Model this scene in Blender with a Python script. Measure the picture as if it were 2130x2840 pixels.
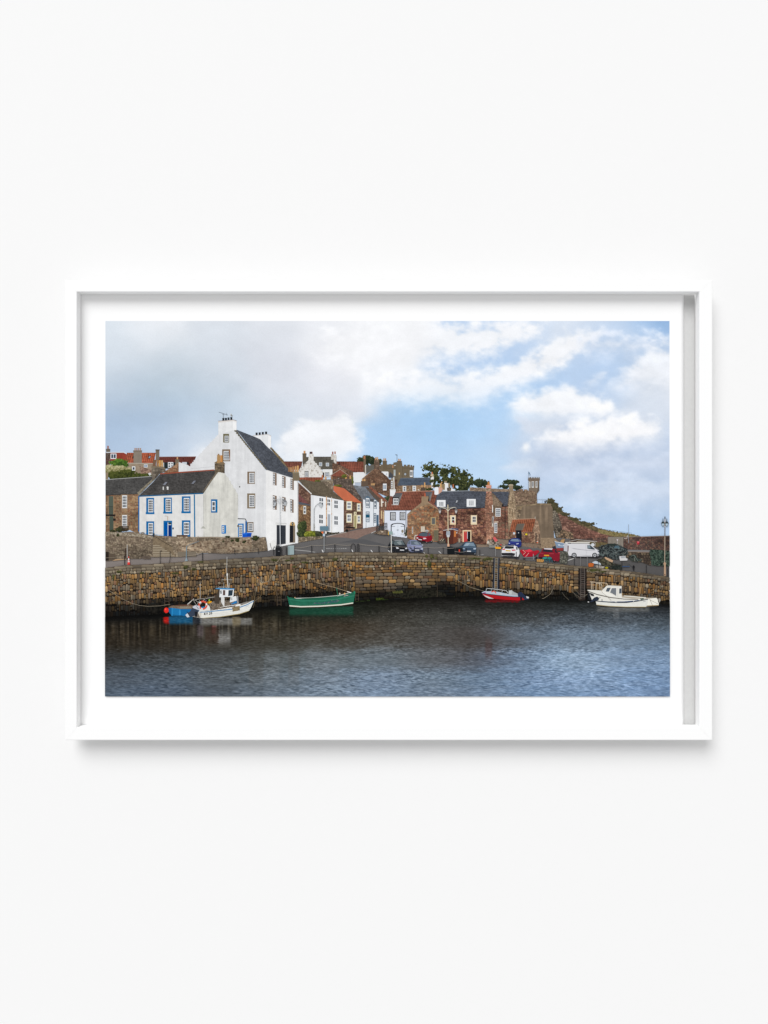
import bpy, math, random
import numpy as np

# ------------------------------------------------------------------ scene reset
for o in list(bpy.data.objects):
    bpy.data.objects.remove(o, do_unlink=True)
scn = bpy.context.scene
COL = scn.collection
random.seed(7)
U = 0.0005            # metres per photograph pixel on the sheet's plane
CX, CY = 1065.0, 1420.0
H = 0.030             # how far the frame's face stands off the wall
PAPER = 0.0140        # the sheet's distance from the wall
DIST = 1.2            # camera to sheet
GAP = 0.010           # the rails' backs hang this far off the wall

# ------------------------------------------------------------------ camera
cam = bpy.data.cameras.new('camera')
cam.sensor_fit = 'VERTICAL'
cam.sensor_height = 24.0
cam.lens = 24.0 * DIST / (2840 * U)
cam.clip_start = 0.05
cam.clip_end = 200
camo = bpy.data.objects.new('camera', cam)
camo.location = (0, -(PAPER + DIST), 0)
camo.rotation_euler = (math.pi / 2, 0, 0)
COL.objects.link(camo)
scn.camera = camo

# ------------------------------------------------------------------ light: even studio surround + one large soft lamp, upper left
KEY = 0.675
FILL = 0.585
w = bpy.data.worlds.new('World')
scn.world = w
w.use_nodes = True
bg = w.node_tree.nodes['Background']
bg.inputs[0].default_value = (1, 1, 1, 1)
bg.inputs[1].default_value = FILL
kd = np.array([-0.40, -1.0, 0.95])
kd = kd / np.linalg.norm(kd)
KD = 90.0
la = bpy.data.lights.new('studio_softbox', 'AREA')
la.shape = 'DISK'
la.size = 61.0
la.energy = KEY * 5500.0 * (KD / 22.0) ** 2
lo = bpy.data.objects.new('studio_softbox', la)
lo.location = tuple(kd * KD)
from mathutils import Vector
lo.rotation_euler = Vector(tuple(-kd)).to_track_quat('-Z', 'Y').to_euler()
COL.objects.link(lo)
vs = scn.view_settings
vs.view_transform = 'Standard'
vs.look = 'None'
vs.exposure = 0.0
vs.gamma = 1.0
vs.use_curve_mapping = False
E = 1.068              # light reaching the sheet: ink = wanted value / E

# ------------------------------------------------------------------ helpers
def s2l(c):
    c = np.clip(np.asarray(c, float) / 255.0, 0, 1)
    return np.where(c <= 0.04045, c / 12.92, ((c + 0.055) / 1.055) ** 2.4)

def mat_plain(name, col, rough=0.6, grain=0.0, gscale=400.0, spec=0.2, bump=0.0):
    m = bpy.data.materials.new(name)
    m.use_nodes = True
    nt = m.node_tree
    b = nt.nodes['Principled BSDF']
    b.inputs['Roughness'].default_value = rough
    b.inputs['Specular IOR Level'].default_value = spec
    tc = nt.nodes.new('ShaderNodeTexCoord')
    nz = nt.nodes.new('ShaderNodeTexNoise')
    nz.inputs['Scale'].default_value = gscale
    nz.inputs['Detail'].default_value = 4
    nt.links.new(tc.outputs['Object'], nz.inputs['Vector'])
    mx = nt.nodes.new('ShaderNodeMix')
    mx.data_type = 'RGBA'
    mx.inputs['A'].default_value = tuple(c * (1 - grain) for c in col) + (1,)
    mx.inputs['B'].default_value = tuple(min(1, c * (1 + grain)) for c in col) + (1,)
    nt.links.new(nz.outputs['Fac'], mx.inputs['Factor'])
    nt.links.new(mx.outputs['Result'], b.inputs['Base Color'])
    if bump:
        bp = nt.nodes.new('ShaderNodeBump')
        bp.inputs['Strength'].default_value = bump
        bp.inputs['Distance'].default_value = 0.0004
        nt.links.new(nz.outputs['Fac'], bp.inputs['Height'])
        nt.links.new(bp.outputs['Normal'], b.inputs['Normal'])
    return m

def mesh_obj(name, verts, faces, mat, parent=None):
    me = bpy.data.meshes.new(name)
    me.from_pydata(verts, [], faces)
    me.update()
    o = bpy.data.objects.new(name, me)
    COL.objects.link(o)
    if mat: me.materials.append(mat)
    if parent: o.parent = parent
    return o

M_WALL = mat_plain('white_wall_paint', (0.882, 0.882, 0.882), 0.9, 0.004, 60, 0.05, 0.02)
M_FRAME = mat_plain('white_lacquered_wood', (0.935, 0.935, 0.935), 0.55, 0.006, 300, 0.2, 0.02)
M_PAPER = mat_plain('white_photo_paper', (0.94, 0.94, 0.94), 0.85, 0.004, 900, 0.08)
M_BOARD = mat_plain('shade_grey_backing_board', (0.63, 0.63, 0.625), 0.9, 0.05, 200, 0.1)  # board colour greyed to deepen the shade strip in the added gutter

# ------------------------------------------------------------------ wall
wall = mesh_obj('wall', [(-6, 0, -4), (6, 0, -4), (6, 0, 4), (-6, 0, 4)], [(0, 1, 2, 3)], M_WALL)
wall['kind'] = 'structure'

# ------------------------------------------------------------------ frame
pic = bpy.data.objects.new('framed_picture', None)
COL.objects.link(pic)
pic.empty_display_size = 0.1
pic['label'] = 'white box frame holding a harbour village photograph with wide white border, hanging on the wall'
pic['category'] = 'picture'

fs = U * (DIST - (H - PAPER)) / DIST            # metres per pixel on the frame's face
OX0, OX1, OZ0, OZ1 = (181 - CX) * fs, (1976 - CX) * fs, (CY - 2053) * fs, (CY - 777) * fs
IX0, IX1, IZ0, IZ1 = (213 - CX) * fs, (1940 - CX) * fs, (CY - 2017.5) * fs, (CY - 809) * fs
def rail(p_out0, p_out1, p_in0, p_in1):
    """a mitred rail: profile runs from the outer back edge round to the rebate"""
    b = 0.0009
    prof = [(0.60, GAP), (0.60, H - 0.006), (0, H - 0.006), (0, H - b), (0.3 * b, H - 0.3 * b), (b, H), (1 - b, H), (1 - 0.25 * b, H - 0.25 * b), (1, H - b), (1, PAPER + 0.0005), (0.84, PAPER + 0.0005), (0.84, GAP)]
    out = []
    for A, B in ((p_out0, p_in0), (p_out1, p_in1)):
        for t, d in prof:
            if 0 < t < 0.2: tt = t / 0.0155
            elif 0.9 < t < 1: tt = 1 - (1 - t) / 0.0155
            else: tt = t
            out.append((A[0] + (B[0] - A[0]) * tt, -d , A[1] + (B[1] - A[1]) * tt))
    n = len(prof)
    faces = [(i, (i + 1) % n, n + (i + 1) % n, n + i) for i in range(n)]
    faces += [tuple(range(n)), tuple(reversed(range(n, 2 * n)))]
    return out, faces
g = 0.00004
def addrail(o0, o1, i0, i1, lab):
    v, f = rail(o0, o1, i0, i1)
    o = mesh_obj('frame_rail', v, f, M_FRAME, pic)
    o['label'] = lab
addrail((OX0 + g, OZ1), (OX1 - g, OZ1), (IX0 + g, IZ1), (IX1 - g, IZ1), 'top rail of the white frame')
addrail((OX1 - g, OZ0), (OX0 + g, OZ0), (IX1 - g, IZ0), (IX0 + g, IZ0), 'bottom rail of the white frame')
addrail((OX0, OZ0 + g), (OX0, OZ1 - g), (IX0, IZ0 + g), (IX0, IZ1 - g), 'left rail of the white frame')
addrail((OX1, OZ1 - g), (OX1, OZ0 + g), (IX1, IZ1 - g), (IX1, IZ0 + g), 'right rail of the white frame')
e = 0.0022
BACK = 0.0055         # the backing board's face, off the wall
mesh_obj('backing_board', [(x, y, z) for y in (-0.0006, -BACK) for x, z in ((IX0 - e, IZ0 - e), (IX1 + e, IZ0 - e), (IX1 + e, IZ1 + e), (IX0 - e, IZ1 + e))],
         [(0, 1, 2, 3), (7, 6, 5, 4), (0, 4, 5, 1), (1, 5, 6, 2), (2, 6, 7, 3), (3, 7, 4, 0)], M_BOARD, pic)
# the sheet floats above the backing board; its right edge rolls back into an invented gutter, shaped to make a shaded strip beside the rail
XR = (1899 - CX) * U
xs, ys = [IX0 - e], [0.0]
for i in range(15):
    t = i / 14.0
    xs.append(XR - 0.0085 + 0.0095 * t); ys.append((PAPER - BACK - 0.0013) * (t * t * t))
pv, pf = [], []
for x, d in zip(xs, ys):
    for z in (IZ0 - e, IZ1 + e):
        pv.append((x, -PAPER + d, z))
for x, d in zip(xs, ys):
    for z in (IZ0 - e, IZ1 + e):
        pv.append((x, -PAPER + d + 0.0012, z))
n = len(xs)
for i in range(n - 1):
    a = 2 * i
    pf.append((a, a + 2, a + 3, a + 1))
    pf.append((2 * n + a, 2 * n + a + 1, 2 * n + a + 3, 2 * n + a + 2))
    pf.append((a, 2 * n + a, 2 * n + a + 2, a + 2))
    pf.append((a + 1, a + 3, 2 * n + a + 3, 2 * n + a + 1))
pf.append((0, 1, 2 * n + 1, 2 * n)); pf.append((2 * n - 2, 4 * n - 2, 4 * n - 1, 2 * n - 1))
sheet = mesh_obj('photo_print', pv, pf, M_PAPER, pic)
sheet['label'] = 'white bordered sheet printed with a colour photograph of a harbour village'

# ------------------------------------------------------------------ printing ink: flat shapes laid on the sheet, microns thick
M_INK = bpy.data.materials.new('printing_ink')
M_INK.use_nodes = True
nt = M_INK.node_tree
bs = nt.nodes['Principled BSDF']
bs.inputs['Roughness'].default_value = 0.8
bs.inputs['Specular IOR Level'].default_value = 0.04
at = nt.nodes.new('ShaderNodeAttribute'); at.attribute_name = 'ink'
tc = nt.nodes.new('ShaderNodeTexCoord')
nz = nt.nodes.new('ShaderNodeTexNoise'); nz.inputs['Scale'].default_value = 900; nz.inputs['Detail'].default_value = 3
nt.links.new(tc.outputs['Object'], nz.inputs['Vector'])
mr = nt.nodes.new('ShaderNodeMapRange')
mr.inputs['To Min'].default_value = 0.93; mr.inputs['To Max'].default_value = 1.07
nt.links.new(nz.outputs['Fac'], mr.inputs['Value'])
vm = nt.nodes.new('ShaderNodeVectorMath'); vm.operation = 'SCALE'
nt.links.new(at.outputs['Color'], vm.inputs[0]); nt.links.new(mr.outputs['Result'], vm.inputs['Scale'])
nt.links.new(vm.outputs['Vector'], bs.inputs['Base Color'])

LAYER = [0]
DELTA = 1.5e-6
PX0, PX1, PY0, PY1 = 292.4, 1856.8, 890.3, 1930.7     # the printed area

class Motif:
    def __init__(s, name, label):
        s.name, s.label = name, label
        s.v, s.c, s.l, s.t = [], [], [], []
        s.n = 0
    def add(s, pts, cols, loops, totals, d):
        """pts (n,2) photograph pixels; cols (n,3) display values"""
        pts = np.asarray(pts, float)
        pts = np.stack([np.clip(pts[:, 0], PX0, PX1), np.clip(pts[:, 1], PY0, PY1)], 1)
        v = np.stack([(pts[:, 0] - CX) * U, np.full(len(pts), -PAPER - d), (CY - pts[:, 1]) * U], 1)
        s.v.append(v); s.c.append(s2l(cols) / E); s.l.append(np.asarray(loops) + s.n); s.t.append(np.asarray(totals))
        s.n += len(pts)
    def build(s):
        v = np.concatenate(s.v); c = np.concatenate(s.c); l = np.concatenate(s.l).astype(np.int32); t = np.concatenate(s.t).astype(np.int32)
        me = bpy.data.meshes.new(s.name)
        me.vertices.add(len(v)); me.vertices.foreach_set('co', v.ravel().astype(np.float32))
        me.loops.add(len(l)); me.loops.foreach_set('vertex_index', l)
        me.polygons.add(len(t)); me.polygons.foreach_set('loop_start', np.concatenate([[0], np.cumsum(t)[:-1]]).astype(np.int32))
        me.update(calc_edges=True)
        a = me.color_attributes.new('ink', 'FLOAT_COLOR', 'POINT')
        a.data.foreach_set('color', np.concatenate([np.clip(c, 0, 0.96), np.ones((len(c), 1))], 1).ravel().astype(np.float32))
        me.materials.append(M_INK)
        o = bpy.data.objects.new(s.name, me)
        COL.objects.link(o); o.parent = sheet
        o['label'] = s.label
        return o

MOTIFS = []
CUR = None
def motif(name, label):
    global CUR
    CUR = Motif('printed_' + name, label + ', in the print')
    MOTIFS.append(CUR)
def nextd():
    LAYER[0] += 1
    return 2e-5 + LAYER[0] * DELTA

# tiles: local coordinates of enlarged views -> photograph pixels
def tile(x0, y0, wd):
    k = wd / 1659.0
    def f(*a):
        a = a[0] if len(a) == 1 else a
        return [(x0 + p[0] * k, y0 + p[1] * k) for p in a]
    f.k = k
    return f
A = tile(285, 1200, 260); B = tile(285, 1380, 260); C = tile(530, 1130, 300); D = tile(530, 1320, 300)
EE = tile(780, 1230, 300); F = tile(780, 1380, 300); G = tile(1050, 1250, 250); HH = tile(1050, 1380, 250)
I = tile(1280, 1290, 260); J = tile(1280, 1400, 260); K = tile(1500, 1400, 200); L = tile(1660, 1400, 200)
MM = tile(285, 1500, 300); N = tile(430, 1580, 300); O = tile(720, 1510, 340); P = tile(1040, 1510, 300)
Q = tile(1310, 1530, 300); R = tile(1590, 1530, 270); S = tile(1400, 1290, 460)
SL = tile(293, 891, 782); SR = tile(1075, 891, 782)
SRC = tile(0, 0, 1659)

def poly(pts, col):
    CUR.add(pts, np.tile(np.asarray(col, float), (len(pts), 1)), range(len(pts)), [len(pts)], nextd())
def polys(lst, cols):
    """several shapes that do not overlap, one layer"""
    d = nextd()
    for p, c in zip(lst, cols):
        c = np.asarray(c, float)
        CUR.add(p, c if c.ndim == 2 else np.tile(c, (len(p), 1)), range(len(p)), [len(p)], d)
def rect(T, x0, y0, x1, y1, col):
    poly(T((x0, y0), (x1, y0), (x1, y1), (x0, y1)), col)
def ell(T, cx, cy, rx, ry, col, n=18):
    poly(T([(cx + rx * math.cos(6.28319 * i / n), cy + ry * math.sin(6.28319 * i / n)) for i in range(n)]), col)
def ring(T, cx, cy, rx, ry, wd, cols, n=24):
    q = []
    for i in range(n):
        a0, a1 = 6.28319 * i / n, 6.28319 * (i + 1) / n
        q.append(T([(cx + (rx + s) * math.cos(a), cy + (ry + s) * math.sin(a)) for a, s in ((a0, wd / 2), (a1, wd / 2), (a1, -wd / 2), (a0, -wd / 2))]))
    polys(q, [cols[(i * len(cols)) // n] for i in range(n)])
def line(T, pts, wd, col):
    """a mitred ribbon; width in photograph pixels"""
    p = np.array(T(pts), float)
    if len(p) < 2: return
    dd = np.diff(p, axis=0); dd /= np.linalg.norm(dd, axis=1)[:, None] + 1e-9
    nn = np.stack([-dd[:, 1], dd[:, 0]], 1)
    nv = np.concatenate([nn[:1], (nn[:-1] + nn[1:]) / 2, nn[-1:]])
    nv /= np.maximum(0.3, np.linalg.norm(nv, axis=1)[:, None])
    a, b = p + nv * wd / 2, p - nv * wd / 2
    m = len(p)
    v = np.concatenate([a, b])
    loops = []
    for i in range(m - 1): loops += [i, i + 1, m + i + 1, m + i]
    CUR.add(v, np.tile(np.asarray(col, float), (2 * m, 1)), loops, [4] * (m - 1), nextd())
def sag(p0, p1, s, n=10):
    return [(p0[0] + (p1[0] - p0[0]) * i / n, p0[1] + (p1[1] - p0[1]) * i / n + s * 4 * (i / n) * (1 - i / n)) for i in range(n + 1)]

def window(T, x0, y0, x1, y1, nx, ny, frame=(232, 234, 236), glass=((72, 78, 86), (112, 116, 122), (54, 58, 64), (134, 138, 142)), bar=0.16, skew=0.0, edge=0.9):
    """sash window: white frame and real panes; skew = drop of the right side"""
    def q(u, v): return (x0 + (x1 - x0) * u, y0 + (y1 - y0) * v + skew * u)
    poly(T([q(0, 0), q(1, 0), q(1, 1), q(0, 1)]), frame)
    ps, cs = [], []
    g0 = np.mean(np.array(glass, float), 0) * random.uniform(0.85, 1.12)
    ex, ey = 0.085 * edge, 0.055 * edge
    bar = max(bar, 0.2)
    for i in range(nx):
        for j in range(ny):
            u0 = ex + (1 - 2 * ex) * (i + bar / 2) / nx; u1 = ex + (1 - 2 * ex) * (i + 1 - bar / 2) / nx
            v0 = ey + (1 - 2 * ey) * (j + bar / 2) / ny; v1 = ey + (1 - 2 * ey) * (j + 1 - bar / 2) / ny
            ps.append(T([q(u0, v0), q(u1, v0), q(u1, v1), q(u0, v1)]))
            cs.append(np.clip(0.75 * g0 + 0.25 * np.array(random.choice(glass), float) + random.uniform(-8, 8), 0, 255))
    polys(ps, cs)
def swindow(T, so, si, nx, ny, sur, **k):
    """window with painted or stone surround"""
    rect(T, *so, sur)
    window(T, *si, nx, ny, **k)

# ------------------------------------------------------------------ procedural tones
def h2(ix, iy, seed):
    n = (ix.astype(np.int64) * 374761393 + iy.astype(np.int64) * 668265263 + seed * 2147483647) & 0xffffffff
    n = ((n ^ (n >> 13)) * 1274126177) & 0xffffffff
    n = n ^ (n >> 16)
    return (n & 0xffff) / 65535.0
def vn(x, y, seed=0):
    ix, iy = np.floor(x), np.floor(y)
    fx, fy = x - ix, y - iy
    fx = fx * fx * (3 - 2 * fx); fy = fy * fy * (3 - 2 * fy)
    a, b, c, d = h2(ix, iy, seed), h2(ix + 1, iy, seed), h2(ix, iy + 1, seed), h2(ix + 1, iy + 1, seed)
    return (a * (1 - fx) + b * fx) * (1 - fy) + (c * (1 - fx) + d * fx) * fy
def fbm(x, y, seed=0, o=4):
    r, a, t = 0, 1.0, 0
    for k in range(o):
        r = r + a * vn(x * 2 ** k + 17.3 * k, y * 2 ** k + 9.1 * k, seed + k); t += a; a *= 0.5
    return r / t
def ss(a, b, x):
    t = np.clip((x - a) / (b - a), 0, 1)
    return t * t * (3 - 2 * t)

def plaster(base, amp=0.05, sc=14, streak=0.0, seed=1):
    base = np.array(base, float)
    def f(x, y):
        n = fbm(x / sc, y / sc, seed) - 0.5
        m = fbm(x / 3.0, y / 3.0, seed + 5, 2) - 0.5
        s = fbm(x / 5.0, y / 60.0, seed + 9, 3) - 0.5
        return base * (1 + amp * 2 * n + amp * 0.8 * m + streak * s * 2)[:, None]
    return f
def rubble(pal, cw=7, ch=4, joint=(90, 78, 64), jw=0.16, var=0.25, seed=3):
    pal = tone(pal, 0.86, 1.0); joint = tone(joint, 0.9, 0.9); var *= 1.25
    def f(x, y):
        u, v = x / cw, y / ch
        iu, iv = np.floor(u), np.floor(v)
        f1 = np.full(u.shape, 9.0); f2 = f1.copy(); idx = np.zeros(u.shape)
        for dx in (-1, 0, 1):
            for dy in (-1, 0, 1):
                cu, cv = iu + dx, iv + dy
                px = cu + 0.5 + 0.75 * (h2(cu, cv, seed) - 0.5); py = cv + 0.5 + 0.6 * (h2(cu, cv, seed + 1) - 0.5)
                dd = np.hypot(u - px, v - py); hh = h2(cu, cv, seed + 2)
                nr = dd < f1
                f2 = np.where(nr, f1, np.minimum(f2, dd)); idx = np.where(nr, hh, idx); f1 = np.where(nr, dd, f1)
        c = pal[np.minimum((idx * len(pal)).astype(int), len(pal) - 1)]
        j = ss(0, jw * 2, f2 - f1)[:, None]
        n = fbm(x / 2.5, y / 2.5, seed + 4, 2) - 0.5
        b = fbm(x / 40, y / 30, seed + 8, 3) - 0.5
        return (joint * (1 - j) + c * j) * (1 + var * n + var * 1.2 * b)[:, None]
    return f
def slate(base, amp=0.22, ang=0.0, rows=3.2, seed=5):
    base = np.array(base, float); ca, sa = math.cos(ang), math.sin(ang)
    def f(x, y):
        u, v = x * ca + y * sa, -x * sa + y * ca
        r = np.floor(v / rows)
        n = h2(np.floor(u / 4.0 + 0.5 * (r % 2)), r, seed) - 0.5
        e_ = (v / rows - r < 0.25) * -0.10
        b = fbm(x / 25, y / 18, seed + 3, 4) - 0.5
        s = fbm(u / 2, v / 2, seed + 7, 2) - 0.5
        return base * (1 + amp * n + e_ + amp * 1.1 * b + amp * s)[:, None]
    return f
def tone(c, sat, k):
    c = np.asarray(c, float); g_ = (c * (0.299, 0.587, 0.114)).sum(-1, keepdims=True)
    return (g_ + (c - g_) * sat) * k
def pantile(base, px=5.2, py=5.0, skew=0.0, amp=0.16, seed=6):
    base = tone(base, 0.75, 0.85); amp *= 1.5
    def f(x, y):
        u = (x - skew * y) / px; v = y / py
        w_ = np.sin(6.28319 * u)
        r = (v - np.floor(v))
        n = h2(np.floor(u), np.floor(v), seed) - 0.5
        b = fbm(x / 18, y / 18, seed + 2, 3) - 0.5
        return base * (1 + amp * w_ * 0.8 + amp * (r - 0.6) + 0.22 * n + 0.25 * b)[:, None]
    return f
def mottle(pal, sc=5, seed=8, con=2.2):
    pal = np.array(pal, float)
    def f(x, y):
        n = np.clip(0.5 + con * (fbm(x / sc, y / sc, seed, 4) - 0.5), 0, 0.999) * (len(pal) - 1)
        i = np.floor(n).astype(int); t = (n - i)[:, None]
        return pal[i] * (1 - t) + pal[np.minimum(i + 1, len(pal) - 1)] * t
    return f

def inside(x, y, p):
    r = np.zeros(x.shape, bool)
    n_ = len(p)
    for i in range(n_):
        x0, y0 = p[i]; x1, y1 = p[(i + 1) % n_]
        if y0 == y1: continue
        c = (y0 > y) != (y1 > y)
        r ^= c & (x < (x1 - x0) * (y - y0) / (y1 - y0) + x0)
    return r
def sdist(x, y, p):
    d = np.full(x.shape, 1e9); n_ = len(p)
    for i in range(n_):
        ax, ay = p[i]; bx, by = p[(i + 1) % n_]
        ex, ey = bx - ax, by - ay
        t = np.clip(((x - ax) * ex + (y - ay) * ey) / (ex * ex + ey * ey + 1e-9), 0, 1)
        d = np.minimum(d, np.hypot(x - ax - t * ex, y - ay - t * ey))
    return np.where(inside(x, y, p), d, -d)
def grid(x0, x1, y0, y1, step, colf, maskf=None):
    x0, x1, y0, y1 = max(x0, PX0), min(x1, PX1), max(y0, PY0), min(y1, PY1)
    nx, ny = max(1, int(math.ceil((x1 - x0) / step))), max(1, int(math.ceil((y1 - y0) / step)))
    gx, gy = np.meshgrid(np.linspace(x0, x1, nx + 1), np.linspace(y0, y1, ny + 1))
    X, Y = gx.ravel(), gy.ravel()
    id_ = np.arange((nx + 1) * (ny + 1)).reshape(ny + 1, nx + 1)
    q = np.stack([id_[:-1, :-1], id_[1:, :-1], id_[1:, 1:], id_[:-1, 1:]], -1).reshape(-1, 4)
    if maskf is not None:
        cx_ = X[q].mean(1); cy_ = Y[q].mean(1)
        q = q[maskf(cx_, cy_)]
    if not len(q): return
    used, inv = np.unique(q, return_inverse=True)
    X, Y = X[used], Y[used]
    CUR.add(np.stack([X, Y], 1), np.clip(colf(X, Y), 0, 255), inv.ravel(), [4] * len(q), nextd())
def fill(pts, colf, step=1.3, rough=0.0, under=True):
    """a textured shape: a flat ink shape under, a fine patchwork over it"""
    xs_ = [p[0] for p in pts]; ys_ = [p[1] for p in pts]
    if under and not rough:
        cx_, cy_ = np.array([np.mean(xs_)]), np.array([np.mean(ys_)])
        u_ = np.linspace(min(xs_), max(xs_), 15); v_ = np.linspace(min(ys_), max(ys_), 15)
        poly(pts, np.clip(colf(np.repeat(u_, 15), np.tile(v_, 15)).mean(0), 0, 255))
    def mk(x, y):
        if rough:
            return sdist(x, y, pts) + rough * (fbm(x / 4.0, y / 4.0, 41, 3) - 0.55) * 2 > 0
        return inside(x, y, pts)
    p = rough
    grid(min(xs_) - p, max(xs_) + p, min(ys_) - p, max(ys_) + p, step, colf, mk)
def foliage(blobs, pal, sc=4.0, edge=0.5, seed=11, step=1.2, gap=0.0):
    """blobs [(x,y,rx,ry)]: uneven outline, gaps, light and dark clumps"""
    pal = np.array(pal, float)
    def field(x, y):
        m = np.full(x.shape, -9.0); t = np.zeros(x.shape)
        for bx, by, rx, ry in blobs:
            d = 1 - np.hypot((x - bx) / rx, (y - by) / ry)
            t = np.where(d > m, (by - y) / ry + 0.5 * (bx - x) / rx, t); m = np.maximum(m, d)
        return m, t
    def mk(x, y):
        m, t = field(x, y)
        n = fbm(x / sc / 1.6, y / sc / 1.6, seed, 5) - 0.5
        n2 = fbm(x / 2.2, y / 2.2, seed + 31, 2) - 0.5
        r = m + edge * (2.2 * n + 0.9 * n2) > 0.02
        if gap: r &= (fbm(x / 7, y / 7, seed + 9, 3) < 1 - gap) | (m > 0.6)
        return r
    def cf(x, y):
        m, t = field(x, y)
        n = fbm(x / sc, y / sc, seed + 3, 3) - 0.5; k = fbm(x / 1.6, y / 1.6, seed + 6, 2) - 0.5
        v = np.clip(0.42 + 0.22 * t + 1.1 * n + 0.7 * k, 0, 0.999) * (len(pal) - 1)
        i = np.floor(v).astype(int); f_ = (v - i)[:, None]
        return pal[i] * (1 - f_) + pal[np.minimum(i + 1, len(pal) - 1)] * f_
    x0 = min(b[0] - b[2] * 1.4 for b in blobs); x1 = max(b[0] + b[2] * 1.4 for b in blobs)
    y0 = min(b[1] - b[3] * 1.4 for b in blobs); y1 = max(b[1] + b[3] * 1.4 for b in blobs)
    grid(x0, x1, y0, y1, step, cf, mk)
def TB(T, lst):
    return [T((b[0], b[1]))[0] + (b[2] * T.k, b[3] * T.k) for b in lst] if False else [(lambda c: (c[0][0], c[0][1], b[2] * T.k, b[3] * T.k))(T([(b[0], b[1])])) for b in lst]

# ================================================================== the printed photograph, back to front
# ---- sky
motif('sky', 'blue sky with grey and white clouds')
ctrl = []
def cp(T, lst):
    for x, y, c in lst: ctrl.append((T([(x, y)])[0], c))
cp(SL, [(0, 0, (222, 231, 240)), (300, 40, (238, 241, 246)), (700, 60, (222, 228, 236)), (1000, 40, (224, 228, 235)), (1300, 60, (238, 240, 245)), (1600, 60, (246, 247, 250)),
        (0, 220, (214, 223, 233)), (350, 220, (205, 215, 225)), (700, 220, (210, 218, 228)), (1000, 220, (218, 222, 231)), (1350, 230, (240, 241, 246)), (1600, 230, (248, 249, 251)),
        (60, 420, (192, 206, 221)), (350, 400, (184, 200, 214)), (650, 420, (198, 210, 222)), (1000, 420, (220, 224, 233)), (1300, 420, (228, 230, 238)), (1560, 380, (238, 241, 247)),
        (60, 600, (165, 187, 213)), (300, 600, (170, 191, 215)), (550, 560, (182, 202, 222)), (850, 560, (200, 215, 230)), (1050, 560, (214, 223, 234)),
        (60, 730, (180, 200, 224)), (300, 720, (188, 206, 228)), (550, 720, (222, 229, 239)), (900, 700, (210, 222, 236)), (1000, 850, (205, 222, 240)), (1300, 520, (220, 227, 237))])
cp(SR, [(1000, 120, (225, 233, 245)), (1300, 60, (205, 220, 240)), (1640, 10, (120, 165, 216)), (1560, 40, (135, 176, 222)), (1640, 130, (205, 219, 240)), (1450, 140, (218, 228, 243)),
        (520, 262, (178, 205, 238)), (780, 160, (190, 213, 242)), (1180, 250, (186, 210, 240)), (1380, 220, (176, 204, 238)),
        (700, 450, (176, 209, 243)), (950, 350, (180, 208, 240)), (1200, 400, (198, 216, 240)), (1300, 330, (180, 206, 238)), (650, 600, (180, 213, 245)), (300, 620, (174, 210, 244)), (100, 560, (178, 211, 243)),
        (0, 700, (182, 213, 244)), (350, 800, (184, 215, 246)), (600, 850, (192, 218, 244)), (0, 900, (190, 217, 245)),
        (1500, 420, (216, 225, 238)), (1640, 350, (222, 229, 240)), (1600, 560, (222, 230, 242)), (850, 640, (208, 219, 236)), (1000, 840, (192, 206, 229)), (1300, 830, (186, 202, 227)),
        (1600, 760, (196, 211, 233)), (1000, 960, (196, 213, 236)), (1400, 960, (194, 210, 234)), (1640, 1000, (196, 213, 236)), (1200, 1070, (190, 212, 238)), (1640, 900, (195, 210, 233))])
cp(S, [(700, 500, (184, 210, 238)), (1000, 400, (190, 213, 239)), (1400, 250, (196, 214, 237)), (1500, 550, (180, 206, 236)), (1000, 620, (184, 209, 238))])
CP = np.array([c[0] for c in ctrl]); CC = np.array([c[1] for c in ctrl], float)
def cmesh(T, p): return T(p)
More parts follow.
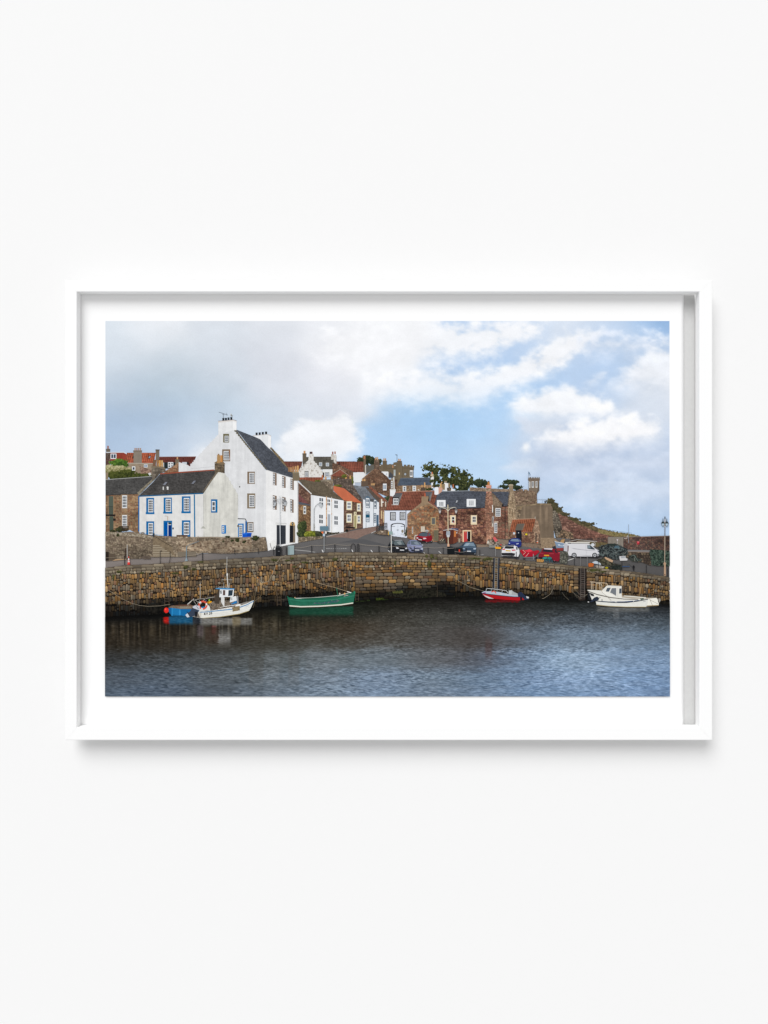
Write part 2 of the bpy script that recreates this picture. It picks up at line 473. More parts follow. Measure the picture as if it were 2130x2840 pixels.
cum = [  # (outline, lit colour, softness, warp)
 (SR([(-350, 60), (0, 20), (500, 10), (900, 0), (900, 60), (760, 140), (620, 195), (430, 215), (200, 270), (-150, 310), (-400, 180)]), (247, 248, 251), 34, 40),
 (SR([(-100, 330), (250, 295), (540, 305), (700, 255), (900, 160), (1050, 60), (1240, 70), (1200, 140), (1120, 200), (1000, 290), (800, 370), (650, 420), (560, 480), (400, 512), (180, 495), (20, 430), (-100, 400)]), (248, 249, 252), 26, 30),
 (SR([(1130, 120), (1300, 100), (1480, 110), (1659, 90), (1659, 160), (1500, 190), (1330, 190), (1200, 190)]), (228, 235, 247), 34, 44),
 (SR([(1330, 400), (1380, 310), (1440, 240), (1520, 180), (1720, 120), (1720, 460), (1600, 400), (1450, 420)]), (240, 243, 249), 30, 30),
 (SR([(1170, 350), (1230, 310), (1290, 300), (1240, 350), (1190, 385)]), (222, 232, 246), 20, 20),
 (SR([(735, 500), (800, 452), (880, 420), (950, 396), (1080, 388), (1180, 430), (1290, 470), (1400, 540), (1250, 590), (1050, 600), (860, 590), (760, 560)]), (247, 248, 251), 26, 26),
 (SR([(770, 570), (900, 585), (1080, 600), (1020, 640), (930, 665), (880, 700), (800, 660)]), (214, 223, 237), 16, 14),
 (SR([(890, 690), (960, 640), (1090, 592), (1290, 560), (1430, 545), (1600, 600), (1600, 680), (1400, 735), (1150, 790), (980, 760)]), (252, 252, 254), 30, 28),
 (SR([(785, 745), (800, 712), (838, 712), (835, 770), (805, 780)]), (244, 247, 251), 10, 8),
 (SR([(1180, 480), (1250, 470), (1320, 500), (1260, 525), (1190, 510)]), (252, 253, 254), 12, 12),
 (SR([(670, 860), (730, 830), (780, 815), (900, 790), (900, 880), (760, 900)]), (212, 224, 240), 18, 16),
 (SR([(1000, 870), (1300, 800), (1700, 740), (1700, 900), (1300, 940), (1050, 930)]), (207, 218, 236), 50, 40),
 (SR([(1080, 990), (1400, 930), (1700, 950), (1700, 1060), (1300, 1060)]), (212, 223, 239), 46, 40),
 (S([(620, 330), (900, 260), (1300, 220), (1660, 240), (1660, 330), (1200, 380), (800, 400)]), (206, 219, 238), 46, 44),
 (SL([(980, 740), (1040, 660), (1120, 600), (1230, 570), (1400, 548), (1470, 600), (1495, 680), (1480, 760), (1350, 860), (1000, 880)]), (243, 245, 249), 22, 22),
 (SL([(500, 790), (540, 740), (640, 700), (700, 700), (700, 860), (500, 860)]), (236, 240, 246), 20, 14),
]
def skycol(x, y):
    wx = x + 30 * (fbm(x / 90, y / 60, 101, 4) - 0.5) * 2; wy = y + 18 * (fbm(x / 90, y / 60, 131, 4) - 0.5) * 2
    num = np.zeros((len(x), 3)); den = np.zeros(len(x))
    for (px, py), c in zip(CP, CC):
        q = np.exp(-(((wx - px) / 1.25) ** 2 + (wy - py) ** 2) / (2 * 46.0 ** 2)) + 1e-9
        num += q[:, None] * c; den += q
    out = num / den[:, None]
    nb = fbm(x / 60, y / 40, 151, 5) - 0.5; nf = fbm(x / 22, y / 14, 171, 4) - 0.5
    for p, c, soft, warp in cum:
        bx = (min(q[0] for q in p) - 90, max(q[0] for q in p) + 90, min(q[1] for q in p) - 90, max(q[1] for q in p) + 90)
        k = (x > bx[0]) & (x < bx[1]) & (y > bx[2]) & (y < bx[3])
        if not k.any(): continue
        d = sdist(x[k], y[k], p) + warp * (1.7 * nb[k] + 1.3 * nf[k])
        vy = (y[k] - min(q[1] for q in p)) / (max(q[1] for q in p) - min(q[1] for q in p))
        tight = 0.75 + 0.75 * ss(0.35, 0.9, vy)
        a = (ss(-soft * tight, soft * tight * 1.1, d) * (0.95 - 0.30 * ss(0.5, 1.05, vy)))[:, None]
        shade = (np.array(c, float)) * (1 + 0.02 * nf[k] + 0.03 * nb[k])[:, None]
        out[k] = out[k] * (1 - a) + shade * a
    # thin streaks over the blue at the right
    out *= (1 + (0.04 + 0.03 * ss(1350, 1550, x)) * nb + 0.015 * nf)[:, None]
    return np.clip(out, 0, 254)
grid(PX0, PX1, PY0, 1545, 3.0, skycol)

# ---- hill slope, cliff and far trees
TREE = [(24, 29, 20), (40, 47, 30), (60, 66, 40), (86, 90, 52), (116, 116, 70)]
DARK = [(24, 32, 26), (42, 52, 38), (60, 70, 48), (84, 92, 60)]
motif('tree', 'dark round tree behind the middle chimneys')
foliage(TB(EE, [(1300, 260, 110, 75), (1400, 270, 110, 65), (1490, 290, 60, 50), (1215, 250, 55, 40), (1330, 215, 70, 40)]), DARK, 3.2, 0.5, 21)
motif('tree', 'large spreading green tree on the hilltop right of the castellated house')
line(G, [(1180, 720), (1150, 560), (1050, 420)], 3, (55, 48, 38)); line(G, [(1300, 720), (1330, 560), (1450, 420)], 3, (55, 48, 38))
foliage(TB(G, [(930, 330, 130, 110), (1060, 360, 140, 110), (1200, 360, 150, 110), (900, 450, 90, 60), (1050, 520, 170, 120), (1230, 520, 170, 150), (1400, 400, 130, 110), (1440, 560, 160, 160), (1560, 480, 130, 130), (1620, 620, 110, 130), (1520, 700, 160, 90), (1090, 640, 100, 70)]), TREE, 3.2, 0.55, 23, gap=0.42)
foliage(TB(I, [(60, 260, 110, 110), (160, 270, 90, 90), (30, 150, 75, 65), (60, 370, 110, 70)]), TREE, 3.0, 0.55, 24, gap=0.40)
motif('tree', 'dense dark tree behind the pink chimney')
foliage(TB(I, [(340, 320, 120, 80), (290, 300, 80, 60), (420, 340, 60, 60)]), DARK, 3.4, 0.4, 25)
motif('tree', 'flat topped pine tree left of the round turret')
line(I, [(870, 440), (870, 350)], 2.5, (60, 50, 42))
foliage(TB(I, [(870, 310, 150, 55), (760, 380, 110, 40), (970, 400, 120, 50), (880, 360, 120, 50), (800, 290, 60, 35), (960, 300, 70, 30)]), DARK, 3.0, 0.5, 26, gap=0.2)

motif('hillside', 'bracken covered slope running down to the sea')
fill(S([(420, 345), (455, 335), (500, 360), (530, 410), (590, 470), (640, 505), (720, 545), (850, 600), (960, 630), (1100, 665), (1250, 685), (1360, 712), (1300, 740), (520, 740), (480, 430)]),
     mottle([(66, 60, 46), (88, 78, 58), (104, 92, 68), (116, 102, 76)], 4, 31), rough=3.2)
fill(L([(0, 560), (280, 610), (500, 640), (690, 660), (860, 690), (930, 730), (0, 760)]), mottle([(92, 86, 58), (122, 112, 74), (150, 132, 94), (112, 104, 68)], 4, 32), rough=2)
line(L, [(60, 556), (320, 590), (560, 625), (760, 650)], 0.9, (110, 125, 140))
polys([L([(x, 560 + (x - 60) * 0.13), (x + 7, 561 + (x - 60) * 0.13), (x + 7, 590 + (x - 60) * 0.13), (x, 590 + (x - 60) * 0.13)]) for x in (190, 318, 435, 560)], [(100, 110, 120)] * 4)
motif('cliff', 'bare red sandstone cliff below the slope')
fill(K([(380, 205), (470, 215), (560, 255), (720, 370), (850, 450), (1000, 505), (1200, 595), (1400, 665), (1659, 730), (1659, 800), (1000, 790), (540, 830), (500, 640), (430, 400)]),
     rubble([(142, 100, 84), (128, 88, 75), (114, 78, 67), (152, 112, 95), (104, 72, 62)], 10, 3.5, (92, 64, 56), 0.10, 0.4, 33))
fill(K([(700, 520), (1000, 560), (1250, 640), (1500, 720), (1300, 780), (1000, 760), (800, 700)]), rubble([(116, 76, 65), (100, 68, 58), (126, 86, 72)], 11, 3, (80, 54, 48), 0.12, 0.5, 34), rough=4)
fill(K([(250, 40), (330, 90), (390, 215), (470, 440), (540, 830), (360, 850), (290, 560), (250, 400)]), rubble([(122, 112, 98), (104, 96, 84), (140, 128, 110), (86, 78, 68)], 6, 6, (70, 62, 54), 0.14, 0.4, 35))
fill(K([(480, 560), (740, 640), (760, 780), (560, 850), (360, 860), (400, 700)]), rubble([(134, 112, 88), (108, 90, 72), (150, 120, 92), (84, 70, 58)], 6, 5, (66, 56, 46), 0.14, 0.4, 36), rough=3)
foliage(TB(S, [(455, 375, 40, 45), (500, 410, 45, 40), (545, 445, 40, 30), (600, 490, 50, 18), (700, 540, 60, 14), (850, 590, 60, 20), (780, 575, 40, 14)]), [(56, 56, 40), (78, 74, 52), (98, 92, 66)], 3, 0.5, 37)

motif('quay_ground', 'grey asphalt quay and car park')
asph = plaster((100, 98, 98), 0.05, 30, 0.0, 41)
def ground(x, y):
    c = asph(x, y)
    k = ss(520, 700, x)[:, None]
    left = np.array([132, 124, 120.0]) * (1 + 0.06 * (fbm(x / 30, y / 5, 42) - 0.5) * 2)[:, None]
    r = ss(1560, 1800, x)[:, None]
    c = left * (1 - k) + c * k
    return c * (1 - 0.12 * r)
fill([(292, 1552), (420, 1546), (620, 1532), (745, 1500), (826, 1470), (930, 1455), (1000, 1448), (1060, 1440), (1100, 1450), (1300, 1470), (1500, 1490), (1700, 1500), (1857, 1510), (1857, 1612), (1600, 1580), (1400, 1556), (1060, 1540), (810, 1546), (540, 1566), (292, 1586)], ground, 2.0)
fill(F([(690, 608), (850, 565), (960, 540), (1250, 478), (1455, 436), (1500, 425), (1480, 505), (1270, 580), (1160, 637), (960, 612)]), mottle([(122, 100, 92), (138, 114, 104), (128, 106, 98)], 6, 44, 1.6))
line(F, [(690, 600), (850, 560), (1000, 530)], 2.2, (168, 160, 152))
line(F, [(1380, 545), (1450, 512)], 1.6, (190, 188, 184))
poly(F([(880, 690), (1150, 640), (1280, 640), (1659, 740), (1400, 720), (1100, 690)]), (88, 88, 90))
line(F, [(200, 800), (420, 822), (520, 838)], 1.6, (170, 170, 168))
polys([F(p) for p in ([(620, 800), (632, 800), (650, 838), (634, 838)], [(1076, 796), (1088, 796), (1106, 834), (1090, 834)], [(1368, 803), (1382, 803), (1406, 838), (1392, 838)])], [(226, 226, 224)] * 3)
polys([F([(x, 780 + 6 * math.sin(x)), (x + 22, 777), (x + 24, 784), (x + 2, 787)]) for x in range(690, 990, 32)], [(168, 168, 166)] * 10)
polys([HH(p) for p in ([(168, 970), (182, 970), (222, 1012), (208, 1012)], [(530, 1004), (540, 1004), (552, 1020), (538, 1020)], [(800, 988), (814, 988), (858, 1026), (842, 1026)], [(1100, 988), (1114, 988), (1158, 1028), (1142, 1028)])], [(214, 214, 212)] * 4)
line(J, [(290, 895), (390, 880)], 1.0, (176, 176, 174)); line(K, [(625, 1280), (820, 1212)], 1.6, (212, 212, 208))
fill(J([(1060, 660), (1400, 690), (1659, 790), (1659, 830), (1400, 780), (1060, 730)]), mottle([(120, 100, 86), (142, 122, 104), (104, 88, 76)], 4, 45), rough=2)
fill(J([(250, 660), (430, 690), (580, 600), (820, 620), (840, 680), (560, 740), (270, 750)]), mottle([(128, 112, 98), (140, 124, 108)], 8, 46, 1.6))

# ---- left hillside terrace
motif('house', 'long terrace with orange red pantile roofs at the far left')
rect(A, 60, 285, 132, 345, (116, 106, 94)); rect(A, 54, 298, 136, 312, (98, 90, 80)); rect(A, 80, 232, 106, 285, (160, 104, 84))
fill(A([(50, 352), (140, 352), (140, 480), (50, 470)]), rubble([(112, 92, 82), (94, 78, 70), (126, 106, 92)], 5, 3, (70, 60, 52), 0.15, 0.3, 50))
fill(A([(135, 357), (370, 355), (442, 394), (395, 500), (135, 500)]), plaster((142, 64, 50), 0.08, 6, 0, 51))
poly(A([(62, 343), (375, 338), (450, 378), (442, 392), (370, 353), (62, 357)]), (212, 218, 224))
window(A, 138, 370, 242, 464, 2, 1, glass=((52, 64, 80), (110, 122, 138)))
fill(A([(50, 440), (152, 494), (130, 570), (50, 590)]), pantile((116, 80, 70), 5, 4, 0.3, 0.12, 52))
fill(A([(430, 355), (937, 355), (902, 540), (392, 530)]), pantile((206, 92, 56), 5.4, 5.2, -0.22, 0.16, 53))
fill(A([(412, 546), (892, 550), (880, 780), (430, 760)]), plaster((150, 134, 116), 0.07, 9, 0.03, 54))
line(A, [(400, 538), (890, 545)], 2, (176, 168, 156))
window(A, 517, 598, 576, 670, 1, 1, glass=((60, 72, 90),), bar=0.3); window(A, 729, 562, 793, 616, 2, 1, glass=((96, 112, 136), (130, 144, 164)))
fill(A([(545, 325), (692, 325), (688, 536), (548, 536)]), plaster((134, 124, 112), 0.05, 8, 0.03, 55)); rect(A, 539, 312, 696, 340, (122, 112, 100))
polys([A([(x - 11, 272), (x + 11, 272), (x + 9, 316), (x - 9, 316)]) for x in (572, 604, 636, 667)], [(170, 132, 106), (154, 118, 96), (160, 124, 100), (172, 136, 110)])
poly(A([(818, 405), (862, 405), (838, 460), (794, 460)]), (34, 32, 34)); poly(A([(824, 416), (850, 416), (834, 450), (808, 450)]), (150, 160, 172))
poly(A([(538, 408), (545, 408), (545, 458), (520, 458)]), (40, 36, 36))
fill(A([(650, 590), (860, 660), (860, 780), (690, 770)]), rubble([(140, 108, 92), (120, 92, 78), (156, 124, 104)], 5, 3, (88, 72, 62), 0.15, 0.3, 56))
fill(A([(1000, 428), (1652, 424), (1580, 590), (1340, 610), (1080, 610), (940, 500)]), pantile((128, 58, 48), 5, 5, -0.2, 0.10, 57))
line(A, [(1000, 428), (1652, 424)], 1.2, (150, 120, 112))
fill(A([(937, 305), (1002, 305), (1000, 480), (940, 480)]), plaster((118, 106, 94), 0.06, 6, 0, 58)); rect(A, 933, 297, 1006, 316, (84, 76, 70))
rect(A, 1072, 524, 1284, 636, (34, 44, 46)); window(A, 1154, 522, 1202, 622, 1, 2, glass=((70, 84, 92), (120, 132, 140)), bar=0.3); window(A, 1204, 522, 1248, 612, 1, 2, glass=((70, 84, 92), (140, 150, 156)), bar=0.3); rect(A, 1072, 530, 1084, 612, (214, 216, 216))
rect(A, 1405, 520, 1490, 558, (196, 202, 210)); poly(A([(1488, 516), (1510, 514), (1540, 566), (1490, 560)]), (42, 38, 42))
fill(A([(1285, 480), (1354, 480), (1348, 600), (1288, 600)]), plaster((122, 110, 94), 0.1, 5, 0, 59)); rect(A, 1280, 470, 1358, 486, (104, 94, 80)); rect(A, 1308, 432, 1333, 472, (196, 150, 108))
fill(A([(1090, 690), (1290, 566), (1342, 530), (1342, 720), (1090, 720)]), rubble([(150, 106, 76), (132, 92, 68), (166, 126, 94)], 5, 3.4, (92, 72, 56), 0.15, 0.3, 60))
motif('bush', 'bright green rounded bush above the left roofs')
foliage(TB(A, [(290, 540, 165, 78), (210, 560, 90, 60), (370, 570, 90, 60)]), [(34, 54, 24), (62, 92, 36), (90, 124, 48), (120, 152, 66)], 3, 0.3, 61)
motif('bush', 'cream flowering bushes above the left roofs')
foliage(TB(A, [(130, 650, 130, 80), (300, 650, 190, 70), (450, 660, 70, 50)]), [(92, 92, 56), (140, 134, 92), (178, 172, 132), (206, 198, 160)], 2.6, 0.3, 62)
foliage(TB(A, [(300, 750, 240, 80), (420, 720, 180, 70), (600, 760, 130, 50), (180, 770, 100, 60), (760, 760, 120, 40)]), [(34, 40, 18), (58, 66, 30), (82, 88, 42), (104, 104, 52)], 3, 0.3, 63)
rect(A, 50, 705, 96, 850, (142, 126, 104))
poly(A([(800, 720), (845, 705), (860, 740), (830, 762)]), (206, 208, 206))

# ---- big white house
motif('house', 'tall white crow stepped gable house with black chimney pots')
lg = [(-190, 835)]
st = []
n_ = 17
for i in range(n_):
    x0 = -8 + (418 + 8) * i / n_; x1 = -8 + (418 + 8) * (i + 1) / n_
    y0_ = 888 - (888 - 424) * i / n_; y1_ = 888 - (888 - 424) * (i + 1) / n_
    st += [(x0, y1_ + 4), (x1, y1_)]
rs = []
m_ = 18
for i in range(m_):
    x0 = 655 + (1150 - 655) * i / m_; x1 = 655 + (1150 - 655) * (i + 1) / m_
    y0_ = 345 + (962 - 345) * i / m_; y1_ = 345 + (962 - 345) * (i + 1) / m_
    rs += [(x0 + 8, y0_), (x0 + 10, y1_ - 6)]
gable = C([(-190, 838), (-60, 880), (-10, 910)] + st + [(418, 212), (640, 192), (655, 345)] + rs + [(1150, 965), (1148, 1990), (1000, 2200), (100, 2200), (-190, 1100)])
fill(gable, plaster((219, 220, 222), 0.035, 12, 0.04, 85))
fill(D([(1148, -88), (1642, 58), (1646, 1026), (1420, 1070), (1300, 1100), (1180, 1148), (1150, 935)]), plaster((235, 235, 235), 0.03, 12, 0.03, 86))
fill(C([(697, 342), (1065, 488), (1210, 640), (1430, 860), (1645, 1108), (1400, 1040), (1165, 962), (1100, 870)]), slate((80, 84, 92), 0.24, 0.62, 2.8, 87))
poly(C([(672, 350), (697, 340), (740, 410), (800, 490), (1160, 940), (1165, 965), (1150, 960), (780, 500)]), (92, 92, 92))
polys([C([(662 + 27.2 * i, 350 + 33.6 * i), (690 + 27.2 * i, 352 + 33.6 * i), (692 + 27.2 * i, 374 + 33.6 * i), (668 + 27.2 * i, 372 + 33.6 * i)]) for i in range(18)], [random.choice([(112, 102, 76), (128, 116, 88), (98, 92, 74)]) for _ in range(18)])
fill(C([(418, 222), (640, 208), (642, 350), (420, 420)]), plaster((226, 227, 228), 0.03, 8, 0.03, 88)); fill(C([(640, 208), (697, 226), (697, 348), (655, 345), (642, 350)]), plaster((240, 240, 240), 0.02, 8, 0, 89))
poly(C([(415, 212), (640, 190), (640, 212), (415, 236)]), (216, 212, 208)); poly(C([(640, 190), (700, 208), (700, 232), (640, 212)]), (228, 226, 224)); line(C, [(418, 210), (640, 189), (699, 206)], 1.0, (120, 96, 84))
polys([C([(x - 16, y), (x + 16, y), (x + 14, y + 42), (x - 14, y + 42)]) for x, y in ((495, 162), (534, 160), (574, 154), (617, 148))], [(38, 42, 46), (42, 46, 52), (60, 66, 72), (36, 40, 44)])
line(C, [(425, 72), (490, 92), (560, 114)], 0.8, (80, 86, 92)); line(C, [(494, 95), (494, 165)], 0.9, (60, 64, 70)); line(C, [(540, 84), (552, 130)], 0.6, (96, 100, 106)); line(C, [(470, 80), (480, 106), (520, 112)], 0.5, (96, 100, 106))
poly(C([(600, 100), (612, 92), (620, 104), (640, 130), (634, 140), (610, 136)]), (150, 152, 152)); ell(C, 608, 102, 8, 8, (226, 228, 228))
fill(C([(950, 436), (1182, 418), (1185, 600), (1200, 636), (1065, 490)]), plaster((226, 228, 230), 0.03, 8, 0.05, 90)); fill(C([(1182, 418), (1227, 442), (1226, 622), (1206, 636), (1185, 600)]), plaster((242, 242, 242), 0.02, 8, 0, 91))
line(C, [(948, 432), (1182, 414), (1228, 440)], 2.0, (206, 202, 200))
polys([C([(x - 16, y), (x + 16, y), (x + 14, y + 40), (x - 14, y + 40)]) for x, y in ((1005, 386), (1052, 383), (1100, 377), (1150, 371))], [(40, 44, 48), (44, 48, 54), (48, 50, 56), (38, 42, 46)])
fill(C([(1208, 622), (1240, 622), (1420, 820), (1659, 1090), (1659, 1120), (1400, 850)]), mottle([(90, 80, 62), (118, 104, 80), (140, 124, 96)], 3, 92))
polys([C([(1212 + 25 * i, 612 + 26.5 * i), (1240 + 25 * i, 616 + 26.5 * i), (1244 + 25 * i, 642 + 26.5 * i), (1222 + 25 * i, 640 + 26.5 * i)]) for i in range(12)], [random.choice([(116, 100, 72), (98, 88, 68), (132, 116, 88)]) for _ in range(12)])
line(C, [(1160, 962), (1400, 1038), (1642, 1112)], 1.6, (214, 214, 214)); poly(D([(1626, 62), (1640, 66), (1644, 1022), (1632, 1024)]), (206, 206, 206))
ST = (122, 102, 80)
swindow(C, (492, 405, 584, 538), (515, 436, 574, 526), 3, 3, (112, 106, 80)); swindow(C, (477, 643, 600, 826), (500, 668, 592, 810), 4, 5, ST); swindow(C, (863, 985, 978, 1172), (890, 1004, 969, 1160), 3, 5, ST); swindow(D, (860, 268, 984, 498), (890, 294, 971, 478), 3, 5, (130, 116, 96)); swindow(D, (855, 708, 957, 861), (874, 728, 946, 840), 3, 3, (126, 110, 94))
polys([C([(577, 655), (600, 655), (600, 812), (590, 812)])], [(140, 104, 80)])
for x0, y0_, x1, y1_ in ((1255, -52, 1312, 148), (1395, 0, 1450, 186), (1522, 40, 1575, 216), (1253, 295, 1313, 521), (1395, 320, 1450, 546), (1520, 355, 1572, 566)):
    poly(D([(x0, y0_), (x1, y0_ + 12), (x1, y1_), (x0, y1_ - 12)]), (122, 98, 78))
    window(D, x0 + 3, y0_ + 14, x0 + 3 + (x1 - x0) * 0.52, y1_ - 18, 2, 4, glass=((80, 82, 86), (110, 112, 116), (64, 66, 72)), skew=6)
poly(D([(1312, 752), (1452, 758), (1452, 1040), (1312, 1060)]), (52, 56, 63)); polys([D([(1312, y), (1452, y + 2), (1452, y + 5), (1312, y + 3)]) for y in range(785, 1035, 32)], [(42, 46, 52)] * 8); line(D, [(1382, 755), (1382, 1050)], 0.6, (38, 42, 48))
poly(D([(1297, 720), (1465, 728), (1465, 750), (1297, 746)]), (226, 226, 224)); line(D, [(1297, 722), (1465, 728)], 0.8, (150, 150, 150))
poly(D([(1513, 756), (1597, 760), (1597, 1022), (1510, 1024)]), (128, 114, 98)); poly(D([(1513, 758), (1566, 762), (1566, 1012), (1513, 1020)]), (32, 33, 38)); poly(D([(1511, 758), (1526, 712), (1556, 704), (1584, 712), (1599, 760)]), (206, 172, 116)); ell(D, 1557, 732, 16, 26, (30, 30, 32)); ell(D, 1557, 732, 8, 14, (150, 150, 148))
ell(D, 745, 166, 9, 13, (112, 110, 108)); line(C, [(0, 940), (360, 905)], 0.5, (196, 198, 202))

# ---- left stone house
motif('house', 'brown stone house with grey slate roof at the left edge')
SAND = [(142, 108, 76), (124, 94, 68), (158, 126, 90), (116, 82, 58), (134, 88, 62), (150, 116, 80)]
fill(A([(50, 1090), (648, 1085), (648, 1800), (480, 1720), (50, 1780)]), rubble(SAND, 7.5, 4, (146, 124, 98), 0.16, 0.35, 70))
fill(A([(50, 832), (862, 770), (880, 830), (790, 905), (640, 1085), (50, 1112)]), slate((78, 77, 76), 0.25, -0.03, 3.4, 71))
line(A, [(50, 832), (862, 774)], 1.5, (172, 172, 170)); line(A, [(50, 1108), (640, 1084)], 1.3, (44, 40, 38))
fill(A([(868, 830), (960, 790), (640, 1105), (612, 1062)]), mottle([(96, 90, 78), (130, 122, 106), (146, 138, 120)], 4, 72))
rect(B, 105, -25, 187, 300, (84, 92, 82)); rect(B, 120, 330, 190, 590, (74, 84, 74)); poly(B([(86, -25), (105, -25), (105, 300), (86, 300)]), (150, 122, 92)); rect(B, 187, -25, 205, 300, (150, 122, 92))
for wy in ((-38, 187), (310, 512)):
    rect(B, 326, wy[0] - 16, 452, wy[1] + 14, (146, 122, 98)); window(B, 345, wy[0], 430, wy[1], 3, 4, glass=((62, 66, 70), (92, 96, 100), (120, 124, 126)))
rect(B, 50, 298, 218, 326, (26, 26, 28)); line(B, [(50, 160), (186, 160)], 0.9, (30, 30, 32))
polys([B([(x, 160), (x + 6, 160), (x + 6, 298), (x, 298)]) for x in (56, 82, 108, 144, 178)], [(34, 34, 36)] * 5)
poly(B([(180, 372), (232, 372), (228, 412), (190, 412)]), (40, 38, 36)); rect(B, 204, 326, 212, 372, (40, 40, 40))
fill(B([(225, 560), (300, 500), (465, 500), (465, 590), (300, 600)]), mottle([(42, 40, 32), (66, 58, 44), (94, 70, 52)], 3, 73), rough=2)
polys([B([(x, 512), (x + 7, 512), (x + 7, 540), (x, 540)]) for x in range(360, 440, 14)], [(150, 142, 138)] * 6)
# ---- cottage
motif('house', 'white cottage with bright blue window surrounds and slate roof')
fill([(386, 1376), (565, 1368), (565, 1492), (520, 1492), (386, 1476)], plaster((220, 219, 217), 0.035, 10, 0.03, 75))
fill(D([(190, 250), (300, 80), (400, -58), (420, -70), (500, -62), (530, -20), (545, 10), (575, 30), (578, 65), (605, 80), (612, 120), (640, 140), (645, 178), (680, 205), (690, 245), (715, 275), (720, 310), (718, 945), (188, 945)]), plaster((208, 207, 200), 0.065, 14, 0.09, 76))
def roofpoly(): return [(444.5, 1314.5), (594.5, 1304), (604, 1309), (564, 1368.5), (385, 1376), (396, 1365), (424, 1338)]
fill(roofpoly(), slate((74, 72, 71), 0.25, -0.04, 3.2, 77))
line(SRC, [(444.5, 1314), (594, 1303.5)], 3.0, (150, 78, 58))
fill(D([(172, 250), (205, 230), (425, -72), (398, -85), (330, 20), (260, 120)]), mottle([(84, 74, 64), (116, 106, 92), (134, 122, 106)], 3, 78))
line(SRC, [(385, 1376.5), (480, 1372), (563.5, 1368.5)], 3.0, (24, 92, 134))
rect(B, 630, -30, 650, 600, (14, 104, 166)); poly(D([(41, 285), (60, 285), (67, 938), (48, 938)]), (28, 112, 156))
BL = (22, 104, 160)
for so, si, n_ in (((770, 5, 910, 295), (805, 35, 893, 262), 5), ((1078, 0, 1225, 285), (1115, 22, 1207, 250), 5), ((1400, -22, 1553, 278), (1435, 8, 1532, 245), 5), ((770, 420, 910, 672), (808, 450, 890, 660), 4), ((1400, 402, 1552, 700), (1435, 434, 1530, 660), 4)):
    swindow(B, so, si, 3, n_, BL, glass=((70, 70, 72), (104, 104, 106), (52, 54, 58)))
    if so[3] < 400: rect(B, so[0] - 9, so[3] - 36, so[2] + 6, so[3], BL)
rect(B, 1075, 410, 1228, 700, BL); poly(B([(1096, 440), (1150, 440), (1150, 692), (1096, 692)]), (0, 80, 160)); rect(B, 1150, 440, 1160, 696, (226, 228, 230)); rect(B, 1160, 442, 1212, 474, (54, 66, 60)); rect(B, 1160, 474, 1212, 484, (226, 228, 230)); rect(B, 1164, 486, 1210, 698, (12, 40, 108))
ell(B, 1245, 547, 12, 20, (40, 36, 50)); line(B, [(1095, 325), (1150, 330), (1150, 390)], 1.0, (130, 128, 124)); rect(B, 1143, 330, 1156, 405, (196, 178, 156))
rect(B, 1305, 662, 1502, 712, (92, 70, 56))
swindow(D, (307, 358, 405, 563), (319, 385, 374, 540), 1, 2, BL, glass=((110, 112, 112), (90, 92, 94)), bar=0.22); swindow(D, (468, 755, 537, 885), (478, 770, 508, 866), 1, 3, (20, 118, 186), glass=((96, 104, 110),), bar=0.3)
poly(D([(150, 805), (185, 765), (228, 805)]), (176, 176, 168)); line(D, [(188, 290), (192, 760)], 0.8, (178, 178, 174))
fill(C([(362, 860), (515, 860), (515, 1008), (470, 1000), (425, 990), (362, 1000)]), rubble([(112, 96, 76), (96, 82, 66), (126, 108, 86)], 9, 6, (80, 70, 56), 0.1, 0.3, 79)); poly(C([(352, 850), (400, 822), (490, 826), (526, 868), (440, 874)]), (124, 106, 82))
polys([C([(400, 728), (444, 728), (448, 850), (398, 850)]), C([(448, 734), (480, 734), (482, 838), (450, 838)])], [(172, 136, 90), (198, 138, 78)]); rect(C, 412, 712, 432, 730, (150, 116, 80))
fill(A([(866, 624), (960, 604), (1110, 648), (1110, 690), (1012, 722), (944, 800), (872, 832)]), rubble([(120, 110, 96), (102, 92, 80), (138, 126, 110)], 8, 6, (84, 76, 66), 0.1, 0.3, 80)); poly(A([(856, 610), (880, 580), (1060, 590), (1114, 636), (1108, 656), (960, 616), (862, 628)]), (124, 112, 94))
polys([A(p) for p in ([(892, 478), (944, 478), (940, 592), (886, 592)], [(948, 482), (986, 482), (986, 596), (952, 596)], [(990, 488), (1029, 488), (1032, 598), (992, 598)], [(1036, 490), (1066, 490), (1066, 600), (1040, 600)])], [(118, 90, 70), (150, 116, 84), (196, 148, 86), (204, 168, 118)])
poly(A([(1100, 868), (1160, 866), (1112, 936), (1050, 936)]), (58, 52, 52)); poly(A([(1106, 874), (1148, 872), (1106, 928), (1062, 928)]), (126, 130, 140))
poly(A([(1605, 843), (1660, 840), (1612, 914), (1558, 914)]), (58, 52, 52)); poly(A([(1610, 850), (1652, 848), (1606, 906), (1568, 906)]), (120, 124, 134))
rect(A, 1062, 955, 1084, 1012, (206, 206, 202)); rect(A, 1136, 965, 1164, 1010, (214, 214, 212)); ell(A, 1148, 966, 18, 14, (222, 222, 220))
motif('house', 'low white porch with a blue framed glazed door')
fill(D([(716, 660), (832, 664), (852, 690), (852, 945), (716, 945)]), plaster((216, 218, 220), 0.03, 9, 0.03, 81))
line(D, [(716, 655), (832, 660), (846, 690)], 2.4, (66, 66, 68)); rect(D, 720, 730, 808, 945, (28, 116, 180)); window(D, 736, 750, 786, 940, 3, 5, glass=((90, 92, 96), (120, 122, 124))); rect(D, 832, 692, 856, 872, (26, 96, 160)); ell(D, 722, 768, 14, 18, (96, 84, 72))


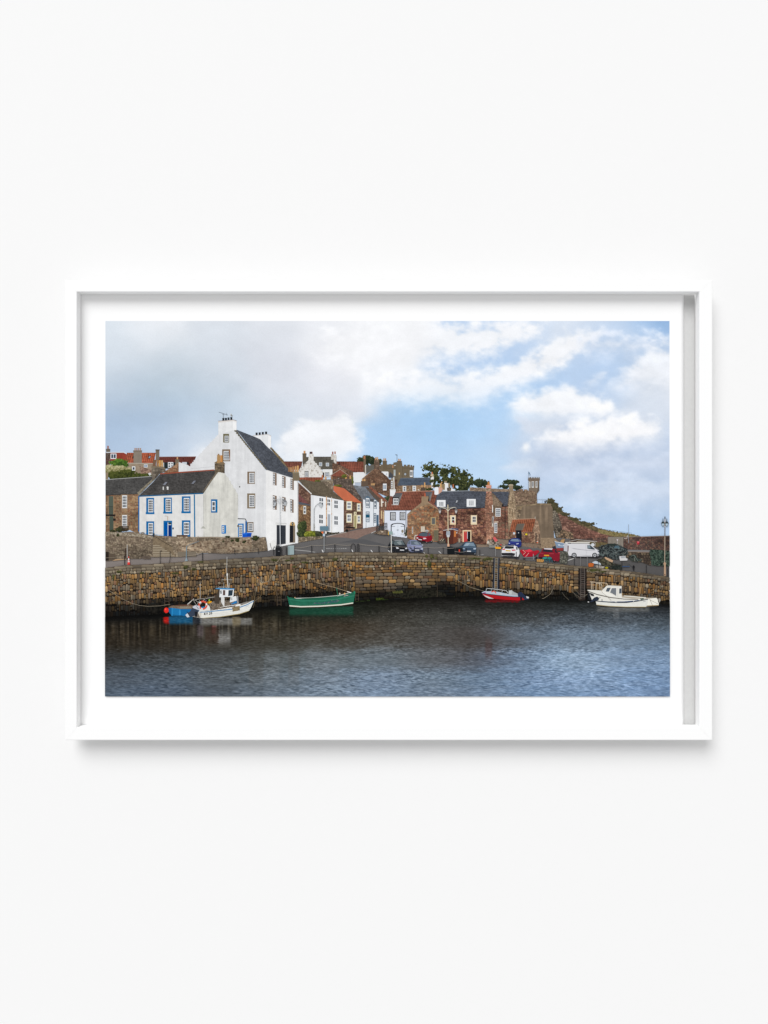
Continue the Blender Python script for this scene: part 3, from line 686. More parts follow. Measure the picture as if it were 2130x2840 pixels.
# ---- hill houses behind the street
RB = [(128, 94, 72), (110, 80, 62), (142, 108, 84), (120, 84, 64), (100, 74, 60)]
motif('house', 'red tiled roofs with a row of clay pots behind the tall white house')
fill(EE([(30, 275), (322, 275), (300, 400), (130, 400), (60, 310)]), pantile((140, 76, 60), 4.6, 4.6, -0.15, 0.14, 100))
rect(EE, 176, 430, 288, 570, (122, 110, 90)); poly(EE([(168, 430), (290, 426), (296, 450), (180, 456)]), (146, 134, 112))
polys([EE([(x - 13, 342 + d), (x + 13, 342 + d), (x + 14, 434), (x - 14, 434)]) for x, d in ((120, 20), (150, 24), (184, 10), (220, 8), (255, -2))], [(150, 112, 82), (176, 136, 96), (168, 124, 88), (190, 150, 106), (204, 158, 104)])
motif('house', 'weathered white gable house with mottled chimney and grey roof on the hill')
fill(EE([(380, 208), (768, 203), (832, 300), (785, 398), (620, 398), (490, 270), (330, 330), (330, 250)]), slate((92, 88, 80), 0.22, 0, 3, 101))
fill(EE([(328, 160), (382, 160), (384, 250), (330, 280)]), plaster((102, 92, 78), 0.1, 5, 0, 102)); rect(EE, 343, 112, 371, 158, (204, 152, 104)); rect(EE, 324, 152, 388, 166, (90, 82, 70))
fill(EE([(640, 396), (786, 398), (786, 520), (630, 520)]), plaster((226, 227, 226), 0.03, 8, 0.02, 103))
fill(EE([(268, 424), (300, 362), (345, 330), (385, 285), (420, 256), (424, 158), (492, 158), (496, 262), (540, 300), (570, 340), (610, 380), (640, 440), (640, 520), (284, 520)]), mottle([(168, 160, 150), (210, 206, 200), (222, 220, 216), (228, 226, 222), (200, 194, 186)], 3.5, 104, 1.8))
polys([EE([(x - 10, 126), (x + 10, 126), (x + 10, 160), (x - 10, 160)]) for x in (446, 468)], [(66, 56, 56), (92, 62, 58)])
polys([EE([(x, y), (x + 16, y), (x + 16, y + 14), (x, y + 14)]) for x, y in ((520, 286), (548, 318), (575, 348), (602, 382), (300, 366), (330, 336), (370, 300))], [(90, 84, 72)] * 7)
swindow(EE, (358, 422, 420, 515), (368, 440, 410, 508), 2, 3, (128, 128, 124), glass=((88, 92, 98), (120, 124, 130)))
window(EE, 580, 290, 628, 348, 1, 1, glass=((150, 160, 172),), bar=0.2, frame=(206, 208, 208)); window(EE, 684, 296, 734, 350, 1, 1, glass=((156, 166, 178),), bar=0.2, frame=(206, 208, 208))
swindow(EE, (672, 442, 738, 512), (682, 452, 728, 508), 2, 2, (120, 122, 124), glass=((92, 104, 124), (120, 132, 150)))
fill(EE([(764, 165), (806, 165), (806, 240), (790, 250), (764, 246)]), mottle([(180, 172, 162), (214, 210, 204)], 3, 105)); fill(EE([(806, 180), (846, 180), (846, 310), (826, 312), (806, 280)]), mottle([(170, 160, 150), (220, 216, 210), (206, 200, 192)], 3, 106))
polys([EE([(x - 9, y), (x + 9, y), (x + 9, y + 40), (x - 9, y + 40)]) for x, y in ((790, 126), (825, 122))], [(146, 84, 72), (176, 120, 92)])
rect(EE, 636, 445, 660, 520, (62, 54, 50))
motif('house', 'brown gabled house with wide red tile roof in the middle of the hill')
fill(EE([(848, 275), (1258, 280), (1288, 436), (1100, 440), (850, 312)]), pantile((158, 80, 60), 4.8, 4.6, 0.1, 0.16, 107))
fill(EE([(785, 300), (850, 310), (1106, 440), (1106, 640), (1000, 640), (785, 500)]), rubble(RB, 5, 3, (84, 66, 54), 0.14, 0.3, 108)); line(EE, [(850, 310), (1106, 440)], 1.4, (96, 84, 76))
fill(EE([(1104, 445), (1302, 440), (1302, 505), (1240, 560), (1235, 640), (1104, 640)]), plaster((226, 228, 230), 0.03, 10, 0.02, 109)); rect(EE, 1128, 600, 1220, 655, (178, 188, 204)); line(EE, [(1125, 602), (1222, 600)], 1.0, (110, 120, 130))
fill(EE([(1262, 235), (1298, 235), (1296, 480), (1264, 430)]), plaster((112, 96, 80), 0.08, 5, 0, 110)); rect(EE, 1262, 188, 1292, 236, (168, 116, 88)); rect(EE, 1286, 330, 1300, 480, (206, 200, 192))
poly(EE([(860, 330), (890, 280), (905, 282), (906, 334)]), (74, 52, 46))
fill(EE([(748, 502), (905, 400), (1034, 492), (1000, 506)]), pantile((164, 84, 62), 4.2, 4, 0, 0.14, 111)); line(EE, [(740, 500), (905, 396), (1036, 492)], 1.3, (170, 158, 146)); fill(EE([(760, 506), (1000, 508), (1000, 560), (760, 560)]), rubble(RB, 5, 3, (84, 66, 54), 0.14, 0.3, 112)); rect(EE, 868, 530, 890, 552, (150, 150, 142))
fill(EE([(282, 522), (620, 518), (618, 560), (510, 590), (480, 590), (282, 560)]), pantile((184, 92, 62), 4.6, 4, 0, 0.15, 113))
polys([EE([(x - 12, y), (x + 12, y), (x + 12, 552), (x - 12, 552)]) for x, y in ((632, 486), (682, 512), (775, 505), (992, 482), (1060, 492))], [(178, 112, 76), (206, 162, 110), (150, 112, 84), (206, 158, 102), (190, 148, 96)])
fill(EE([(510, 592), (620, 556), (790, 552), (800, 600), (800, 740), (760, 720), (650, 610)]), rubble([(132, 116, 98), (116, 100, 84), (146, 130, 108)], 6, 4, (90, 78, 66), 0.12, 0.3, 114)); line(EE, [(506, 592), (620, 574), (796, 566)], 1.8, (150, 142, 128))
fill(EE([(790, 545), (930, 540), (1090, 545), (1104, 645), (1260, 880), (1258, 930), (1100, 800), (970, 690), (810, 655)]), rubble([(112, 96, 86), (98, 84, 74), (126, 108, 96), (86, 74, 66)], 6, 4, (70, 60, 54), 0.14, 0.3, 115))
foliage(TB(EE, [(560, 575, 50, 16), (870, 650, 60, 20), (965, 500, 40, 30), (1095, 560, 18, 60)]), [(56, 64, 30), (92, 98, 44), (124, 124, 58)], 2.4, 0.4, 116)

motif('house', 'castellated brown stone mansion with tall chimneys and a round clock')
CB = plaster((110, 98, 80), 0.05, 9, 0.03, 120)
fill(G([(-150, 260), (0, 260), (75, 258), (76, 195), (150, 195), (152, 258), (275, 250), (276, 218), (345, 214), (346, 200), (424, 200), (440, 290), (540, 278), (600, 282), (648, 300), (650, 345), (640, 350), (638, 510), (400, 520), (340, 760), (280, 760), (280, 510), (0, 350), (-150, 420)]), CB)
polys([G([(x, y), (x + w_, y), (x + w_, y + 28), (x, y + 28)]) for x, y, w_ in ((168, 252, 14), (192, 246, 40), (466, 258, 40), (530, 258, 46), (590, 264, 24), (628, 274, 26), (440, 280, 12), (-110, 252, 40), (-40, 250, 40))], [(104, 92, 76), (112, 100, 82), (110, 98, 80), (114, 100, 80), (96, 84, 68), (88, 76, 62), (90, 78, 62), (104, 92, 76), (104, 92, 76)])
polys([G([(572, 284), (590, 290), (590, 298), (572, 292)]), G([(20, 262), (44, 262), (44, 274), (20, 274)]), G([(284, 266), (312, 266), (312, 278), (284, 278)])], [(200, 202, 206)] * 3)
line(G, [(440, 322), (540, 318), (648, 346)], 1.2, (82, 72, 58)); line(G, [(442, 290), (442, 500)], 1.0, (90, 80, 64)); line(G, [(152, 330), (330, 326)], 0.9, (88, 78, 64))
polys([G([(x - 9, y), (x + 9, y), (x + 10, y + 48), (x - 10, y + 48)]) for x, y in ((96, 144), (126, 140), (370, 150), (398, 152), (262, 268), (382, 404))], [(196, 156, 108), (180, 138, 96), (192, 148, 100), (204, 148, 108), (184, 134, 100), (206, 174, 124)])
rect(G, 70, 186, 154, 200, (94, 84, 68)); rect(G, 342, 190, 428, 206, (94, 84, 68)); line(G, [(338, 78), (338, 205)], 1.0, (110, 118, 124)); line(G, [(310, 72), (345, 78)], 1.2, (96, 100, 104))
window(G, 276, 350, 312, 466, 1, 2, glass=((170, 186, 192), (190, 202, 206)), bar=0.2, frame=(170, 172, 168)); window(G, 576, 362, 627, 482, 2, 1, glass=((46, 50, 56), (70, 74, 78)), bar=0.3)
ell(G, 490, 432, 30, 34, (96, 86, 70)); ell(G, 490, 432, 20, 22, (160, 168, 176)); rect(G, 362, 440, 402, 510, (120, 108, 88))
motif('house', 'rubble stone gable house with a central chimney beside the mansion')
fill(EE([(1240, 546), (1330, 468), (1425, 392), (1428, 240), (1500, 240), (1506, 392), (1580, 470), (1660, 552), (1780, 556), (1780, 640), (1770, 800), (1659, 830), (1500, 760), (1330, 660), (1235, 580)]), rubble(RB, 6, 3.6, (96, 76, 62), 0.12, 0.35, 122))
fill(EE([(1428, 250), (1500, 250), (1500, 400), (1428, 392)]), rubble([(120, 96, 80), (104, 84, 70), (136, 112, 94)], 8, 5, (86, 70, 58), 0.1, 0.3, 123)); rect(EE, 1422, 300, 1506, 314, (96, 80, 68)); polys([EE([(1440, 212), (1458, 212), (1458, 252), (1440, 252)]), EE([(1466, 210), (1484, 210), (1484, 252), (1466, 252)])], [(196, 152, 108), (204, 164, 118)])
line(EE, [(1236, 548), (1330, 466), (1426, 390)], 1.2, (140, 122, 104)); line(EE, [(1506, 392), (1580, 468), (1660, 552)], 1.2, (140, 122, 104))
window(EE, 1560, 616, 1616, 720, 2, 1, glass=((150, 164, 180), (124, 138, 156)), bar=0.26)
fill(G([(60, 386), (150, 386), (182, 400), (180, 486), (110, 440)]), plaster((228, 230, 232), 0.02, 8, 0, 124)); window(G, 130, 412, 162, 452, 2, 1, glass=((170, 180, 190),)); poly(G([(182, 470), (210, 390), (262, 440), (270, 500), (185, 496)]), (74, 76, 82)); poly(G([(262, 500), (288, 480), (298, 720), (280, 740)]), (214, 212, 208)); fill(G([(225, 510), (270, 505), (276, 700), (225, 700)]), plaster((150, 138, 122), 0.06, 6, 0, 125)); window(G, 230, 560, 258, 690, 1, 3, glass=((70, 72, 76),), bar=0.3)
rect(EE, 1224, 575, 1330, 660, (98, 82, 70)); polys([EE([(x - 11, 546), (x + 11, 546), (x + 11, 576), (x - 11, 576)]) for x in (1250, 1280)], [(200, 156, 108), (210, 166, 116)])
rect(EE, 1366, 640, 1436, 712, (104, 88, 76)); polys([EE([(x - 11, 612), (x + 11, 612), (x + 11, 642), (x - 11, 642)]) for x in (1392, 1422)], [(196, 156, 108), (202, 160, 110)])
poly(EE([(1300, 335), (1425, 338), (1424, 392), (1395, 408), (1302, 470)]), (98, 96, 90)); rect(EE, 1540, 430, 1640, 446, (224, 226, 226)); rect(EE, 1560, 266, 1618, 400, (104, 92, 74)); polys([EE([(x - 7, 228), (x + 7, 228), (x + 7, 268), (x - 7, 268)]) for x in (1573, 1598)], [(196, 156, 110), (180, 138, 98)])
motif('house', 'long low house with blue grey slate roof below the mansion')
fill(G([(340, 636), (972, 630), (972, 780), (330, 790)]), rubble([(146, 112, 82), (128, 98, 72), (160, 128, 96)], 7, 4, (104, 84, 66), 0.12, 0.3, 126))
fill(G([(404, 508), (946, 498), (962, 632), (348, 642)]), slate((80, 90, 104), 0.16, 0, 3, 127)); line(G, [(404, 506), (946, 497)], 1.2, (120, 126, 134))
swindow(G, (440, 648, 512, 752), (452, 658, 502, 746), 1, 2, (190, 184, 172), glass=((74, 88, 108), (96, 108, 124)), bar=0.24); swindow(G, (620, 642, 692, 748), (630, 652, 684, 742), 1, 2, (190, 184, 172), glass=((70, 82, 100), (180, 184, 188)), bar=0.24); line(G, [(577, 640), (577, 755)], 0.8, (150, 150, 146))
fill(G([(780, 670), (862, 676), (862, 760), (770, 760)]), mottle([(78, 66, 58), (98, 84, 72)], 4, 128)); polys([G([(x - 11, y), (x + 11, y), (x + 12, 676), (x - 12, 676)]) for x, y in ((798, 630), (848, 584), (1012, 630))], [(190, 150, 104), (206, 160, 104), (196, 130, 92)]); poly(G([(720, 728), (738, 706), (752, 728)]), (220, 220, 216))
fill(G([(958, 500), (1010, 470), (1016, 530), (1000, 610), (998, 704), (976, 706), (972, 600)]), plaster((228, 228, 228), 0.04, 6, 0, 129)); poly(G([(952, 470), (960, 426), (1006, 426), (1014, 452), (1000, 478)]), (190, 176, 150)); poly(G([(970, 428), (974, 390), (996, 390), (1000, 428)]), (186, 110, 66))
foliage(TB(G, [(985, 560, 60, 30), (930, 710, 80, 26), (1040, 650, 60, 22)]), TREE, 2.6, 0.5, 130)
motif('chimney', 'group of white and stone chimneys in front of the large tree')
fill(G([(1210, 590), (1280, 600), (1280, 690), (1330, 680), (1420, 740), (1240, 748), (1180, 730)]), plaster((230, 230, 230), 0.03, 6, 0, 131)); fill(G([(1160, 620), (1216, 610), (1220, 720), (1160, 720)]), plaster((140, 122, 96), 0.08, 5, 0, 132)); rect(G, 1206, 556, 1256, 586, (150, 136, 112)); fill(G([(1256, 680), (1336, 680), (1328, 748), (1264, 748)]), mottle([(62, 54, 46), (110, 98, 84)], 3, 133)); polys([G([(1282, 592), (1312, 592), (1314, 670), (1280, 670)]), G([(1362, 616), (1384, 616), (1386, 690), (1360, 690)]), G([(1128, 600), (1158, 600), (1160, 676), (1126, 676)]), G([(1150, 572), (1172, 572), (1172, 598), (1150, 598)])], [(140, 124, 96), (176, 108, 76), (206, 164, 108), (196, 152, 104)])

# ---- street
motif('house', 'small stone house with dark red roof tucked behind the tall white house')
fill(EE([(262, 925), (456, 950), (456, 1345), (262, 1440)]), rubble([(146, 108, 72), (128, 92, 62), (158, 122, 84), (116, 82, 58)], 6, 3.6, (112, 88, 66), 0.12, 0.35, 140))
fill(EE([(262, 600), (464, 778), (454, 952), (262, 760)]), rubble([(116, 84, 68), (100, 70, 58), (130, 96, 78), (88, 62, 52)], 6, 3.4, (74, 54, 46), 0.14, 0.3, 141))
fill(EE([(262, 770), (290, 784), (456, 950), (262, 905)]), pantile((138, 78, 74), 4.4, 4.2, 0.1, 0.10, 142)); poly(EE([(262, 892), (454, 938), (456, 956), (262, 934)]), (84, 88, 96)); line(EE, [(262, 766), (456, 945)], 1.6, (104, 84, 74))
swindow(EE, (328, 950, 390, 1090), (342, 962, 380, 1082), 1, 2, (146, 124, 92), bar=0.24)
foliage(TB(F, [(320, 480, 70, 130), (300, 560, 60, 60), (350, 420, 50, 60)]), [(30, 38, 26), (52, 62, 38), (76, 86, 50), (112, 116, 72)], 3, 0.35, 143)
foliage(TB(F, [(450, 555, 85, 50), (400, 570, 50, 40), (500, 570, 50, 35)]), [(62, 70, 26), (100, 108, 38), (138, 142, 54), (168, 166, 78)], 2.6, 0.35, 144)
foliage(TB(F, [(585, 560, 65, 65)]), [(34, 38, 30), (58, 62, 46), (84, 86, 66)], 3, 0.35, 145)
fill(F([(262, 610), (400, 600), (520, 600), (640, 590), (640, 625), (430, 660), (262, 690)]), rubble([(128, 112, 92), (146, 130, 106), (104, 90, 74)], 6, 4, (86, 76, 62), 0.14, 0.3, 146))
motif('house', 'white street house with brown slate roof and rust streaked downpipes')
fill(F([(455, -45), (962, 40), (958, 526), (860, 545), (690, 520), (500, 508), (455, 505)]), plaster((234, 235, 237), 0.025, 10, 0.025, 147)); poly(F([(455, -45), (502, -38), (502, 506), (455, 505)]), (222, 224, 226))
fill(EE([(268, 566), (330, 552), (520, 590), (650, 600), (760, 718), (805, 740), (968, 872), (700, 820), (458, 782)]), slate((98, 88, 74), 0.18, 0.3, 3, 148)); line(EE, [(268, 594), (360, 676), (466, 776)], 2.6, (222, 222, 220)); line(EE, [(458, 786), (700, 822), (966, 874)], 1.2, (60, 54, 48))
for T_, q in ((EE, (576, 818, 652, 966)), (EE, (702, 842, 756, 958)), (EE, (806, 858, 876, 1002)), (F, (573, 242, 648, 408)), (F, (806, 265, 876, 428))):
    rect(T_, q[0] - 4, q[3] - 4, q[2] + 6, q[3] + 14, (228, 228, 230)); window(T_, *q, 2, 2, glass=((66, 70, 78), (96, 102, 110), (120, 126, 132)), bar=0.24, skew=8, frame=(236, 237, 239))
poly(F([(706, 246), (756, 252), (756, 520), (706, 510)]), (222, 224, 228)); poly(F([(714, 254), (750, 258), (750, 516), (714, 508)]), (162, 170, 180)); line(F, [(706, 206), (752, 210)], 1.2, (190, 190, 192))
poly(F([(686, -18), (702, -18), (704, 540), (688, 540)]), (206, 172, 138)); polys([F([(687, y), (701, y), (701, y + 26), (687, y + 26)]) for y in (20, 96, 160, 300, 420)], [(178, 120, 74)] * 5); poly(F([(769, -10), (779, -10), (781, 540), (771, 540)]), (200, 192, 182)); polys([F([(769, y), (779, y), (779, y + 20), (769, y + 20)]) for y in (40, 240)], [(190, 140, 90)] * 2)
fill(F([(690, 520), (800, 540), (890, 525), (890, 545), (800, 560), (690, 560)]), mottle([(40, 42, 36), (72, 70, 56), (120, 112, 98)], 3, 149), rough=1.2)
motif('house', 'stone street house with smooth orange roof and cream window surrounds')
fill(F([(958, 44), (1254, 95), (1254, 466), (1130, 480), (960, 522)]), rubble([(124, 92, 74), (108, 78, 64), (138, 106, 88), (96, 70, 58)], 5, 3.2, (86, 66, 56), 0.12, 0.3, 150))
fill(EE([(802, 650), (968, 690), (1100, 800), (1240, 916), (1100, 896), (962, 870), (806, 730)]), plaster((194, 108, 78), 0.06, 14, 0.03, 151)); line(EE, [(962, 874), (1240, 920)], 1.2, (70, 50, 42))
CRM = (226, 214, 178)
for q in ((1000, 55, 1086, 192), (1160, 88, 1221, 213), (1000, 244, 1087, 386), (1163, 266, 1222, 398)):
    swindow(F, q, (q[0] + 9, q[1] + 12, q[2] - 14, q[3] - 18), 2, 2, CRM, bar=0.26)
rect(F, 1110, 264, 1160, 472, CRM); rect(F, 1120, 276, 1150, 470, (160, 150, 106)); rect(F, 1114, 218, 1155, 260, CRM); rect(F, 1128, 230, 1142, 248, (70, 62, 50)); poly(F([(985, 442), (1130, 452), (1128, 474), (1000, 470)]), (40, 36, 34)); ell(F, 1006, 505, 24, 20, (30, 32, 30))
motif('house', 'pale street house with grey dormers and blue grey windows')
fill(EE([(1104, 640), (1300, 668), (1420, 820), (1505, 905), (1250, 862), (1180, 750)]), slate((118, 122, 128), 0.2, 0.5, 3, 152))
fill(F([(1254, 30), (1504, 74), (1506, 432), (1256, 470)]), plaster((224, 228, 233), 0.02, 10, 0.015, 153))
poly(EE([(1284, 826), (1320, 800), (1364, 826), (1360, 992), (1296, 986)]), (88, 108, 126)); window(EE, 1300, 836, 1350, 976, 2, 2, glass=((64, 82, 100), (120, 140, 156)), bar=0.24, skew=6); poly(EE([(1408, 854), (1436, 828), (1470, 854), (1464, 1006), (1420, 998)]), (88, 108, 126)); window(EE, 1424, 864, 1456, 992, 1, 2, glass=((54, 74, 94),), bar=0.24, skew=4)
poly(EE([(1364, 850), (1420, 850), (1416, 900), (1364, 890)]), (84, 84, 86)); swindow(F, (1296, 214, 1354, 378), (1306, 226, 1344, 366), 2, 3, (84, 104, 124), glass=((70, 92, 112), (150, 166, 178))); rect(F, 1294, 262, 1358, 306, (30, 84, 110)); swindow(F, (1418, 240, 1456, 386), (1426, 252, 1450, 376), 1, 3, (90, 110, 128), glass=((60, 80, 98),)); rect(F, 1460, 266, 1494, 432, (72, 96, 118)); line(F, [(1416, 60), (1416, 440)], 1.2, (120, 126, 132)); rect(F, 1292, 388, 1312, 462, (196, 200, 204))
motif('house', 'narrow brown stone house at the top of the street')
fill(EE([(1330, 668), (1500, 830), (1505, 905), (1420, 830), (1290, 668)]), plaster((92, 80, 72), 0.1, 5, 0, 154)); fill(F([(1500, 5), (1628, 60), (1600, 425), (1504, 432)]), rubble([(132, 92, 72), (116, 80, 64), (146, 106, 84)], 5, 3.4, (92, 70, 58), 0.12, 0.3, 155)); fill(EE([(1340, 676), (1376, 662), (1632, 886), (1600, 884), (1500, 828)]), pantile((172, 96, 70), 4, 4, 0.4, 0.12, 156))
polys([F([(1530, 20), (1550, 26), (1550, 142), (1530, 136)]), F([(1594, 60), (1606, 64), (1606, 140), (1594, 136)]), F([(1530, 200), (1546, 204), (1546, 326), (1530, 322)]), F([(1564, 214), (1576, 218), (1576, 380), (1564, 380)])], [(222, 214, 200), (214, 206, 190), (210, 190, 150), (206, 186, 146)]); ell(F, 1556, 70, 16, 10, (228, 228, 224)); fill(EE([(1575, 830), (1659, 790), (1659, 900), (1632, 890)]), mottle(DARK, 3, 157), rough=1.5)

# ---- right hand group
motif('house', 'white house with terracotta pantile roof and arched white garage door')
fill(HH([(108, 235), (610, 226), (526, 310), (526, 560), (520, 740), (245, 706), (160, 650), (108, 600)]), plaster((216, 222, 234), 0.015, 12, 0.01, 160))
fill(G([(312, 768), (700, 750), (1042, 742), (1080, 820), (1032, 985), (960, 960), (790, 970), (606, 1096), (116, 1094), (216, 842)]), pantile((158, 84, 62), 4.6, 4.4, -0.25, 0.18, 161)); line(G, [(116, 1098), (606, 1096)], 1.6, (56, 46, 42)); line(G, [(118, 1090), (216, 842), (310, 768)], 2.2, (120, 96, 82)); line(G, [(312, 764), (700, 748), (1042, 740)], 1.4, (186, 140, 120))
fill(G([(210, 720), (300, 712), (314, 740), (296, 800), (262, 840), (212, 830)]), plaster((226, 228, 230), 0.03, 6, 0, 162)); rect(G, 206, 708, 316, 730, (214, 212, 208)); fill(G([(1030, 676), (1102, 670), (1102, 800), (1060, 812), (1028, 804)]), plaster((230, 232, 236), 0.02, 6, 0, 163)); fill(G([(1102, 684), (1176, 690), (1160, 812), (1102, 800)]), plaster((204, 158, 138), 0.04, 6, 0.03, 164)); poly(G([(1096, 668), (1178, 680), (1178, 696), (1096, 684)]), (190, 150, 128))
poly(G([(254, 862), (322, 780), (442, 778), (380, 862)]), (92, 94, 98)); rect(G, 256, 860, 378, 1000, (30, 30, 32)); window(G, 268, 878, 364, 990, 3, 2, glass=((120, 124, 128), (84, 88, 94), (150, 152, 154))); poly(G([(380, 862), (442, 780), (366, 996)]), (120, 122, 122)); poly(G([(240, 992), (372, 996), (366, 1002), (236, 1000)]), (214, 208, 202))
poly(G([(862, 760), (992, 752), (930, 842), (864, 830)]), (92, 94, 98)); poly(G([(930, 842), (992, 756), (950, 930), (934, 930)]), (120, 120, 120)); rect(G, 908, 836, 934, 930, (36, 36, 38))
swindow(HH, (211, 267, 318, 421), (229, 281, 306, 403), 4, 4, (34, 34, 40)); swindow(HH, (387, 264, 491, 416), (404, 278, 483, 400), 4, 4, (34, 34, 40))
poly(HH([(224, 700), (224, 502), (260, 478), (350, 466), (440, 476), (484, 500), (484, 690)]), (30, 30, 34)); poly(HH([(240, 700), (240, 516), (280, 490), (350, 480), (420, 488), (470, 512), (470, 690)]), (222, 228, 238)); line(HH, [(355, 482), (355, 696)], 0.7, (186, 192, 202)); polys([HH([(240, 528), (300, 528), (300, 536), (240, 536)]), HH([(406, 526), (470, 526), (470, 534), (406, 534)]), HH([(246, 668), (304, 668), (304, 675), (246, 675)]), HH([(406, 668), (466, 668), (466, 675), (406, 675)]), HH([(336, 588), (348, 588), (348, 606), (336, 606)]), HH([(354, 588), (366, 588), (366, 606), (354, 606)])], [(50, 50, 56)] * 6)
line(HH, [(503, 232), (505, 560)], 1.6, (28, 28, 32)); fill(HH([(500, 560), (530, 540), (530, 700), (500, 716), (470, 710)]), mottle([(36, 42, 30), (62, 66, 50), (110, 106, 96)], 3, 165), rough=1.5); ell(HH, 440, 620, 22, 30, (138, 132, 116)); ell(HH, 470, 690, 18, 16, (200, 200, 196))
motif('house', 'orange brown rubble gable house with weathered plank door')
GB = [(164, 122, 86), (146, 104, 74), (176, 136, 98), (152, 94, 64), (132, 98, 74), (120, 92, 74), (168, 104, 66)]
fill(HH([(1166, 300), (1330, 318), (1330, 620), (1170, 620)]), rubble([(150, 104, 76), (130, 90, 68), (166, 120, 88)], 6, 4, (104, 80, 64), 0.14, 0.3, 166))
fill(HH([(526, 310), (660, 200), (792, 92), (792, -10), (916, -10), (906, 82), (1040, 176), (1172, 272), (1176, 800), (1010, 810), (700, 800), (526, 744)]), rubble(GB, 7.5, 5, (140, 112, 84), 0.13, 0.4, 167))
fill(HH([(792, 0), (916, 0), (906, 90), (960, 120), (900, 130), (700, 190), (560, 330), (526, 330), (526, 305), (660, 196), (792, 90)]), plaster((146, 124, 100), 0.10, 5, 0, 168)); rect(G, 790, 842, 922, 862, (150, 128, 102)); poly(G([(840, 842), (844, 780), (862, 780), (868, 842)]), (184, 96, 66))
fill(HH([(908, 78), (944, 74), (1130, 196), (1334, 322), (1300, 332), (1110, 226)]), pantile((170, 98, 78), 4, 4, 0.3, 0.12, 169)); line(HH, [(906, 84), (1110, 228), (1180, 270)], 1.4, (176, 150, 122)); poly(HH([(1150, 224), (1330, 318), (1300, 330), (1160, 260)]), (120, 104, 90))
swindow(HH, (956, 356, 1058, 506), (978, 374, 1040, 490), 3, 5, (170, 144, 104), frame=(140, 138, 128), glass=((40, 44, 52), (60, 64, 72))); swindow(HH, (606, 530, 642, 670), (616, 540, 634, 660), 1, 4, (170, 134, 96), glass=((70, 70, 72),)); rect(HH, 778, 530, 850, 630, (202, 192, 176)); line(HH, [(812, 545), (815, 600)], 0.7, (150, 140, 126)); window(HH, 862, 598, 912, 640, 2, 1)
fill(HH([(1016, 598), (1120, 598), (1120, 800), (1016, 800)]), plaster((112, 106, 86), 0.08, 4, 0.12, 170)); polys([HH([(x, 600), (x + 3, 600), (x + 3, 800), (x, 800)]) for x in (1040, 1066, 1092)], [(76, 72, 58)] * 3); rect(HH, 985, 585, 1145, 600, (176, 148, 112)); rect(HH, 1250, 365, 1270, 500, (186, 156, 116))
motif('house', 'red brown stone house with dark slate roof and red door')
fill([(1218, 1412), (1280, 1410), (1347, 1408), (1348, 1510), (1320, 1508), (1280, 1503), (1240, 1500), (1216, 1500)], rubble([(134, 86, 70), (118, 74, 60), (146, 98, 78), (104, 66, 56), (138, 92, 66), (156, 112, 88), (92, 58, 50)], 9, 4.4, (92, 64, 54), 0.11, 0.6, 171))
fill([(1225, 1364), (1280, 1362), (1347, 1360.5), (1349, 1378), (1344, 1408), (1280, 1411), (1217, 1413), (1205, 1398), (1212, 1374)], slate((78, 82, 91), 0.22, 0, 3.2, 172)); line(SRC, [(1225, 1363), (1347, 1360)], 1.6, (150, 156, 162)); line(SRC, [(1217, 1413), (1280, 1411), (1345, 1408.5)], 1.6, (36, 32, 34))
rect(G, 1072, 908, 1232, 1032, (232, 234, 236)); window(G, 1104, 938, 1202, 1018, 3, 3, glass=((150, 154, 158), (110, 114, 120), (176, 180, 182))); rect(I, 90, 600, 250, 737, (232, 234, 236)); window(I, 120, 618, 224, 722, 3, 3, glass=((160, 164, 168), (130, 134, 140), (184, 186, 188)))
poly(G([(1424, 908), (1468, 906), (1450, 962), (1406, 966)]), (52, 52, 56)); poly(G([(1432, 914), (1460, 912), (1444, 954), (1416, 958)]), (170, 174, 180))
swindow(HH, (1312, 324, 1420, 498), (1342, 348, 1400, 468), 1, 2, (226, 204, 168), frame=(226, 226, 220), glass=((50, 46, 48), (38, 36, 40)), bar=0.16); ell(HH, 1384, 450, 12, 16, (150, 40, 60))
swindow(J, (163, 185, 271, 351), (188, 203, 256, 312), 2, 2, (230, 212, 178), frame=(222, 218, 208), glass=((56, 58, 66), (84, 88, 96))); rect(J, 18, 450, 173, 658, (230, 206, 168)); rect(J, 38, 470, 102, 657, (186, 66, 66)); rect(J, 102, 470, 156, 650, (28, 26, 30)); rect(J, 98, 474, 108, 600, (190, 200, 208)); ell(J, 68, 488, 8, 9, (170, 130, 80)); line(HH, [(1428, 215), (1430, 560)], 1.5, (40, 32, 32))
fill(I([(412, 740), (432, 560), (445, 480), (480, 462), (535, 476), (548, 560), (556, 700), (560, 900), (575, 1265), (440, 1392), (425, 900)]), rubble([(176, 122, 96), (158, 106, 84), (188, 138, 110), (146, 100, 80)], 6, 3.4, (124, 92, 76), 0.12, 0.35, 173))
polys([I([(412 + i * 3, 700 - i * 40), (436 + i * 3, 700 - i * 40), (436 + i * 3, 722 - i * 40), (410 + i * 3, 722 - i * 40)]) for i in range(6)], [(104, 80, 66)] * 6)
fill(I([(437, 378), (524, 378), (524, 492), (480, 470), (437, 500)]), plaster((206, 142, 122), 0.05, 6, 0.04, 174)); rect(I, 431, 352, 528, 378, (206, 156, 136)); poly(I([(456, 352), (462, 292), (496, 292), (500, 352)]), (184, 124, 66)); rect(I, 460, 282, 492, 296, (70, 62, 54))
rect(I, 540, 706, 560, 838, (226, 226, 222)); rect(J, 536, 208, 562, 390, (200, 190, 176)); rect(J, 541, 220, 556, 330, (92, 90, 92)); line(J, [(436, 154), (545, 150), (538, 190)], 1.0, (40, 36, 38)); line(J, [(438, 154), (438, 220)], 0.8, (40, 36, 38))
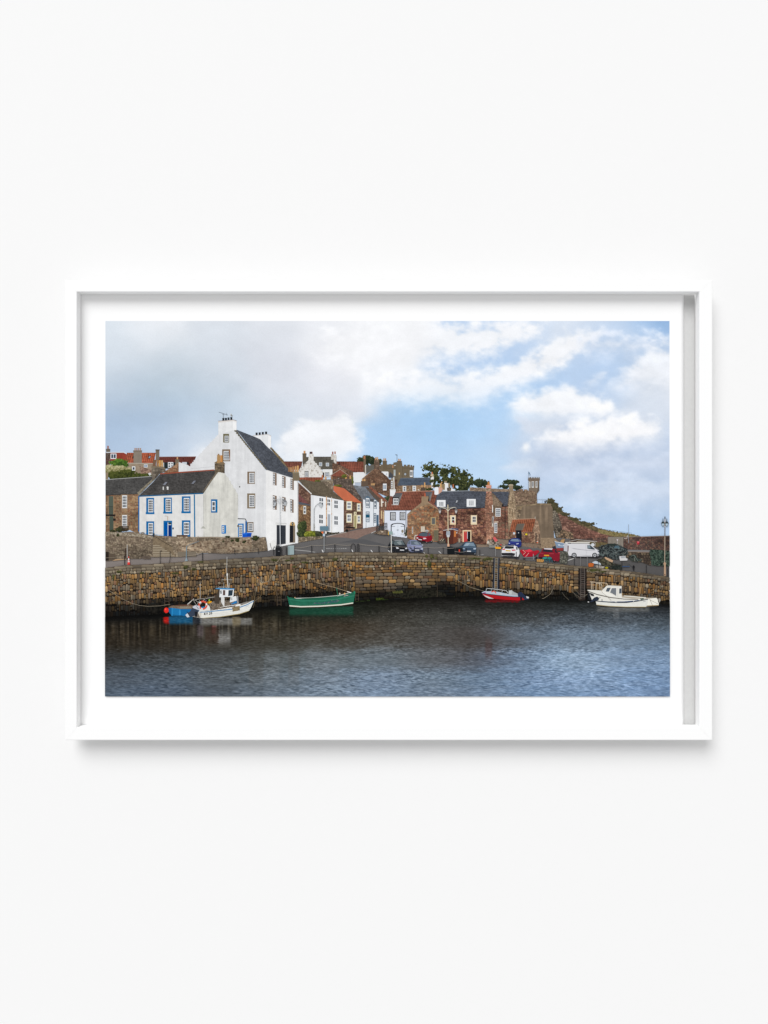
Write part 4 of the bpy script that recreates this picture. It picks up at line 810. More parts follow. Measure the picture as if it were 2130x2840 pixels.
motif('house', 'stepped gable house with slate roof and tall sash windows beside the sea wall')
fill(J([(556, -240), (820, 10), (835, 610), (580, 590)]), rubble([(134, 88, 70), (118, 76, 62), (148, 104, 84), (126, 100, 80)], 8, 4, (94, 68, 56), 0.12, 0.35, 175))
fill(I([(528, 476), (560, 520), (640, 600), (722, 690), (712, 760), (560, 800), (548, 600)]), rubble([(132, 112, 92), (118, 98, 80), (146, 126, 104)], 8, 5, (98, 82, 68), 0.1, 0.3, 176)); fill(I([(556, 720), (712, 740), (700, 780), (690, 893), (556, 893)]), rubble([(136, 112, 90), (118, 96, 78)], 9, 5, (98, 82, 68), 0.1, 0.3, 177))
fill(I([(526, 470), (842, 460), (836, 560), (822, 716), (716, 728), (720, 680), (600, 540)]), slate((80, 84, 94), 0.2, 0, 3.2, 178)); line(I, [(526, 466), (842, 457)], 1.4, (150, 152, 156)); poly(I([(712, 690), (740, 680), (744, 726), (800, 724), (800, 705), (822, 705), (822, 738), (712, 740)]), (34, 32, 36)); line(I, [(772, 738), (772, 893)], 1.5, (40, 36, 38)); line(J, [(772, 40), (770, 590)], 1.5, (48, 40, 40))
polys([I([(538 + 30 * i, 498 + 34 * i), (570 + 30 * i, 502 + 34 * i), (574 + 30 * i, 526 + 34 * i), (546 + 30 * i, 524 + 34 * i)]) for i in range(6)], [(96, 82, 68), (120, 104, 86)] * 3)
rect(J, 594, 54, 694, 212, (150, 122, 98)); window(J, 600, 60, 689, 206, 4, 4); window(J, 578, 320, 630, 498, 2, 5); rect(J, 580, 292, 650, 314, (196, 178, 158))
fill(I([(818, 720), (840, 580), (864, 440), (914, 440), (940, 580), (970, 740), (972, 920), (970, 1260), (830, 1300)]), rubble([(176, 150, 118), (160, 134, 104), (188, 164, 132)], 5, 3.2, (134, 112, 88), 0.12, 0.3, 179)); fill(I([(836, 360), (910, 360), (908, 446), (864, 470), (838, 450)]), plaster((142, 126, 104), 0.08, 5, 0.05, 180)); poly(I([(826, 350), (850, 338), (900, 338), (916, 352), (912, 366), (832, 366)]), (168, 156, 134))
polys([I([(834 - i * 3, 470 + 34 * i), (856 - i * 3, 468 + 34 * i), (856 - i * 3, 490 + 34 * i), (832 - i * 3, 492 + 34 * i)]) for i in range(8)], [(120, 102, 82), (104, 90, 74)] * 4); polys([I([(x, y), (x + 10, y), (x + 10, y + h_), (x, y + h_)]) for x, y, h_ in ((892, 578, 105), (848, 762, 110), (894, 772, 130), (938, 786, 100))], [(96, 78, 62)] * 4)
motif('sea_wall_fort', 'old stone rampart with a round crenellated turret and flag')
fill(I([(140, 392), (430, 408), (850, 432), (850, 470), (520, 470), (140, 455)]), rubble([(150, 126, 104), (130, 110, 90), (164, 142, 118)], 6, 4, (106, 88, 74), 0.12, 0.3, 181))
fill(I([(908, 452), (1006, 448), (1010, 424), (1084, 424), (1086, 456), (1100, 456), (1104, 430), (1168, 430), (1170, 456), (1240, 430), (1330, 500), (1332, 690), (1070, 730), (970, 760), (940, 580)]), rubble([(148, 122, 98), (132, 108, 88), (160, 136, 110), (112, 90, 72), (140, 110, 92)], 5, 3.6, (112, 94, 76), 0.13, 0.35, 182))
fill(I([(1186, 268), (1374, 268), (1372, 446), (1334, 502), (1280, 462), (1186, 440)]), plaster((122, 108, 94), 0.05, 6, 0.03, 183)); fill(I([(1176, 232), (1384, 232), (1380, 268), (1340, 278), (1220, 278), (1178, 268)]), plaster((114, 100, 88), 0.06, 5, 0, 184)); polys([I([(x, 214), (x + w_, 214), (x + w_, 238), (x, 238)]) for x, w_ in ((1178, 10), (1200, 32), (1250, 24), (1290, 22), (1326, 20), (1360, 20))], [(108, 96, 84)] * 6); polys([I([(x, 220), (x + 12, 220), (x + 12, 230), (x, 230)]) for x in (1188, 1234, 1276, 1314, 1348)], [(212, 220, 230)] * 5); poly(I([(1372, 268), (1374, 446), (1334, 502), (1334, 470)]), (98, 88, 78))
for q in ((1194, 292, 1216, 402), (1238, 288, 1280, 398), (1306, 286, 1342, 398)):
    rect(I, *q, (214, 214, 212)); m_ = (q[0] + q[2]) / 2
    polys([I([(q[0] + 6, q[1] + 8), (m_ - 2, q[1] + 8), (m_ - 2, q[3] - 16), (q[0] + 6, q[3] - 16)]), I([(m_ + 2, q[1] + 8), (q[2] - 6, q[1] + 8), (q[2] - 6, q[3] - 16), (m_ + 2, q[3] - 16)])], [(104, 106, 110), (126, 128, 132)])
line(I, [(1183, 110), (1184, 225)], 0.7, (150, 156, 164)); poly(I([(1184, 122), (1200, 130), (1216, 168), (1214, 184), (1196, 168), (1185, 150)]), (40, 92, 130)); poly(I([(1186, 140), (1206, 160), (1210, 178), (1194, 164)]), (180, 206, 216))
motif('retaining_wall', 'tall streaked concrete retaining wall under the turret')
def conc(x, y):
    b = plaster((116, 101, 85), 0.07, 20, 0.08, 185)(x, y)
    st_ = ss(0.60, 0.72, vn(x / 4.5, y / 90.0, 188)) * (1 - ss(1425, 1470, y))
    b = b * (1 + 0.16 * st_ + 0.14 * (fbm(x / 9, y / 7, 189, 3) - 0.5))[:, None]
    r_ = (np.abs((y / 13.0) - np.round(y / 13.0)) < 0.08)
    return b * (1 - 0.04 * r_)[:, None]
fill(S([(108, 398), (250, 392), (320, 384), (455, 390), (478, 432), (474, 520), (486, 620), (490, 700), (500, 770), (345, 790), (110, 700)]), conc)
fill(I([(968, 760), (1060, 780), (1030, 893), (1000, 960), (968, 980)]), rubble([(150, 130, 104), (128, 108, 86), (90, 76, 62)], 5, 5, (72, 60, 50), 0.14, 0.3, 186)); fill(I([(970, 740), (1330, 676), (1580, 682), (1590, 700), (1330, 706), (1080, 730), (1060, 770), (980, 790)]), mottle([(110, 96, 76), (136, 118, 94), (154, 136, 110)], 4, 187))
line(S, [(322, 343), (418, 345)], 0.7, (140, 150, 160)); polys([S([(x, 343), (x + 2, 343), (x + 2, 384), (x, 384)]) for x in (322, 372, 415)], [(130, 138, 146)] * 3); poly(S([(390, 358), (415, 358), (408, 366), (412, 378), (394, 378), (398, 366)]), (70, 72, 76))
fill(K([(0, 760), (290, 760), (480, 900), (380, 1010), (0, 1000)]), mottle([(150, 128, 104), (128, 110, 90), (168, 146, 120), (112, 96, 80)], 4, 188))
motif('house', 'small stone hut with orange pantile roof and black door')
fill(J([(832, 476), (1286, 466), (1286, 676), (1060, 660), (960, 605), (832, 600)]), rubble([(140, 100, 78), (118, 82, 66), (158, 122, 94), (110, 74, 60)], 6, 4, (96, 74, 60), 0.13, 0.35, 190))
fill(J([(896, 266), (1306, 250), (1278, 380), (1248, 474), (842, 480)]), pantile((180, 94, 58), 5.2, 4.4, -0.18, 0.2, 191)); line(J, [(880, 258), (1306, 246)], 1.2, (190, 150, 124)); line(J, [(838, 474), (896, 266)], 1.6, (140, 120, 104))
fill(J([(1286, 470), (1258, 440), (1290, 360), (1312, 262), (1350, 290), (1386, 470), (1388, 690), (1284, 682)]), rubble([(184, 146, 116), (164, 128, 102), (196, 162, 132)], 5, 3.4, (138, 110, 90), 0.12, 0.3, 192)); polys([J([(1308, 500), (1326, 500), (1326, 680), (1308, 680)]), J([(1366, 510), (1380, 510), (1380, 688), (1366, 688)])], [(50, 44, 42)] * 2); rect(J, 1296, 210, 1304, 250, (196, 190, 182))
poly(J([(984, 336), (1112, 330), (1066, 450), (944, 452)]), (100, 94, 86)); poly(J([(1066, 450), (1112, 330), (1118, 350), (1078, 455)]), (130, 110, 96)); poly(J([(960, 452), (1062, 452), (1066, 640), (965, 600)]), (26, 30, 40)); ell(J, 1008, 495, 8, 9, (220, 222, 224)); rect(J, 912, 486, 944, 524, (206, 212, 220)); rect(J, 1128, 508, 1162, 536, (226, 206, 44)); poly(J([(1326, 676), (1338, 630), (1350, 676)]), (220, 110, 70)); rect(J, 1330, 644, 1346, 656, (230, 228, 224))
motif('sea_wall', 'dark stone sea wall at the far right')
fill(L([(560, 750), (970, 735), (1300, 722), (1635, 714), (1640, 1050), (1200, 1040), (650, 1035), (560, 970), (210, 980), (-700, 900), (-650, 790), (0, 760)]), rubble([(104, 76, 66), (86, 64, 58), (120, 88, 72), (74, 58, 54), (96, 80, 70)], 6, 4, (66, 52, 48), 0.13, 0.35, 193))
line(L, [(560, 742), (970, 732), (1640, 712)], 1.2, (150, 138, 130))
fill(L([(210, 740), (566, 740), (566, 968), (210, 965)]), plaster((140, 132, 122), 0.05, 8, 0.05, 194)); polys([L([(x, 742), (x + 8, 742), (x + 8, 962), (x, 962)]) for x in range(225, 560, 30)], [(104, 98, 92)] * 12); line(L, [(210, 738), (566, 738)], 1.2, (90, 84, 78)); poly(L([(408, 796), (450, 796), (430, 830)]), (222, 212, 220)); line(L, [(430, 830), (432, 940)], 0.9, (196, 190, 188))
rect(L, 876, 842, 936, 880, (196, 32, 52)); rect(L, 880, 886, 932, 908, (190, 48, 60)); line(L, [(892, 855), (920, 857)], 1.0, (236, 200, 206)); line(L, [(686, 445), (684, 880)], 1.0, (150, 158, 166)); line(L, [(580, 770), (650, 775), (652, 730)], 1.2, (206, 200, 196)); ell(L, 660, 718, 8, 9, (232, 232, 232))
fill(L([(-560, 800), (0, 860), (210, 880), (280, 960), (200, 1000), (-100, 960), (-350, 900)]), mottle([(84, 76, 54), (112, 100, 70), (96, 80, 62)], 4, 195), rough=2)
poly(L([(620, 1030), (1180, 1044), (1180, 1096), (650, 1078)]), (118, 116, 116)); poly(L([(640, 1072), (1180, 1086), (1180, 1100), (660, 1094)]), (150, 130, 116))
fill(L([(650, 1085), (1180, 1098), (1200, 1400), (1000, 1320), (780, 1300), (620, 1180)]), rubble([(104, 88, 70), (84, 70, 58), (120, 102, 80), (66, 56, 48)], 8, 7, (46, 40, 36), 0.16, 0.3, 196))

# ---- garden wall, steps, quay furniture
motif('garden_wall', 'long rubble garden wall with stone steps in front of the cottage')
fill(B([(50, 612), (120, 600), (330, 618), (480, 604), (640, 625), (680, 640), (900, 672), (920, 660), (1000, 676), (1240, 690), (1500, 690), (1659, 706)]) + D([(100, 934), (500, 940), (932, 936), (934, 992), (1000, 970), (1050, 944), (1146, 938), (1176, 1144), (935, 1168), (560, 1190), (300, 1182), (0, 1192)]) + B([(1400, 1050), (880, 1052), (640, 1080), (400, 1085), (220, 1110), (50, 1122)]),
     rubble([(134, 118, 98), (116, 101, 83), (148, 132, 110), (104, 90, 74), (126, 109, 93)], 6.5, 4, (110, 95, 78), 0.13, 0.45, 200))
fill(B([(1230, 840), (1659, 780)]) + D([(300, 990), (930, 950), (930, 1160), (700, 1172), (500, 1165), (0, 1140)]) + B([(1400, 960), (1320, 950)]), rubble([(154, 134, 110), (168, 149, 124), (136, 115, 92), (106, 85, 68)], 7, 4.4, (156, 136, 113), 0.2, 0.4, 201))
fill(B([(50, 612), (330, 620), (660, 640), (900, 690), (890, 730), (600, 690), (50, 650)]), mottle([(112, 100, 84), (150, 138, 120), (178, 168, 152)], 3, 202), rough=1.0)
line(D, [(0, 942), (300, 938), (600, 944), (930, 940)], 2.0, (158, 144, 126))
fill(B([(890, 700), (1010, 690), (1230, 860), (1250, 960), (1320, 1050), (890, 1050)]), mottle([(112, 98, 80), (136, 120, 98)], 3, 203))
polys([B([(890, y), (1010 + (y - 845) * 1.45, y), (1014 + (y - 845) * 1.45, y + 14), (890, y + 14)]) for y in range(845, 1050, 30)], [(166, 154, 134)] * 7)
polys([B([(890, y + 15), (1012 + (y - 845) * 1.45, y + 15), (1014 + (y - 845) * 1.45, y + 20), (890, y + 20)]) for y in range(845, 1045, 30)], [(78, 66, 54)] * 7)
line(B, [(915, 680), (1100, 795), (1235, 868)], 1.3, (50, 42, 38)); poly(B([(885, 640), (918, 622), (910, 690), (892, 706)]), (30, 54, 72)); ell(B, 710, 630, 32, 18, (70, 66, 64)); ell(B, 710, 630, 24, 11, (150, 144, 138))
rect(B, 50, 960, 110, 1118, (42, 36, 32)); rect(B, 110, 990, 220, 1112, (92, 80, 68)); fill(B([(660, 1060), (740, 1030), (850, 1040), (850, 1085), (740, 1088)]), mottle([(84, 74, 66), (104, 92, 82)], 3, 204)); rect(B, 1330, 960, 1659, 1042, (122, 112, 98)); rect(B, 1308, 980, 1322, 1050, (172, 160, 138)); poly(B([(170, 1120), (230, 1090), (420, 1084), (420, 1096), (250, 1112)]), (176, 146, 114))
foliage(TB(D, [(990, 950, 62, 40), (560, 932, 40, 16), (710, 985, 30, 36), (630, 990, 26, 20), (815, 1010, 30, 20), (500, 1000, 18, 14)]), [(30, 36, 26), (56, 60, 36), (86, 86, 48)], 2.4, 0.4, 205)
foliage(TB(B, [(270, 660, 26, 30), (180, 590, 60, 22), (290, 570, 60, 40)]), [(34, 38, 24), (58, 60, 38), (80, 80, 52)], 2.4, 0.4, 206)
motif('wheelie_bin', 'rear bright blue wheelie bin behind the garden wall')
poly(D([(820, 872), (928, 874), (918, 934), (830, 936)]), (16, 72, 172)); poly(D([(818, 868), (932, 872), (930, 884), (818, 884)]), (30, 96, 204)); motif('wheelie_bin', 'front bright blue wheelie bin'); poly(D([(788, 886), (862, 884), (856, 938), (792, 940)]), (22, 86, 192)); poly(D([(784, 880), (866, 880), (864, 894), (786, 894)]), (42, 112, 216))
motif('dinghy', 'white dinghy leaning against the tall white house'); poly(D([(1212, 1040), (1245, 990), (1300, 1010), (1310, 1060), (1290, 1130), (1240, 1136)]), (232, 232, 230)); line(D, [(1212, 1030), (1230, 1100), (1262, 1142)], 1.2, (70, 66, 62))

def car(T, body, cab, glass, tyres, col, gcol=(66, 78, 88), extra=()):
    for q in tyres: ell(T, *q, (24, 24, 27)); ell(T, q[0], q[1], q[2] * 0.55, q[3] * 0.55, (140, 142, 146))
    poly(T(body), col)
    if cab: poly(T(cab), tuple(max(0, c - 14) for c in col))
    for g_ in glass: poly(T(g_), gcol)
    for p_, c_ in extra: poly(T(p_), c_)
motif('car', 'black hatchback parked nose to the quay behind a sign post')
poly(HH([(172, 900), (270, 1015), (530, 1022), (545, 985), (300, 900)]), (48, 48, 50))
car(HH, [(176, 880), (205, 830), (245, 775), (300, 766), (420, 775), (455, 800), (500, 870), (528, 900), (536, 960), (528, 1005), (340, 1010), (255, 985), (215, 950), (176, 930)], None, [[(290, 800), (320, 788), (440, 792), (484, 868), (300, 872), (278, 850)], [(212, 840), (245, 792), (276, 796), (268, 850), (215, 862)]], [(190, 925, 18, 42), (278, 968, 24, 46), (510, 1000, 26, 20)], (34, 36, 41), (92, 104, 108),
    [([(312, 905), (360, 915), (376, 940), (330, 942)], (206, 208, 214)), ([(485, 930), (520, 916), (530, 940), (500, 950)], (206, 208, 214)), ([(392, 956), (470, 958), (470, 976), (392, 974)], (204, 206, 208)), ([(370, 915), (490, 925), (480, 945), (380, 938)], (20, 21, 24)), ([(300, 872), (484, 870), (520, 905), (420, 895), (312, 898)], (48, 50, 56)), ([(255, 776), (420, 776), (440, 790), (300, 790)], (150, 152, 156)), ([(330, 820), (400, 800), (430, 860), (380, 868)], (132, 142, 144))])
motif('car', 'lavender grey hatchback parked beside the black car')
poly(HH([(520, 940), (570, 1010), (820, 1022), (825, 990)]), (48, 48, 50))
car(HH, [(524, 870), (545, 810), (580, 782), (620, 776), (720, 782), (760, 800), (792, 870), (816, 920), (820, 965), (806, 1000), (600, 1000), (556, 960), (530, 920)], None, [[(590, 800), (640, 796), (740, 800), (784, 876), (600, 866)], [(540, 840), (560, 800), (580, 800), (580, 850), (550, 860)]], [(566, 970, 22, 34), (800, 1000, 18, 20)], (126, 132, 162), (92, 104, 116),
    [([(600, 880), (780, 886), (800, 930), (700, 916), (610, 922)], (146, 152, 186)), ([(600, 955), (810, 960), (806, 1004), (600, 992)], (48, 52, 66)), ([(668, 955), (748, 957), (748, 974), (668, 972)], (200, 202, 206)), ([(566, 910), (610, 930), (620, 955), (580, 945)], (60, 64, 78)), ([(780, 935), (816, 930), (810, 955), (788, 955)], (196, 204, 216)), ([(660, 930), (770, 936), (760, 952), (660, 948)], (40, 42, 52)), ([(796, 862), (820, 866), (818, 882), (800, 880)], (190, 194, 206)), ([(640, 830), (700, 806), (760, 866), (690, 868)], (128, 140, 152))])
motif('car', 'dark red car parked against the rubble gable house')
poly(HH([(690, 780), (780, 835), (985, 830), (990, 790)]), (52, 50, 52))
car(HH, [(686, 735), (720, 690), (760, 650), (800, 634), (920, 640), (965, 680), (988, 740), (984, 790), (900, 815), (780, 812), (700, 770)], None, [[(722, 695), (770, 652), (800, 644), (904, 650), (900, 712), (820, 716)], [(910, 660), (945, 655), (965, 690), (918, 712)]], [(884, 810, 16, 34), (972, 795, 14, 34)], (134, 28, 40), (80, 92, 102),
    [([(692, 735), (720, 728), (735, 752), (705, 758)], (214, 190, 200)), ([(815, 742), (862, 738), (880, 756), (830, 770)], (220, 200, 206)), ([(726, 736), (810, 742), (800, 758), (736, 752)], (40, 24, 28)), ([(730, 762), (796, 768), (796, 784), (730, 778)], (206, 208, 208)), ([(700, 775), (790, 790), (870, 796), (860, 815), (790, 812), (720, 796)], (44, 22, 26)), ([(800, 632), (920, 640), (900, 652), (790, 642)], (46, 30, 32)), ([(720, 710), (800, 720), (900, 716), (880, 740), (790, 738)], (170, 40, 54))])
poly(HH([(648, 770), (666, 690), (720, 684), (712, 700), (676, 704), (664, 772)]), (206, 200, 192))
motif('car', 'dark blue grey car facing the quay beside the bins')
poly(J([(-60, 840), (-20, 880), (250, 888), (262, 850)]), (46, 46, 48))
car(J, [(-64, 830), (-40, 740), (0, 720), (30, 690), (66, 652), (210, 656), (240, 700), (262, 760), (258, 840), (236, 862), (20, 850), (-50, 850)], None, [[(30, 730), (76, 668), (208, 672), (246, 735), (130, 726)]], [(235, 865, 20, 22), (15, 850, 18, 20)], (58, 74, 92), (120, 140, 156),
    [([(92, 812), (166, 814), (166, 832), (92, 828)], (214, 216, 218)), ([(205, 770), (258, 764), (250, 788), (212, 790)], (176, 190, 206)), ([(20, 762), (60, 770), (54, 790), (22, 782)], (156, 170, 188)), ([(30, 738), (244, 742), (256, 764), (130, 756), (20, 756)], (84, 102, 120)), ([(10, 710), (32, 700), (34, 716), (14, 722)], (30, 36, 44)), ([(246, 712), (270, 722), (262, 738), (248, 730)], (30, 36, 44)), ([(30, 830), (240, 840), (236, 862), (40, 852)], (32, 38, 46)), ([(40, 730), (90, 680), (150, 672), (110, 726)], (150, 168, 182))])
motif('car', 'navy blue car parked in front of the small hut')
car(J, [(824, 690), (838, 640), (880, 596), (940, 585), (1020, 596), (1052, 640), (1060, 700), (1040, 740), (1010, 750), (990, 760), (930, 740), (830, 730)], None, [[(858, 640), (890, 604), (1000, 604), (1022, 652), (940, 650)], [(1026, 610), (1046, 640), (1036, 656), (1024, 640)]], [(1000, 735, 14, 30), (1048, 715, 10, 26)], (38, 48, 116), (116, 136, 158),
    [([(960, 690), (1012, 676), (1004, 694), (970, 700)], (190, 200, 220)), ([(832, 668), (860, 676), (850, 690), (834, 684)], (190, 200, 220)), ([(846, 650), (940, 658), (1020, 660), (960, 680), (860, 672)], (52, 62, 136)), ([(870, 700), (940, 706), (940, 718), (870, 712)], (96, 100, 120)), ([(830, 625), (850, 622), (850, 634), (836, 638)], (30, 34, 60))])
motif('car', 'white hatchback seen from behind, parked at the quay edge')
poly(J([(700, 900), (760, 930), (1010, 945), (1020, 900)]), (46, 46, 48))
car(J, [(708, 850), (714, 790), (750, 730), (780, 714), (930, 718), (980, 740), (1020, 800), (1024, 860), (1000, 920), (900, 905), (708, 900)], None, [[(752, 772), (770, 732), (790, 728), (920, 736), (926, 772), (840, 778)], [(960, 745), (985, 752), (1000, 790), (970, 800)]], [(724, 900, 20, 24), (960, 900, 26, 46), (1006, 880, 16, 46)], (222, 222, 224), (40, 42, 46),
    [([(708, 850), (880, 848), (950, 862), (930, 905), (710, 895)], (44, 44, 48)), ([(780, 800), (868, 806), (866, 826), (780, 820)], (210, 168, 40)), ([(720, 776), (774, 780), (764, 798), (718, 796)], (196, 60, 70)), ([(878, 794), (946, 790), (960, 806), (900, 816)], (196, 60, 70)), ([(745, 728), (790, 712), (930, 716), (930, 728), (790, 724)], (60, 60, 64)), ([(984, 770), (1012, 774), (1010, 796), (990, 792)], (200, 204, 208))])
motif('car', 'red hatchback seen from behind, parked beside green chairs')
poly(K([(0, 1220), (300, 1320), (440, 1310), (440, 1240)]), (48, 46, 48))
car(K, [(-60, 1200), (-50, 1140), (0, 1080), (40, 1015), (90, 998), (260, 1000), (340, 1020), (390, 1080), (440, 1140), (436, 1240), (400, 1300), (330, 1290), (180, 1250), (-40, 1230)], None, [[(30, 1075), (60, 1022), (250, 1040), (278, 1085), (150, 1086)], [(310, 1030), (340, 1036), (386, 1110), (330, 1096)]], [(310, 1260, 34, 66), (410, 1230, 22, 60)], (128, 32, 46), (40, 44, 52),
    [([(70, 1150), (184, 1152), (184, 1180), (70, 1174)], (222, 166, 44)), ([(-30, 1100), (60, 1112), (50, 1130), (-30, 1120)], (156, 54, 66)), ([(180, 1110), (300, 1112), (290, 1136), (190, 1132)], (156, 54, 66)), ([(70, 998), (270, 1000), (250, 1036), (70, 1020)], (206, 200, 206)), ([(-50, 1196), (220, 1216), (280, 1246), (270, 1290), (-50, 1226)], (52, 24, 32)), ([(396, 1096), (432, 1090), (430, 1116), (404, 1116)], (200, 70, 90))])
motif('van', 'white panel van with a roof rack')
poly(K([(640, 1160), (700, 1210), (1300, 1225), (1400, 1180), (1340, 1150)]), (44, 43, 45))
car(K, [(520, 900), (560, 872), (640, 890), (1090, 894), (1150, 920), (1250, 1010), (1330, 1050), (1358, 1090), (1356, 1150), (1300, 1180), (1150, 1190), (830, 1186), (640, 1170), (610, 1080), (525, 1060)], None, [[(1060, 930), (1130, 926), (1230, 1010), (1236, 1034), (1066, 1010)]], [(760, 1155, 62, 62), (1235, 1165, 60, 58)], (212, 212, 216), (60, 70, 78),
    [([(520, 900), (560, 872), (620, 930), (612, 1080), (525, 1060)], (190, 190, 196)), ([(612, 940), (636, 936), (630, 1070), (608, 1080)], (96, 56, 62)), ([(690, 990), (1056, 1040), (1250, 1050), (1250, 1060), (1050, 1052), (760, 1018)], (168, 168, 174)), ([(1090, 1190), (860, 1150), (1150, 1160), (1150, 1190)], (186, 186, 190)), ([(1290, 1050), (1352, 1066), (1356, 1090), (1310, 1084)], (70, 74, 92)), ([(1300, 1130), (1358, 1120), (1356, 1150), (1300, 1170)], (120, 122, 130)), ([(1066, 936), (1120, 932), (1140, 1000), (1070, 1000)], (124, 138, 146)), ([(560, 858), (1120, 862), (1120, 884), (560, 878)], (226, 224, 216)), ([(600, 874), (690, 876), (690, 896), (620, 892)], (50, 52, 60))])
for cx_ in (760, 1235): ell(K, cx_, 1160, 60, 58, (28, 28, 31)); ell(K, cx_, 1160, 40, 40, (166, 168, 172)); ell(K, cx_, 1160, 14, 14, (90, 92, 96))
line(K, [(1030, 920), (1040, 1180)], 0.5, (160, 160, 166)); line(K, [(640, 840), (840, 800), (1290, 846)], 1.2, (190, 186, 182)); line(K, [(820, 845), (1200, 850), (1250, 880), (1240, 960)], 1.0, (196, 190, 186)); ell(K, 1190, 920, 40, 38, (206, 210, 216))
motif('boat', 'blue and red fishing boat bow standing ashore behind the red car')
poly(K([(312, 836), (345, 850), (530, 880), (530, 960), (510, 1000), (358, 1000), (330, 900)]), (122, 142, 166)); poly(K([(356, 996), (514, 990), (505, 1052), (378, 1056)]), (140, 56, 54)); line(K, [(312, 838), (345, 852), (530, 882)], 1.4, (214, 220, 226)); line(K, [(394, 905), (400, 930), (418, 932), (420, 908)], 1.4, (226, 230, 234)); line(K, [(432, 915), (434, 940), (452, 942)], 1.4, (226, 230, 234)); ring(K, 482, 940, 12, 12, 6, [(226, 230, 234)], 8); line(K, [(528, 922), (512, 926), (516, 940), (528, 948)], 1.4, (226, 230, 234))
poly(K([(250, 970), (330, 940), (350, 1010), (280, 1010)]), (46, 52, 64)); poly(K([(440, 860), (470, 800), (550, 790), (520, 880)]), (176, 140, 96))
motif('boat', 'small boat under a bright red cover on a trailer')
poly(J([(1030, 820), (1050, 790), (1150, 800), (1200, 780), (1270, 820), (1350, 800), (1380, 830), (1320, 880), (1250, 915), (1110, 925), (1075, 880)]), (166, 34, 48)); poly(J([(1070, 880), (1250, 860), (1350, 850), (1250, 915), (1110, 925)]), (166, 24, 44)); poly(J([(1110, 812), (1200, 782), (1260, 820), (1180, 840)]), (216, 60, 78)); line(J, [(1130, 920), (1190, 850)], 0.9, (226, 196, 190)); line(J, [(1090, 880), (1130, 840), (1080, 800)], 0.9, (230, 206, 190)); line(J, [(1090, 930), (1330, 930), (1340, 900)], 1.6, (126, 128, 132)); ell(J, 1320, 945, 20, 28, (34, 34, 38)); rect(J, 1262, 870, 1274, 970, (140, 142, 146)); ell(J, 1105, 950, 22, 18, (60, 58, 60))

motif('shed', 'small dark brown wooden shed with a notice board post')
poly(HH([(1180, 600), (1370, 570), (1372, 850), (1290, 860), (1190, 800)]), (84, 46, 38)); poly(HH([(1372, 570), (1470, 610), (1440, 820), (1372, 850)]), (112, 62, 46)); poly(HH([(1176, 604), (1280, 572), (1360, 564), (1470, 610), (1460, 622), (1370, 590), (1190, 612)]), (168, 160, 158)); poly(HH([(1390, 610), (1425, 620), (1418, 720), (1388, 724)]), (196, 124, 70)); rect(HH, 1432, 634, 1446, 660, (214, 210, 206)); poly(HH([(1390, 560), (1470, 575), (1466, 592), (1400, 584)]), (64, 84, 120))
poly(HH([(1340, 560), (1370, 556), (1380, 580), (1350, 576)]), (60, 90, 140))
motif('dumpster', 'black refuse bin on the quay edge')
poly(HH([(1262, 900), (1300, 895), (1400, 912), (1412, 930), (1410, 1045), (1264, 1045)]), (24, 27, 30)); poly(HH([(1262, 900), (1320, 890), (1410, 920), (1404, 936), (1290, 912)]), (54, 58, 62)); motif('dumpster', 'black bin with a red label'); poly(HH([(1420, 916), (1545, 916), (1560, 1045), (1424, 1048)]), (26, 30, 33)); poly(HH([(1418, 912), (1560, 914), (1560, 930), (1424, 930)]), (60, 64, 66)); rect(HH, 1473, 952, 1496, 998, (196, 62, 44))
motif('clutter', 'heap of timber, tyres and crates beside the stone house')
for q, c in (((1056, 760, 1240, 840), 0),):
    fill(HH([(1060, 820), (1120, 790), (1180, 750), (1230, 760), (1244, 830), (1150, 845)]), mottle([(34, 34, 34), (70, 66, 60), (104, 98, 88)], 3, 210), rough=1.2)
motif('trolley', 'wooden framed trolley by the plank door'); line(HH, [(1126, 800), (1166, 756)], 1.2, (190, 174, 150)); line(HH, [(1170, 800), (1204, 756)], 1.2, (190, 174, 150)); motif('barrel', 'pale stone bollard by the red door'); rect(HH, 1470, 754, 1500, 826, (160, 148, 130))
motif('driftwood', 'heap of logs and scrap beside the stone house'); fill(J([(440, 690), (470, 610), (560, 620), (640, 660), (740, 690), (790, 700), (740, 760), (600, 740), (500, 720)]), mottle([(58, 52, 46), (96, 86, 76), (140, 128, 114), (176, 164, 150)], 3, 211), rough=1.6)
motif('board', 'tilted pink red board'); poly(J([(548, 588), (585, 562), (642, 630), (600, 660)]), (206, 96, 96)); motif('crate', 'grey slatted crate'); polys([J([(486, 712), (600, 716), (600, 766), (486, 762)])], [(120, 120, 116)]); polys([J([(486, 728), (600, 732), (600, 738), (486, 734)])], [(170, 170, 164)]); motif('crate', 'yellow crate behind the white car'); poly(J([(586, 740), (700, 748), (692, 784), (600, 776)]), (226, 160, 44)); motif('buoy', 'small red buoy'); ell(J, 693, 706, 14, 14, (196, 52, 56)); motif('barrel', 'pale drum at the house corner'); ell(J, 466, 662, 14, 28, (206, 200, 188))
motif('lobster_creels', 'large dark heap of creels behind the van'); fill(L([(0, 960), (170, 900), (380, 890), (560, 960), (650, 1000), (680, 1120), (620, 1200), (380, 1260), (200, 1200), (0, 1180)]), mottle([(24, 26, 28), (42, 46, 48), (66, 74, 74), (96, 106, 104)], 2.6, 212, 2.4), rough=2.4)
poly(L([(228, 898), (380, 892), (382, 940), (230, 944)]), (46, 54, 50)); poly(L([(340, 990), (380, 940), (470, 950), (480, 1010)]), (76, 100, 112))
